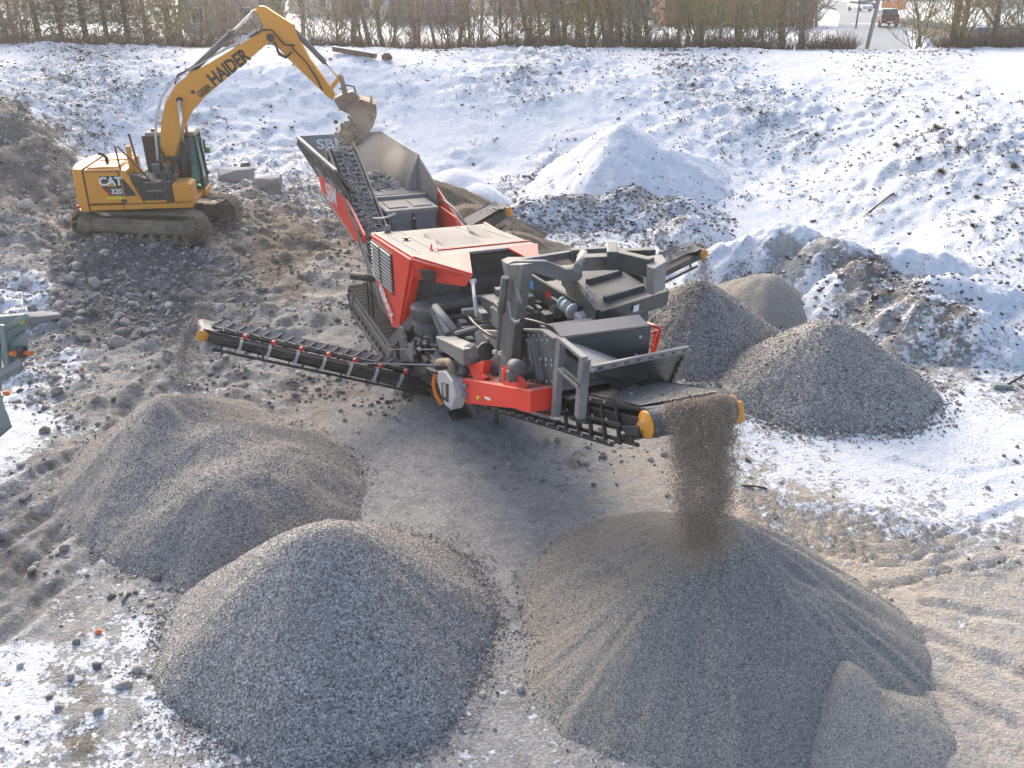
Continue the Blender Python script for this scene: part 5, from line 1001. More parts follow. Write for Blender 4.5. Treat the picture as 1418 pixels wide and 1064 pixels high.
# --- side conveyors
T_l, H_l = V3((10.2, -.95, .42)), V3((9.9, -5.62, 2.16))
d, side, nn_, Lc = belt_conveyor(CR, T_l, H_l, .58, r=.12, frame_h=.13, matf='black', load=(60, .01, .025, 'stone'))
for i_ in range(7):
    p_ = T_l.lerp(H_l, .16 + i_ * .115)
    for s_ in (-1, 1):
        part('roller_bracket', MB().beam(p_ + side * s_ * .36 - nn_ * .14, p_ + side * s_ * .44 + nn_ * .12, .10, .05, d).beam(p_ + side * s_ * .36 - nn_ * .10, p_ + side * s_ * .22 - nn_ * .46, .08, .05, d), 'galv', CR, 0)
        part('roller_cap', MB().lathe(p_ + side * s_ * .39 + nn_ * (.0 if s_ * side.x < 0 else .2) - d * .05, side * s_, [(-.04, .045), (.03, .052), (.06, .025)], 10), 'red', CR, 0)
part('return_belt_sag', MB().plate([T_l - nn_ * .25 - side * .25, H_l - nn_ * .15 - side * .25 - d * .3, H_l - nn_ * .15 + side * .25 - d * .3, T_l - nn_ * .25 + side * .25], .01), 'rubber', CR, 0)
part('head_motor', MB().beam(H_l - d * .15 + side * (-.36 if side.x > 0 else .36), H_l - d * .75 + side * (-.36 if side.x > 0 else .36), .13, .18), 'dgrey', CR, .02)
part('stay_wire', MB().tube([K(482, 503, Y=-3.0), K(625, 506, Y=-1.5)], .012, 4).tube([K(541, 484, Y=-1.6), K(605, 484, Y=-1.5)], .010, 4), 'lgrey', CR, 0)
part('conveyor_hinge', MB().beam(K(585, 518, Y=-1.7), K(603, 530, Y=-1.5), .12, .16).beam(K(592, 512, Y=-1.6), K(606, 518, Y=-1.5), .1, .1), 'black', CR, .01)
H_r = K(963, 347, X=9.6); T_r = V3((9.9, 1.2, 1.0))
d, side, nn_, Lc = belt_conveyor(CR, T_r, H_r, .62, r=.12, frame_h=.12, matf='dgrey', load=(500, .015, .035, 'stone'), chev=False)
part('conveyor_cover', MB().tube([T_r.lerp(H_r, .2) - nn_ * .35, T_r.lerp(H_r, .75) - nn_ * .3], .20, 12), 'hopper', CR, 0)
H_b = K(696, 289, X=3.4); T_b = V3((3.6, 1.0, 1.25))
d, side, nn_, Lc = belt_conveyor(CR, T_b, H_b, .75, r=.13, frame_h=.2, matf='dgrey', load=(100, .015, .035, 'stone'), chev=False)
part('belt_hump', MB().plate([H_b - d * 2.0 + nn_ * .3 - side * .35, H_b - d * .2 + nn_ * .18 - side * .35, H_b - d * .2 + nn_ * .18 + side * .35, H_b - d * 2.0 + nn_ * .3 + side * .35], .02), 'rubber', CR, 0)

# ------------------------------------------------------------------ falling material
def stream(name, lbl, p0, v0, n, width, wdir, s0, s1, mat, zend, spread=.06, thick=.05, lump=0):
    p0 = V3(p0); v0 = V3(v0); T = (v0.z + math.sqrt(v0.z ** 2 + 19.6 * max(.01, p0.z - zend))) / 9.8
    tt = RNG.random(n) * T; w = (RNG.random(n) - .5) * width * (1 - .25 * tt / T); j = RNG.normal(0, 1, (n, 3)) * (thick + spread * (tt / T))[:, None]
    b_ = fbm(w * 6, tt * 9, 3, 1.5); keep = RNG.random(n) < np.clip(.8 + b_ * .9, .2, 1)
    P = np.array(p0)[None] + np.array(v0)[None] * tt[:, None] + np.array(wdir)[None] * w[:, None] + j; P[:, 2] -= 4.9 * tt ** 2
    P = P[keep]; o = scatter(name, P, RNG.uniform(s0, s1, len(P)), OCT, M[mat], 6, 1.0); kind(o, 'stuff'); o['label'] = lbl; return o
ax_ = K.M.to_3x3() @ V3((1, 0, 0)); ay_ = K.M.to_3x3() @ V3((0, 1, 0))
hw = K.M @ (DH + dd * .12 + V3((0, 0, .18)))
stream('falling_sand', 'brown curtain of sand falling from the discharge conveyor', hw, ax_ * .75 + V3((0, 0, .35)), 100000, .90, ay_, .004, .010, 'sandfall', 1.75, .06, .04)
stream('falling_grit', 'loose grit drifting beside the brown curtain of sand', hw, ax_ * .8 + V3((0, 0, .3)), 9000, 1.1, ay_, .004, .009, 'sandfall', 1.7, .16, .06)
h2 = K.M @ (H_l + V3((0, -.12, .12))); stream('falling_gravel', 'thin stream of gravel falling off the left side conveyor', h2, -ay_ * .9 + V3((0, 0, .1)), 3500, .42, ax_, .008, .018, 'stone', 1.0, .06, .04)
h3 = K.M @ (H_r + V3((0, .12, .1))); stream('falling_gravel', 'thin stream of gravel falling off the right side conveyor', h3, ay_ * .5 + V3((0, 0, .1)), 900, .3, ax_, .012, .026, 'stone', 1.7, .05, .03)
h4 = K.M @ (H_b + V3((0, .12, .05))); stream('falling_sand', 'thin brown trickle of sand falling off the short conveyor behind the hood', h4, ay_ * .5 + V3((0, 0, .1)), 900, .3, ax_, .012, .022, 'stone', .9, .04, .03)

def dust(lbl, p, r, dens, col=(.95, .90, .82)):
    me = bpy.data.meshes.new('dust_cloud'); V_ = ICO2[0] * np.array(r) * (1 + .18 * fbm(ICO2[0][:, :1] * 2 + 5, ICO2[0][:, 1:2] * 2 + ICO2[0][:, 2:3], 2, 1.0)); me.from_pydata(V_.tolist(), [], ICO2[1].tolist())
    m = bpy.data.materials.new('dust_mat'); m.use_nodes = True; m.node_tree.nodes.remove(m.node_tree.nodes['Principled BSDF']); v = m.node_tree.nodes.new('ShaderNodeVolumePrincipled')
    v.inputs['Color'].default_value = (*col, 1); v.inputs['Density'].default_value = dens; v.inputs['Anisotropy'].default_value = .4; m.node_tree.links.new(v.outputs[0], m.node_tree.nodes['Material Output'].inputs['Volume']); me.materials.append(m)
    o = link(bpy.data.objects.new('dust_cloud', me)); o.location = p; kind(o, 'stuff'); return o
dust('', hw + V3((.05, -.35, -.95)), (.55, .45, 1.0), .16, (.95, .84, .70)); dust('', K.M @ V3((1.0, .45, 3.6)), (.9, .8, .8), .30); dust('', K.M @ V3((1.6, .75, 3.5)), (.5, .45, .6), .4); dust('', K.M @ V3((-.2, .1, 4.3)), (1.0, .8, .7), .10)
dust('', V3((2.55, 10.3, 1.75)), (.75, .7, .45), .22, (.95, .84, .70)); dust('', V3((2.0, 10.6, 1.45)), (.9, .8, .4), .14, (.95, .86, .74))

part('inlet_plate', MB().prism(KP([(657, 461), (664, 457), (688, 458), (690, 515), (676, 524), (664, 515)], Y=-1.12), (0, .05, 0)), 'lgrey', CR, .01)
part('upper_rail', MB().beam(on(17.5, .68, .55), on(14.2, .68, .55), .05, .08), 'grey', CR, 0)
# hoses, pipes and small fittings packed round engine bay, screen and transfer
rg = random.Random(77)
for i_, (a_, b_) in enumerate([((640, 430), (664, 446)), ((664, 446), (700, 436)), ((655, 470), (690, 476)), ((575, 455), (600, 470)), ((612, 470), (640, 476)), ((630, 520), (600, 515)), ((650, 440), (690, 470)), ((715, 440), (760, 452)), ((700, 400), (735, 428)), ((640, 500), (612, 500)), ((735, 570), (775, 580)), ((690, 455), (660, 500)), ((560, 520), (603, 545)), ((690, 420), (722, 414))]):
    Yv = -1.0 + rg.uniform(-.2, .3); p_, q_ = K(*a_, Y=Yv), K(*b_, Y=Yv); m_ = p_.lerp(q_, .5) + V3((rg.uniform(-.08, .08), rg.uniform(-.1, .1), rg.uniform(-.22, .02)))
    pts_ = [p_.lerp(m_, t_ / 4).lerp(m_.lerp(q_, t_ / 4), t_ / 4) for t_ in range(5)]
    part('hose', MB().tube(pts_, rg.uniform(.014, .03), 6), rg.choice(['black', 'lgrey', 'galv', 'black']), CR, 0)
for i_, (a_, b_, Yv) in enumerate([(668, 436, -.8), (684, 432, -.6), (706, 446, -.8), (650, 476, -1.1), (628, 466, -1.1), (590, 500, -1.3), (604, 508, -1.4), (732, 414, -.6), (757, 440, -.6), (690, 408, -.2), (640, 448, -.9), (676, 470, -1.1), (768, 430, -.3), (718, 425, -.9)]):
    p_ = K(a_, b_, Y=Yv); w_ = rg.uniform(.06, .15); h_ = rg.uniform(.05, .14); part('fitting', MB().box(p_.x - w_, p_.x + w_, p_.y - .06, p_.y + .08, p_.z - h_, p_.z + h_), rg.choice(['grey', 'lgrey', 'black', 'grey']), CR, .012)
for i_ in range(8): p_ = K(641 + i_ * 1.0, 392 + i_ * 5.5, X=12.9 - .05 * i_)
# ------------------------------------------------------------------ the excavator on the rubble mound
E_ = Frame((-11.65, 29.3, .95), 8)
EX = thing('excavator', 'yellow tracked excavator with raised boom tipping rubble into the hopper', 'excavator', E_.o, E_.a)
def ep(name, mb, mat, parent=EX, bevel=.012, label=None): return mb.build(name, M[mat], parent, bevel, label)
def EP(pts, **k): return [E_(a, b, **k) for a, b in pts]
# undercarriage turned 17 degrees to the right of the house
UC = bpy.data.objects.new('undercarriage', None); link(UC, EX); UC.rotation_euler = (0, 0, math.radians(-17))
def ucp(name, mb, mat, bevel=.012): return mb.build(name, M[mat], UC, bevel)
for yc in (-1.19, 1.19): crawler(UC, -2.22, 2.22, yc, .6, .92, M['crawler_dirty'], 46, M['crawler_dirty'])
ucp('centre_frame', MB().box(-1.1, 1.1, -.9, .9, .42, .78).lathe((0, 0, .78), (0, 0, 1), [(0, .75), (.22, .75), (.24, .7)], 24), 'grey')
NY = -1.36
near = lambda *p: EP(p, Y=NY)
b0 = E_(266, 277.5, Y=NY); b1 = E_(124, 286, Y=NY); zb = 1.06
xs_, xe_ = b1.x, b0.x
# deck
ep('deck_rail', MB().prism([(xs_, NY, zb), (xe_, NY, zb), (xe_, NY, zb + .17), (xs_, NY, zb + .17)], (0, 2.72, 0)), 'yellow', EX, .02)
top = E_(164, 223.5, Y=NY); zt_ = 2.32
px2x = lambda px, py=250: E_(px, py, Y=NY).x
X115, X165, X198 = px2x(116), px2x(166), px2x(198, 274)
ep('engine_cover', MB().prism([(X115, NY, zb + .19), (X165, NY, zb + .19), (X165, NY, zt_), (X115, NY, zt_ + .0)], (0, 2.72, 0)), 'yellow', EX, .05)
# counterweight: rounded tail
b = MB(); pr = []
for i in range(9):
    a = math.pi * (i / 8) ; pr.append((X115 - .02 - math.sin(a) ** .6 * .50, -math.cos(a) * 1.36))
for i in range(8):
    (xa, ya), (xb, yb) = pr[i], pr[i + 1]
    zs = [(zb - .02, .90), (zb + .2, .99), (zt_ - .25, 1.0), (zt_ - .02, .94), (zt_ + .02, .86)]
    for (z0, s0), (z1, s1) in zip(zs[:-1], zs[1:]):
        f_ = lambda x, s_: X115 - .02 + (x - X115 + .02) * s_
        b.add([(f_(xa, s0), ya * (.97 + .03 * s0), z0), (f_(xb, s0), yb * (.97 + .03 * s0), z0), (f_(xb, s1), yb * (.97 + .03 * s1), z1), (f_(xa, s1), ya * (.97 + .03 * s1), z1)], [(0, 1, 2, 3)], True)
tp = [(X115 - .02 + (x - X115 + .02) * .86, y * .995, zt_ + .02) for x, y in pr]; b.add(tp, [tuple(range(len(tp)))]); bo = [(x, y, zb - .02) for x, y in pr]; b.add(bo, [tuple(range(len(bo)))[::-1]])
ep('counterweight', b, 'yellow', EX, 0)
ep('top_hatch', MB().box(X115 + .1, X165 - .05, -1.2, -.1, zt_, zt_ + .05).box(X115 + .15, X165 - .1, .1, 1.2, zt_, zt_ + .05), 'yellow', EX, .02)
ep('panel_seam', MB().box(X115 - .015, X115 + .01, NY - .012, NY + .01, zb, zt_).box(X165 - .01, X165 + .012, NY - .012, NY + .01, zb, zt_).box(X115, X165, NY - .010, NY + .01, zt_ - .07, zt_ - .055).box(X115, X165, NY - .01, NY + .01, zb + .17, zb + .19), 'black', EX, 0)
ep('exhaust_pipe', MB().tube([(X115 + .55, -.55, zt_), (X115 + .55, -.55, zt_ + .22), (X115 + .47, -.55, zt_ + .32), (X115 + .34, -.55, zt_ + .36)], .055, 10), 'black', EX, 0)
# diagonal side panel, steps, tool box
q = EP([(167, 224), (171, 226), (199, 274), (172, 276), (166, 276)], Y=NY); zq = zb + .19
ep('side_panel', MB().prism([(X165 + .02, NY, zt_ - .02), (X165 + .2, NY, zt_ - .06), (X198, NY, zq), (X165 + .02, NY, zq)], (0, 1.0, 0)), 'yellow', EX, .015)
ep('black_panel', MB().plate([(X165 + .05, NY - .008, zt_ - .28), (X165 + .14, NY - .008, zt_ - .34), (X165 + .42, NY - .008, zt_ - .82), (X165 + .08, NY - .008, zt_ - .84)], .01), 'black', EX, 0)
Xa, Xb, Xc = px2x(226, 262), px2x(238, 262), px2x(265, 262)
ep('step_well', MB().prism([(X165 + .3, NY + .03, zt_ - .15), (Xa + .25, NY + .03, zt_ - .55), (Xb, NY + .03, zq), (X198 - .02, NY + .03, zq)], (0, .9, 0)), 'black', EX, .01)
for i, (zz, xx) in enumerate([(zq + .36, -.0), (zq + .62, -.05)]): ep('step', MB().box(Xa - .5 + xx, Xa + .0 + xx, NY - .02, NY + .28, zz, zz + .045), 'dusty', EX, .005)
ep('step', MB().box(X198 + .05, Xa + .05, NY - .04, NY + .2, zq + .02, zq + .08), 'yellow', EX, .005)
ep('tool_box', MB().prism([(Xb + .02, NY, zq), (Xc, NY, zq), (Xc, NY, zq + .52), (Xc - .1, NY, zq + .60), (Xb + .02, NY, zq + .58)], (0, .85, 0)), 'yellow', EX, .02); ep('box_door', MB().box(Xb + .12, Xc - .08, NY - .012, NY + .02, zq + .08, zq + .42), 'yellow', EX, .008)
ep('box_cover', MB().prism([(Xb - .32, NY + .01, zq), (Xb + .0, NY + .01, zq), (Xb + .0, NY + .01, zq + .6), (Xb - .25, NY + .01, zq + .62)], (0, .8, 0)), 'black', EX, .02)
ep('deck_plate', MB().box(X165, Xb + .3, -1.0, .35, zb + .17, zb + .62), 'grey', EX, .01); ep('tank_top', MB().box(X165 + .02, X165 + .62, -1.3, -.35, zt_ - .32, zt_ - .22), 'dusty', EX, .02)
rng2 = random.Random(5); b = MB()
for k in range(16): x_ = X165 + .7 + rng2.random() * .8; y_ = -.9 + rng2.random() * .5; z_ = zb + .7 + rng2.random() * .6; b.box(x_, x_ + .1 + rng2.random() * .18, y_, y_ + .15, z_ - .3, z_)
ep('valve_bank', b, 'grey', EX, .01)
b = MB()
for k in range(7): x_ = X165 + .9 + k * .09; b.tube([(x_, -.7, zb + .9), (x_ + .1, -.65, zb + 1.35), (x_ + .35, -.45, zb + 1.45), (x_ + .6, -.3, zb + 1.2)], .022, 5)
ep('hoses', b, 'black', EX, 0)
# rails and mirrors
ep('hand_rail', MB().tube([(X165 + .06, NY + .05, zt_ - .1), (X165 + .02, NY + .05, zt_ + .68), (X165 + .10, NY + .05, zt_ + .68), (X165 + .85, NY + .05, zq + .75), (X165 + .98, NY + .05, zq + .2)], .028, 8), 'black', EX, 0)
ep('hand_rail', MB().tube([(X165 + .22, NY + .7, zt_ - .1), (X165 + .22, NY + .7, zt_ + .62)], .028, 8), 'black', EX, 0)
ep('fixed_post', MB().box(X165 + .22, X165 + .34, -.95, -.8, zt_ - .4, zt_ + .62).prism([(X165 + .2, -.9, zt_ - .3), (X165 + .7, -.9, zt_ - .3), (X165 + .3, -.9, zt_ + .25)], (0, .08, 0)), 'yellow', EX, .01); ep('warning_pole', MB().beam((X165 + .44, -.6, zt_ - .3), (X165 + .30, -.6, zt_ + .95), .06, .06), 'wood', EX, .005)
# cab on the far side
CY0, CY1 = .42, 1.34; cz0 = zb + .22
cq = EP([(200, 184), (268, 184), (284, 258), (236, 258), (204, 215)], Y=CY0)
cx0, cx1, cx2, ctz = cq[0].x, cq[1].x, cq[2].x, cq[0].z
gl = [(cx0 + .1, cz0 + .5), (cx0 + .06, ctz - .12), (cx1 - .04, ctz - .12), (cx2 - .05, cz0 + .30), (cx2 - .1, cz0 + .05), (cx0 + .1, cz0 + .05)]
ep('cab_glass', MB().prism([(x, CY0 + .03, z) for x, z in gl], (0, CY1 - CY0 - .06, 0)), 'glass', EX, 0)
ep('cab_interior', MB().box(cx0 + .35, cx0 + .9, CY0 + .2, CY1 - .2, cz0 + .1, cz0 + .55).box(cx0 + .35, cx0 + .5, CY0 + .2, CY1 - .2, cz0 + .5, cz0 + 1.15), 'black', EX, .05)
ep('cab_roof', MB().prism([(cx0 - .02, CY0 - .02, ctz - .14), (cx0, CY0 - .02, ctz), (cx1 - .02, CY0 - .02, ctz), (cx1 + .04, CY0 - .02, ctz - .14)], (0, CY1 - CY0 + .04, 0)), 'dusty', EX, .03)
for yv in (CY0, CY1 - .07):
    b = MB()
    b.beam((cx0 + .10, yv + .035, cz0), (cx0 + .05, yv + .035, ctz - .1), .07, .34, (1, 0, 0)); b.beam((cx2 - .10, yv + .035, cz0), (cx2 - .06, yv + .035, cz0 + .4), .07, .1, (1, 0, 0)); b.beam((cx2 - .06, yv + .035, cz0 + .38), (cx1 - .02, yv + .035, ctz - .1), .07, .09, (1, 0, 0)); b.beam((cx0 + .1, yv + .035, cz0 + .03), (cx2 - .08, yv + .035, cz0 + .03), .07, .1); b.beam((cx0 + .95, yv + .035, cz0), (cx0 + .9, yv + .035, ctz - .1), .06, .07, (1, 0, 0)); b.beam((cx0 + .0, yv + .035, ctz - .12), (cx1, yv + .035, ctz - .12), .07, .08)
    b.beam((cx0 + .1, yv + .035, cz0 + .28), (cx2 - .5, yv + .035, cz0 + .28), .07, .45)
    ep('cab_pillar', b, 'black', EX, .01)
ep('cab_front_lower', MB().plate([(cx2 - .04, CY0, cz0), (cx2 - .04, CY1, cz0), (cx2 - .05, CY1, cz0 + .3), (cx2 - .05, CY0, cz0 + .3)], .04), 'black', EX, 0)
ep('cab_base', MB().box(cx0 + .6, cx2 + .02, CY0 - .05, CY1, zb - .02, cz0 - .01), 'yellow', EX, .02); ep('cab_sticker', MB().plate([(cx2 - .36, CY0 - .012, cz0 + .38), (cx2 - .26, CY0 - .012, cz0 + .28), (cx2 - .36, CY0 - .012, cz0 + .18), (cx2 - .46, CY0 - .012, cz0 + .28)], .008), 'teal', EX, 0)
ep('green_beacon', MB().lathe((cx1 + .30, CY0 + .4, ctz - .75), (0, 0, 1), [(0, .07), (.16, .08), (.2, .03)], 10), 'gled' if 'gled' in M else 'green', EX, 0) ; ep('mirror', MB().beam((cx1 + .2, CY0 + .4, ctz - .3), (cx1 + .22, CY0 + .4, ctz - .75), .16, .05).tube([(cx1, CY0 + .3, ctz - .2), (cx1 + .2, CY0 + .4, ctz - .3)], .015, 5), 'black', EX, .005)
ep('roof_camera', MB().box(cx0 + .15, cx0 + .32, CY0 + .2, CY0 + .4, ctz, ctz + .08), 'black', EX, .01)
# boom (flat box section in the mid plane)
BY = -.26
bq = EP([(226, 247), (223, 222), (222, 190), (223, 168), (229, 141), (243, 118), (262, 103), (292, 86), (352, 50), (366, 43), (379, 42), (381, 52), (364, 66), (281, 136), (263, 157), (251, 185), (243, 215), (240, 246), (233, 251)], Y=BY)
ep('boom', MB().prism(bq, (0, .52, 0)), 'yellow', EX, .02)
ep('boom_pin', MB().lathe(E_(234, 246, Y=BY - .12), (0, 1, 0), [(0, .16), (.04, .20), (.74, .20), (.76, .16)], 16), 'yellow', EX, 0); ep('boom_pin', MB().lathe(E_(248, 139, Y=BY - .1), (0, 1, 0), [(0, .09), (.72, .09)], 14).lathe(E_(374, 52, Y=BY - .05), (0, 1, 0), [(0, .12), (.62, .12)], 14).lathe(E_(267, 128, Y=BY - .05), (0, 1, 0), [(0, .06), (.1, .06)], 10), 'black', EX, 0)
ep('cylinder_lug', MB().prism(EP([(352, 50), (356, 42), (372, 40), (378, 46)], Y=BY + .08), (0, .12, 0)).prism(EP([(258, 107), (262, 99), (272, 97), (278, 96)], Y=BY + .15), (0, .2, 0)), 'yellow', EX, 0)
for yv in (BY - .18, BY + .58):
    f_ = lambda px, py: V3((E_(px, py, Y=BY - .18).x, yv, E_(px, py, Y=BY - .18).z))
    ep('boom_cylinder', MB().tube([f_(256, 252), f_(253, 198)], .095, 12), 'black', EX, 0); ep('boom_rod', MB().tube([f_(253, 198), f_(248.5, 139)], .05, 10), 'chrome', EX, 0)
ep('stick_cylinder', MB().tube([E_(266, 98, Y=0), E_(320, 47, Y=0)], .10, 12).lathe(E_(318, 49, Y=0), E_(321, 46, Y=0) - E_(318, 49, Y=0), [(0, .11), (.12, .12), (.14, .07)], 12), 'grey', EX, 0); ep('stick_rod', MB().tube([E_(320, 47, Y=0), E_(354, 14, Y=0)], .05, 10), 'chrome', EX, 0)
b = MB()
for k, dx in enumerate((-.07, .03, .13, .22)):
    pp = EP([(222, 225), (219, 190), (220, 165), (227, 138), (242, 115), (265, 98), (300, 79), (336, 60), (358, 44)], Y=BY + .06 + k * .12); b.tube([p + V3((-.015 * k - .05, 0, .03 + .01 * k)) for p in pp], .018, 6, False)
ep('steel_pipes', b, 'galv', EX, 0)
for k in range(3):
    ep('hose', MB().tube(EP([(242, 117), (246, 104 + k), (256, 99), (268, 93 + k * 2)], Y=BY + .1 + k * .12), .026, 6, False), 'black', EX, 0); ep('hose', MB().tube(EP([(346, 52), (362, 41), (376, 42), (385, 52), (394, 62), (408, 63 + k)], Y=BY - .05 + k * .1), .026, 6, False), 'black', EX, 0); ep('hose', MB().tube(EP([(380, 58), (386, 72 + 2 * k), (396, 79 + k), (404, 72)], Y=BY - .06 + k * .06), .028, 6, False), 'black', EX, 0)
ep('hose', MB().tube(EP([(222, 205), (228, 220), (240, 224), (243, 232)], Y=BY - .05), .03, 6, False), 'black', EX, 0); ep('hose', MB().tube(EP([(225, 233), (240, 231), (248, 222)], Y=BY - .1), .03, 6, False), 'black', EX, 0)
# stick
SY = -.2
sq = EP([(353, 11), (358, 8.5), (366, 9), (386, 22), (405, 34), (414, 55), (428, 80), (458, 121), (464, 131), (460, 140), (444, 125), (399, 82), (383, 64), (372, 52), (363, 33)], Y=SY)
ep('stick', MB().prism(sq, (0, .40, 0)), 'yellow', EX, .02)
ep('bucket_cylinder', MB().tube([E_(406, 41, Y=0), E_(450, 87, Y=0)], .085, 12).lathe(E_(404, 38, Y=-.1), (0, 1, 0), [(0, .1), (.2, .1)], 10), 'grey', EX, 0); ep('bucket_rod', MB().tube([E_(450, 87, Y=0), E_(470, 108, Y=0)], .042, 10), 'chrome', EX, 0)
for k in range(2): ep('hose', MB().tube(EP([(404, 66), (424, 86), (440, 110 + k * 2), (447, 126)], Y=SY - .04 - k * .05), .022, 6, False), 'black', EX, 0)
ep('hose', MB().tube(EP([(470, 124), (480, 118), (490, 120), (493, 130), (487, 136)], Y=-.1), .03, 6, False), 'black', EX, 0)
for yv in (-.28, .20):
    f_ = lambda px, py: V3((E_(px, py, Y=-.28).x, yv, E_(px, py, Y=-.28).z))
    ep('bucket_link', MB().prism([f_(467, 105), f_(474, 107), f_(480, 127), f_(482, 133), f_(474, 134), f_(472, 118)], (0, .08, 0)), 'bucket', EX, .01); ep('bucket_link', MB().prism([f_(472, 110), f_(466, 108), f_(456, 122), f_(459, 127)], (0, .08, 0)), 'yellow', EX, .01)
qy = -.32
ep('quick_hitch', MB().prism(EP([(462, 139), (470, 133), (488, 127), (494, 131), (499, 138), (493, 148), (482, 158), (470, 152)], Y=qy), (0, .64, 0)), 'bucket', EX, .02); ep('hitch_label', MB().plate(EP([(473, 139.5), (478, 136.5), (479, 138), (474, 141)], Y=qy - .01), .01), 'rprint', EX, 0)
# bucket: side plates and a curved shell
wy = .62; ctl = [(479, 153), (486, 161), (492, 172), (497, 184), (495, 198), (494, 204)]
side_pts = [(480, 150), (500, 139), (509, 142), (520, 146), (521, 160), (515, 178), (505, 193), (494, 204), (496, 188), (491, 170)]
for yv in (-wy, wy - .05): ep('bucket_side', MB().prism([V3((p.x, yv, p.z)) for p in EP(side_pts, Y=-wy)], (0, .05, 0)), 'bucket', EX, .005)
shell = EP([(480, 150), (491, 170), (496, 188), (494, 204)], Y=-wy); b = MB()
sh2 = EP([(500, 139), (520, 146), (521, 160), (515, 178), (494, 204)], Y=-wy)
for S_ in (shell[:3], sh2[:4]):
    for a, c in zip(S_[:-1], S_[1:]): b.plate([V3((a.x, -wy + .02, a.z)), V3((c.x, -wy + .02, c.z)), V3((c.x, wy - .02, c.z)), V3((a.x, wy - .02, a.z))], .04)
b.plate([V3((p.x, q_, p.z)) for p, q_ in ((shell[0], -wy + .02), (sh2[0], -wy + .02), (sh2[0], wy - .02), (shell[0], wy - .02))], .05)
ep('bucket_shell', b, 'bucket', EX, 0); lp = E_(512, 146, Y=-wy); up_ = (E_(511, 138, Y=-wy) - lp).normalized(); b = MB()
for k in range(5): p_ = V3((lp.x, -wy + .1 + k * .26, lp.z)); b.hexa([p_ + V3((-.06, -.05, -.02)), p_ + V3((.06, -.05, -.02)), p_ + V3((.06, .05, -.02)), p_ + V3((-.06, .05, -.02)), p_ + V3((.05, -.03, .17)), p_ + V3((.09, -.03, .17)), p_ + V3((.09, .03, .17)), p_ + V3((.05, .03, .17))])
for k in range(5):
    p_ = V3((lp.x, -wy + .1 + k * .26, lp.z)); ep('tooth', MB().hexa([p_ + V3((-.06, -.05, -.02)), p_ + V3((.06, -.05, -.02)), p_ + V3((.06, .05, -.02)), p_ + V3((-.06, .05, -.02)), p_ + V3((.05, -.03, .17)), p_ + V3((.09, -.03, .17)), p_ + V3((.09, .03, .17)), p_ + V3((.05, .03, .17))]), 'bucket', EX, 0)
eu = E_.M.to_3x3()
def side_text(name, s_, px, py, size, ang, mat, Y, bold=.01, sx=1.0, shear=0, off=.012):
    p = E_(px, py, Y=Y); mw = Matrix.Translation(p + V3((0, -off, 0))) @ Matrix.Rotation(-ang, 4, 'Y') @ Matrix.Rotation(math.pi / 2, 4, 'X'); return text_mesh(name, s_, size, mw, M[mat], EX, .003, bold, sx, shear)
bp0, bp1 = E_(292, 117, Y=BY), E_(340, 80, Y=BY); ba = math.atan2(bp1.z - bp0.z, bp1.x - bp0.x)
side_text('boom_lettering', 'HAIDER', 317, 94.5, .56, ba, 'blackprint', BY, .022, .74); side_text('boom_lettering', 'GEBR.', 284, 125.5, .26, ba, 'blackprint', BY, .009, .80)
a_ = EP([(138.5, 236), (164, 236), (167, 262), (146, 262), (141, 252)], Y=NY); xA = px2x(138.5); xB = px2x(164.5)
ep('decal_plate', MB().prism([(xA, NY - .014, 2.12), (xB, NY - .014, 2.12), (xB + .05, NY - .014, 1.52), (xA + .2, NY - .014, 1.52), (xA + .05, NY - .014, 1.72)], (0, .012, 0)), 'blackprint', EX, 0)
ep('red_stripe', MB().prism([(xA + .05, NY - .018, 1.74), (xA + .13, NY - .018, 1.74), (xA + .3, NY - .018, 1.52), (xA + .2, NY - .018, 1.52)], (0, .01, 0)), 'rprint', EX, 0)
mw = lambda x, z: Matrix.Translation(V3((x, NY - .02, z))) @ Matrix.Rotation(math.pi / 2, 4, 'X')
text_mesh('side_lettering', 'CAT', .36, mw((xA + xB) / 2 + .03, 1.95), M['white'], EX, .003, .012, .98); text_mesh('side_lettering', '320', .22, mw(xB - .12, 1.64), M['white'], EX, .003, .006, 1.0)
ep('yellow_triangle', MB().prism([((xA + xB) / 2 - .10, NY - .028, 1.80), ((xA + xB) / 2 + .16, NY - .028, 1.80), ((xA + xB) / 2 + .03, NY - .028, 1.92)], (0, .006, 0)), 'yellow', EX, 0)
ep('dealer_sticker', MB().box(xA + .1, xB + .06, NY - .014, NY - .005, 1.405, 1.48), 'yprint', EX, 0); ep('small_hatch', MB().box(xB - .03, xB + .14, NY - .014, NY - .002, 1.28, 1.38), 'black', EX, 0)
side_text('bucket_lettering', '16', 513, 162, .26, -.9, 'blackprint', -wy, .003)
ep('red_reflector', MB().box(X115 - .40, X115 - .28, NY + .10, NY + .2, 1.14, 1.22), 'rprint', EX, 0)
# load: lumps leaving the bucket
lump = thing('falling_rubble', 'clump of brown earth and stones dropping out of the excavator bucket', 'rubble', E_.M @ E_(483, 190, Y=-.1)); bpy.data.objects.remove(lump)
n = 1500; tt = RNG.random(n); cpt = [E_.M @ E_(a, c, Y=-.1) for a, c in ((490, 176), (484, 192), (478, 206))]
P = np.array([list(cpt[0].lerp(cpt[1], t_ * 2) if t_ < .5 else cpt[1].lerp(cpt[2], t_ * 2 - 1)) for t_ in tt]) + RNG.normal(0, 1, (n, 3)) * np.array([.17, .33, .13])
o = kind(scatter('falling_rubble', P, np.exp(RNG.normal(-3.1, .6, n)).clip(.015, .2), ICO1, M['brownclod'] if 'brownclod' in M else M['stone'], 6, 1), 'stuff')

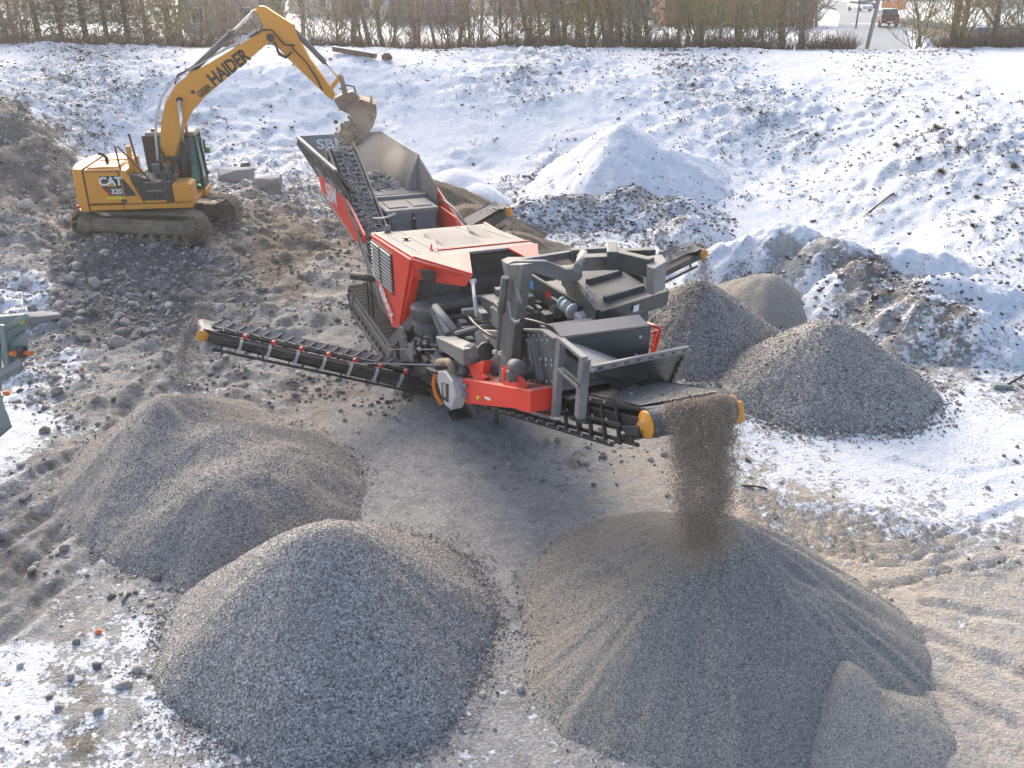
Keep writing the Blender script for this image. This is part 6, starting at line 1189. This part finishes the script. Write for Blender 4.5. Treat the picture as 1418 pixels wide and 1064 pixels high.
# ------------------------------------------------------------------ machine at the left edge
LM = Frame((-9.6, 17.6, .05), 0)
LO = thing('screening_machine', 'grey-green machine with a hopper cut by the left edge', 'machine', LM.o)
def lp_(name, mb, mat='green', bevel=.012): return mb.build(name, M[mat], LO, bevel)
def LP_(pts, y): return [at(a, c, y=y) - LM.o for a, c in pts]
lp_('hopper_wall', MB().prism(LP_([(-60, 440), (0, 439), (37, 436), (38, 441), (36, 455), (0, 480), (-60, 520)], 16.9), (0, .06, 0)))
lp_('hopper_wall', MB().prism(LP_([(-60, 437), (0, 437), (36, 435), (0, 455), (-60, 478)], 17.6), (0, .06, 0)))
lp_('hopper_floor', MB().plate(LP_([(-60, 470), (0, 456), (37, 440)], 16.9) + LP_([(36, 436), (-60, 440)], 17.6), .03))
q_ = LP_([(5, 482), (38, 462), (40, 495), (22, 510), (10, 515), (3, 500)], 16.7); lp_('side_body', MB().prism(q_, (-.75, 1.1, 0)))
lp_('hopper_rim', MB().beam(LP_([(-60, 492)], 16.8)[0], LP_([(38, 437)], 16.8)[0], .06, .10), 'green'); lp_('post', MB().beam(LP_([(3, 450)], 16.6)[0], LP_([(12, 512)], 16.6)[0], .1, .1, (0, 1, 0))); lp_('post', MB().beam(LP_([(-4, 470)], 16.6)[0], LP_([(-2, 540)], 16.6)[0], .1, .1, (0, 1, 0)))
lp_('shaft', MB().tube([LP_([(30, 489)], 16.6)[0], LP_([(46, 489)], 16.6)[0]], .05, 8), 'orange', 0); lp_('shaft_boss', MB().lathe(LP_([(26, 488)], 16.62)[0], (1, 0, 0), [(0, .12), (.12, .12), (.14, .06)], 14), 'black', 0)
lp_('beacon', MB().lathe(LP_([(14, 490)], 16.5)[0], (1, 0, .1), [(0, .05), (.1, .06), (.14, .03)], 10), 'orange', 0); lp_('marker_lamp', MB().lathe(LP_([(5, 545)], 14.4)[0], (1, 0, 0), [(0, .04), (.08, .05), (.1, .02)], 8), 'orange', 0)
lp_('warning_sticker', MB().plate(LP_([(27, 447), (34, 443), (35, 446), (28, 450)], 16.88), .01), 'yprint', 0)
lp_('leg', MB().prism(LP_([(-30, 520), (-2, 535), (14, 588), (6, 600), (-30, 620)], 14.6), (-.3, .45, 0)))
lp_('foot', MB().prism(LP_([(-30, 622), (16, 588), (17, 592), (-30, 632)], 14.5), (-.4, .6, 0)), 'grey')
lp_('drawbar', MB().prism(LP_([(2, 520), (30, 505), (34, 510), (28, 518), (2, 527)], 16.2), (-.2, .3, 0)), 'lgrey')

# ------------------------------------------------------------------ small things of the yard
def gp(px, py): return onground(px, py)
o = thing('shovel', 'dark grader blade with a long handle at the right edge of the yard', 'shovel', gp(1388, 541))
MB().prism([V3((-.22, 0, .02)), V3((.22, .0, .02)), V3((.26, .0, .10)), V3((-.18, 0, .14))], (0, .18, 0)).build('blade', M['green'], o, .01); MB().tube([V3((.12, .1, .08)), V3((.75, .25, .42))], .03, 8).build('handle', M['black'], o)
o = thing('barrier_post', 'small red and white marker post behind the screen', 'post', gp(884, 538))
MB().box(-.16, .16, -.04, .04, 0, .35).build('board', M['white'], o); MB().box(-.10, .04, -.05, .05, .35, .55).build('cap', M['red'], o)
a, b_ = gp(462, 77), gp(521, 84); b = MB().beam(a + V3((0, 0, .22)), b_ + V3((0, 0, .18)), .26, .24); o = b.build('timber_beam', M['wood'], None, .02); tag(o, 'long brown timber beam lying on the snow at the top of the bank', 'beam'); MB().beam(a + V3((0, 0, .355)), b_ + V3((0, 0, .315)), .20, .03).build('snow_strip', M['snow'], o)
p = gp(536, 84); o = MB().lathe(p, (0, 0, 1), [(0, .3), (.15, .28), (.3, .15)], 9).build('stump', M['wood'], None); tag(o, 'small dark stump at the right end of the timber beam', 'stump')
def stick_(name, lbl, a, c, r, mat='wood'):
    a, c = gp(*a), gp(*c); m_ = a.lerp(c, .5) + V3((0, 0, .04)); o = MB().tube([a + V3((0, 0, r)), m_, c + V3((0, 0, r))], r, 6).build(name, M[mat], None); return tag(o, lbl, 'stick')
stick_('stick', 'straight dark stick beside the foot of the falling sand', (1026, 674), (1062, 680), .018)
stick_('branch', 'thin dark branch lying slanted in the snow on the right bank', (1202, 300), (1236, 275), .03); stick_('branch', 'forked thin branch lying level in the snow on the right bank', (1232, 257), (1264, 262), .02)
p = gp(171, 838); o = MB().tube([p + V3((0, 0, .03)), p + V3((-.03, .22, .05))], .03, 6).build('metal_offcut', M['lgrey'], None); tag(o, 'short grey piece of scrap standing by the snow edge left of the coarse heap', 'scrap')
n = 30
for i_, (a, c, s_) in enumerate([(604, 478, 0), ]): pass
for (a, c, lbl) in [((136, 878), (142, 880), 'orange painted stone on the ground at the lower left'), ((113, 511), (118, 513), 'orange painted stone on the rubble near the left edge')]:
    p = gp(*a); V = rockify(ICO1[0], 5, 5); me = bpy.data.meshes.new('painted_stone'); me.from_pydata((V * .06).tolist(), [], ICO1[1].tolist()); me.materials.append(M['orange']); o = link(bpy.data.objects.new('painted_stone', me)); o.location = p; tag(o, lbl, 'stone')
# ------------------------------------------------------------------ trees behind the crest
def grow(seed, height, r0, nlev=3, spread=.5, nb=9, first=.22, twig=.012, lean=.05, multi=1):
    rr = random.Random(seed); T, C_ = MB(), MB()
    def limb(mb, p, d, L, r, lev, n):
        pts = [p]; dd_ = d.normalized()
        for i in range(n):
            dd_ = (dd_ + V3((rr.gauss(0, .10), rr.gauss(0, .10), .06 + .05 * lev))).normalized(); pts.append(pts[-1] + dd_ * L / n)
        mb.tube(pts, r, 6 if lev == 0 else 4 if lev == 1 else 3, False, max(r * .25, twig * .5)); return pts
    for m_ in range(multi):
        base = V3((rr.uniform(-.3, .3) * (multi > 1), rr.uniform(-.3, .3) * (multi > 1), -.3)); d0 = V3((rr.gauss(0, lean) + (rr.uniform(-.5, .5) if multi > 1 else 0), rr.gauss(0, lean) + (rr.uniform(-.5, .5) if multi > 1 else 0), 1))
        tr = limb(T, base, d0, height * rr.uniform(.8, 1), r0, 0, 8)
        for i in range(nb):
            t_ = first + (1 - first) * (i + rr.random()) / nb; k = min(int(t_ * 8), 7); p = tr[k].lerp(tr[k + 1], t_ * 8 - k); a = rr.random() * 6.28; L = height * spread * (1.05 - t_) * rr.uniform(.6, 1.2) + .4
            s1 = limb(C_, p, V3((math.cos(a), math.sin(a), rr.uniform(.3, .9))), L, r0 * .42 * (1.1 - t_) + twig, 1, 4)
            for j in range(6 if nlev > 1 else 0):
                u_ = rr.uniform(.2, 1); k2 = min(int(u_ * 4), 3); p2 = s1[k2].lerp(s1[k2 + 1], u_ * 4 - k2); a2 = rr.random() * 6.28; L2 = L * rr.uniform(.25, .55)
                s2 = limb(C_, p2, V3((math.cos(a2), math.sin(a2), rr.uniform(.1, 1.1))), L2, twig * 1.6, 2, 3)
                for q_ in range(4 if nlev > 2 else 0):
                    u3 = rr.uniform(.1, 1); k3 = min(int(u3 * 3), 2); p3 = s2[k3].lerp(s2[k3 + 1], u3 * 3 - k3); a3 = rr.random() * 6.28; limb(C_, p3, V3((math.cos(a3), math.sin(a3), rr.uniform(0, 1.2))), L2 * rr.uniform(.3, .7), twig, 2, 2)
    return T, C_
def tree_proto(name, seed, bark, tw, **k):
    T, C_ = grow(seed, **k); return T.mesh('trunk', M[bark]), C_.mesh('crown', M[tw])
PR = [tree_proto('bare_tree', i, 'bark' if i % 2 else 'bark2', ('twig', 'twig2')[i % 2], height=h, r0=r, nb=15, first=f, spread=.30, twig=.016) for i, (h, r, f) in enumerate([(14, .19, .16), (12, .14, .10), (15, .23, .2), (11, .12, .08), (13, .16, .12)])]
BU = [tree_proto('shrub', 20 + i, 'bark', ('twig', 'leafy', 'twig2')[i], height=5.5 + i * .5, r0=.035, nb=9, first=.08, spread=.42, multi=8, nlev=2, twig=.013) for i in range(3)]
def conifer(seed, h=13, r=3.0):
    rr = np.random.default_rng(seed); T = MB().tube([(0, 0, -.4), (0, 0, h * .5), (0, 0, h)], .22, 7, False, .03).mesh('trunk', M['bark'])
    n = 9000; t_ = rr.random(n) ** .8; a = rr.random(n) * 6.28; lv = np.floor(t_ * 26) / 26 + rr.normal(0, .006, n); rad = r * (1.02 - lv) * np.sqrt(rr.random(n)) * (.75 + .35 * np.sin(a * 3 + lv * 40)); z = h * (.04 + .95 * lv) - rad * .28
    P = np.stack([np.cos(a) * rad, np.sin(a) * rad, z], 1); L = rr.uniform(.12, .34, n); d_ = np.stack([np.cos(a), np.sin(a), rr.uniform(-.7, .2, n)], 1); s_ = np.stack([-np.sin(a), np.cos(a), rr.normal(0, .4, n)], 1) * .05
    V = np.stack([P - s_, P + s_, P + d_ * L[:, None]], 1).reshape(-1, 3); me = bpy.data.meshes.new('crown'); me.from_pydata(V.tolist(), [], np.arange(n * 3).reshape(-1, 3).tolist()); me.materials.append(M['needle']); return T, me
CO = [conifer(i, 12 + i, 2.6 + .3 * i) for i in range(3)]
def plant(meshes, name, lbl, cat, grp, x, y, rz, s_, extra=None):
    z = float(base_h(np.array([x]), np.array([y]))[0]); z = min(z, 4.6)
    r = thing(name, lbl, cat, (x, y, z), rz, grp); r.scale = (s_, s_, s_)
    for nm, me in zip(('trunk', 'crown'), meshes): link(bpy.data.objects.new(nm, me), r)
    return r
rt = random.Random(11)
def xy(px, y): return (px - 709) / FPX * (y * CP + 4.2 * SP) , y      # sight line at crest height
# front and second row of bare trees
for px in list(range(225, 420, 26)) + list(range(440, 1150, 17)) + list(range(1288, 1440, 24)):
    y = rt.uniform(60.5, 76)
    if rt.random() < .12: continue
    x, y = xy(px + rt.uniform(-15, 15), y)
    if px < 420: l_, g_ = 'bare hazy tree in the thin wood behind the raised boom', 'bare trees behind the excavator boom'
    elif px < 800: l_, g_ = 'bare leafless tree in the dense row behind the crest above the hopper', 'bare trees behind the crest above the hopper'
    elif px < 1200: l_, g_ = 'bare leafless tree in the dense row just left of the road', 'bare trees left of the road'
    else: l_, g_ = 'bare thin tree in front of the snow-roofed hall', 'bare trees in front of the snow-roofed hall'
    plant(PR[rt.randrange(5)], 'bare_tree', l_, 'tree', g_, x, y, rt.uniform(0, 6.3), rt.uniform(.65, 1.4))
for px in list(range(430, 1140, 38)) + list(range(1275, 1440, 50)) + [5, 30, 210, 240, 270, 330, 380]:
    y = rt.uniform(60, 64); x, y = xy(px + rt.uniform(-8, 8), y)
    l_, g_ = ('twiggy leafless shrub in the hedge behind the crest', 'shrubs between the trees behind the crest') if px < 1200 else ('twiggy leafless shrub in front of the snow-roofed hall', 'shrubs in front of the hall')
    plant(BU[rt.randrange(3)], 'shrub', l_, 'shrub', g_, x, y, rt.uniform(0, 6.3), rt.uniform(.7, 1.1))
for px, y in [(55, 66), (88, 63), (120, 68), (150, 64), (178, 67), (205, 65), (235, 70), (20, 74), (-20, 66), (858, 66), (880, 72), (765, 70), (800, 84), (845, 80)]:
    x, y = xy(px, y); l_, g_ = ('dark evergreen in the clump at the top left corner', 'evergreens at the top left') if px < 400 else ('dark evergreen half hidden in the middle of the bare row', 'evergreens in the bare row')
    plant(CO[rt.randrange(3)], 'evergreen_tree', l_, 'tree', g_, x, y, rt.uniform(0, 6.3), rt.uniform(.85, 1.1))
x, y = xy(14, 61); o = plant(PR[2], 'birch_tree', 'pale leaning trunk at the far left before the evergreens', 'tree', None, x, y, 1, .9); o.rotation_euler = (0, -.05, 0)
# ------------------------------------------------------------------ the town below: road, cars, hall, houses
Zr = 3.9
def far(px, py, z=Zr): return at(px, py, z=z)
def band(name, pts, z, mat):
    b = MB(); n_ = len(pts)
    for i in range(n_ - 1):
        a0, a1 = pts[i]; c0, c1 = pts[i + 1]; b.add([a0, a1, c1, c0], [(0, 1, 2, 3)])
    return kind(b.build(name, mat, None), 'structure')
rd = []
for (a, c, y_) in [(1140, 1258, 66), (1150, 1252, 78), (1160, 1248, 100), (1164, 1240, 125), (1158, 1222, 155), (1130, 1178, 195), (1050, 1090, 240), (900, 930, 290)]:
    k = y_ * CP + 4.8 * SP; rd.append((V3(((a - 709) / FPX * k, y_, Zr)), V3(((c - 709) / FPX * k, y_, Zr))))
band('road', rd, Zr, M['road'])
b = MB()
for i in range(7): p = far(1184 + i * 9.5, 33.2, Zr + .02); b.box(p.x - .35, p.x + .35, p.y - .6, p.y + .6, Zr + .012, Zr + .02)
kind(b.build('road_marking', M['white'], None), 'structure')
def car(lbl, px, py, rz, paint_, snow=0, suv=0):
    p = far(px, py, Zr + .0); r = thing('parked_car' if 0 else 'car', lbl, 'car', (p.x, p.y, Zr + .02), rz); H = .25 * suv
    b = MB(); b.prism([(-2.15, -.88, .35), (2.1, -.88, .35), (2.15, -.88, .65), (2.0, -.88, .82), (1.1, -.88, .95), (-1.9, -.88, 1.0 + H), (-2.15, -.88, .8)], (0, 1.76, 0)); b.build('body', M[paint_], r, .06)
    b = MB(); b.prism([(-1.95, -.76, .95), (1.0, -.76, .92), (.3, -.76, 1.42 + H), (-1.5, -.76, 1.45 + H)], (0, 1.52, 0)); b.build('window', M['window'], r, .05)
    MB().box(-1.45, .25, -.72, .72, 1.42 + H, 1.47 + H).build('roof', M['snow' if snow else paint_], r, .02)
    for x_ in (-1.35, 1.35):
        for y_ in (-.80, .80): MB().lathe((x_, y_ - .1, .33), (0, 1, 0), [(0, .33), (.2, .33)], 14).build('wheel', M['tyre'], r)
    for y_ in (-.6, .6): MB().box(-2.2, -2.14, y_ - .18, y_ + .18, .66, .82).build('tail_light', M['lightred'], r); MB().box(2.12, 2.18, y_ - .2, y_ + .2, .55, .7).build('headlight', M['galv'], r)
    MB().box(-2.2, -2.15, -.26, .26, .45, .56).build('number_plate', M['white'], r); return r
car('silver-white car on the road, farther of the pair in the left lane', 1190, 16, -1.35, 'carwhite'); car('dark car right behind the silver-white one on the road', 1198, 11.5, -1.3, 'cardark'); car('dark SUV with a snowy roof, closest car on the road', 1224, 37, 1.45, 'carmaroon', 1, 1)
car('dark parked car beside the road at the top edge', 1218, 4, .3, 'cardark', 1); car('dark parked van among the trees at the top right', 1360, 10, .2, 'cardark', 1, 1)
def lamp(px, y, lbl, h=9):
    k = y * CP + 4.8 * SP; r = thing('street_lamp', lbl, 'street lamp', ((px - 709) / FPX * k, y, Zr)); MB().tube([(0, 0, 0), (0, 0, h)], .09, 8, True, .05).build('pole', M['grey'], r); MB().beam((0, 0, h), (-1.2, 0, h + .2), .12, .08).build('lamp_head', M['grey'], r)
lamp(1185, 96, 'thin dark lamp post on the left edge of the road')
x, y = xy(1198, 61.5); r = thing('leaning_pole', 'pale leaning wooden pole standing between crest and road', 'pole', (x, y, 4.0)); MB().tube([(0, 0, -.8), (1.0, 0, 9.5)], .14, 8, True, .10).build('shaft', M['block'], r)
def windows(r, x0, x1, y, z0, z1, n, mat='window', w=.5):
    me = MB().box(-w * .5, w * .5, -.04, .04, -(z1 - z0) / 2, (z1 - z0) / 2).mesh('window', M[mat]); fm = MB().box(-w * .5 - .08, w * .5 + .08, -.03, .03, -(z1 - z0) / 2 - .08, (z1 - z0) / 2 + .08).mesh('window_frame', M['white'])
    for i in range(n):
        o = link(bpy.data.objects.new('window_frame', fm), r); o.location = (x0 + (x1 - x0) * (i + .5) / n, y - .02, (z0 + z1) / 2); o2 = link(bpy.data.objects.new('pane', me), o); o2.location = (0, -.03, 0)
def house(lbl, px, y, w, d, h, wall, roof, rz=0, rh=2.2, flat=False, nw=4):
    k = y * CP + 4.8 * SP; r = thing('house' if not flat else 'hall', lbl, 'house' if not flat else 'hall', ((px - 709) / FPX * k, y, Zr), rz)
    MB().box(-w / 2, w / 2, -d / 2, d / 2, 0, h).build('wall', M[wall], r)
    if flat: MB().box(-w / 2 - .3, w / 2 + .3, -d / 2 - .3, d / 2 + .3, h, h + .35).build('roof_edge', M['bluefront'], r); MB().box(-w / 2 - .2, w / 2 + .2, -d / 2 - .2, d / 2 + .2, h + .35, h + .55).build('snow_layer', M['snow'], r)
    else:
        e = .5; MB().prism([(-w / 2 - e, -d / 2 - e, h - .15), (-w / 2 - e, d / 2 + e, h - .15), (-w / 2 - e, 0, h + rh)], (w + 2 * e, 0, 0)).build('roof', M[roof], r)
        MB().box(-w * .2, -w * .2 + .6, .3, .9, h + rh * .5, h + rh + .8).build('chimney', M['concrete'], r)
    for f_ in range(max(1, int(h / 2.8))): windows(r, -w / 2 + .3, w / 2 - .3, -d / 2 - .03, .9 + f_ * 2.8, 2.1 + f_ * 2.8, nw, 'window', 1.0)
    return r
HL_ = house('long low hall with a flat snow-covered roof and blue front panels right of the road', 1490, 96, 29, 24, 4.1, 'concrete', 'snow', -.05, flat=True, nw=0); HL_.location.z = .1
for i in range(4): MB().box(-14 + i * 1.7, -12.5 + i * 1.7, -12.2, -12.05, 3.1, 3.9).build('blue_panel', M['bluefront'], HL_); MB().box(-14 + i * 1.7, -12.5 + i * 1.7, -12.15, -12.04, 1.2, 2.9).build('window', M['window'], HL_)
house('grey shed with a dark gable roof seen behind the boom', 330, 92, 9, 7, 3.6, 'concrete', 'roofdark', .2); house('house with snowy roof and cream walls behind the evergreens', 120, 125, 12, 9, 5, 'cream', 'snow', .1)
for a in [('red-roofed house behind the trees left of the road', 930, 128, 14, 10, 5.6, 'cream', 'roofred', .15), ('second red-roofed house, behind the evergreen of the bare row', 860, 150, 16, 10, 6, 'cream', 'roofred', -.1), ('low red-brown building behind the hedge nearest the road', 1010, 108, 16, 8, 3.4, 'roofred', 'snow', 0), ('blue-grey house behind the trees above the hopper', 590, 112, 9, 8, 4.5, 'bluefront', 'snow', .2), ('pale house with snowy roof behind the boom tip', 480, 135, 13, 9, 5, 'cream', 'snow', -.2), ('white house between the trunks above the snow cone', 720, 140, 12, 9, 5.5, 'cream', 'roofdark', .1),
          ('tall cream house at the end of the road', 1268, 215, 14, 10, 8, 'cream', 'roofred', .1), ('house with red roof beyond the hall', 1390, 175, 15, 10, 6, 'cream', 'roofred', -.2), ('snow-roofed house left of the road bend', 1075, 180, 13, 9, 5, 'cream', 'snow', .3)]: house(a[0], a[1], a[2], a[3], a[4], a[5], a[6], a[7], a[8])
o = thing('construction_fence', 'bright orange barrier screen beside the far end of the road', 'barrier', far(1236, 15)); MB().box(-1.8, 1.8, -.05, .05, .1, 1.3).build('panel', M['orange'], o); 
for x_ in (-1.8, 0, 1.8): MB().box(x_ - .05, x_ + .05, -.1, .1, 0, 1.4).build('post', M['galv'], o)
# a strip of far woodland closing the valley
n = 2600; fx = RNG.uniform(-190, 190, n); fy = RNG.uniform(205, 330, n); keep = ~((fx > 40) & (fx < 75) & (fy < 235)); fx, fy = fx[keep], fy[keep]
fz = np.full(len(fx), 3.6); P = np.repeat(np.c_[fx, fy, fz], 26, 0); m_ = len(P); hh = RNG.uniform(5, 11, len(fx)).repeat(26); tt = RNG.random(m_)
P[:, 2] += hh * tt; P[:, :2] += RNG.normal(0, 1, (m_, 2)) * ((1 - np.abs(tt - .4)) * 1.5)[:, None]
a = RNG.random(m_) * 6.28; d_ = np.stack([np.cos(a) * .5, np.sin(a) * .5, RNG.uniform(.3, 1.6, m_)], 1); V = np.stack([P - [.12, 0, 0], P + [.12, 0, 0], P + d_], 1).reshape(-1, 3)
kind(mesh_np('distant_woodland', V, np.arange(len(V)).reshape(-1, 3), M['twig']), 'stuff')
# trees and bushes dotted in the valley between the houses
for i in range(46):
    px = rt.uniform(20, 1400); y = rt.uniform(78, 180)
    if 1140 < px < 1262 + 20: continue
    k = y * CP + 4.8 * SP; x = (px - 709) / FPX * k; r = thing('bare_tree', 'distant bare tree standing between the houses below the crest', 'tree', (x, y, Zr), rt.uniform(0, 6), 'distant bare trees between the houses')
    for nm, me in zip(('trunk', 'crown'), PR[rt.randrange(5)]): link(bpy.data.objects.new(nm, me), r)

# ------------------------------------------------------------------ winter haze over the valley
hz_ = MB().box(-420, 420, -12, 430, -2.2, 26).build('haze', None, None); kind(hz_, 'stuff')
hm = bpy.data.materials.new('haze_mat'); hm.use_nodes = True; hm.node_tree.nodes.remove(hm.node_tree.nodes['Principled BSDF'])
pv = hm.node_tree.nodes.new('ShaderNodeVolumePrincipled'); pv.inputs['Color'].default_value = (.97, .95, .90, 1); pv.inputs['Density'].default_value = .0007; pv.inputs['Anisotropy'].default_value = .55
hm.node_tree.links.new(pv.outputs[0], hm.node_tree.nodes['Material Output'].inputs['Volume']); hz_.data.materials.append(hm)

# each tree, shrub and tussock is told apart by its place in its row
def ordinal(n): return '%d%s' % (n, 'th' if 10 <= n % 100 <= 20 else {1: 'st', 2: 'nd', 3: 'rd'}.get(n % 10, 'th'))
rows = {}
for o in COL.objects:
    if o.parent is None and o.get('category') in ('tree', 'shrub', 'grass tuft', 'rock') and o.get('group'): rows.setdefault((o['group'], o['label']), []).append(o)
for (g_, l_), os_ in rows.items():
    os_.sort(key=lambda o: o.location.x / max(o.location.y, 1))
    for i, o in enumerate(os_):
        w_ = l_.split(); o['label'] = ' '.join(w_[:12]) + ', %s from the left' % ordinal(i + 1)

# low brown bramble and dead stalks along the foot of the wood
n = 9000; bx_ = RNG.uniform(-.62, .62, n); by_ = RNG.uniform(59.2, 66, n); bx_ = bx_ * by_
k = ~((bx_ > .36 * by_) & (bx_ < .445 * by_)) & (RNG.random(n) < np.clip(.75 + 1.1 * fbm(bx_, by_, 3, .35), 0, 1)); bx_, by_ = bx_[k], by_[k]
bz_ = np.minimum(base_h(bx_, by_), 4.6); m = 5; P = np.repeat(np.c_[bx_, by_, bz_], m, 0); q = len(P); a = RNG.random(q) * 6.28; L = RNG.uniform(.3, 1.25, q); le = RNG.uniform(.1, 1.1, q)
tp_ = P + np.stack([np.cos(a) * np.sin(le) * L, np.sin(a) * np.sin(le) * L, np.cos(le) * L], 1); sd_ = np.stack([np.sin(a + .7), -np.cos(a + .7), 0 * a], 1) * .022
V = np.stack([P - sd_, P + sd_, tp_ + sd_ * .3, tp_ - sd_ * .3], 1).reshape(-1, 3)
kind(mesh_np('undergrowth', V, np.arange(len(V)).reshape(-1, 4), M['twig3']), 'stuff')
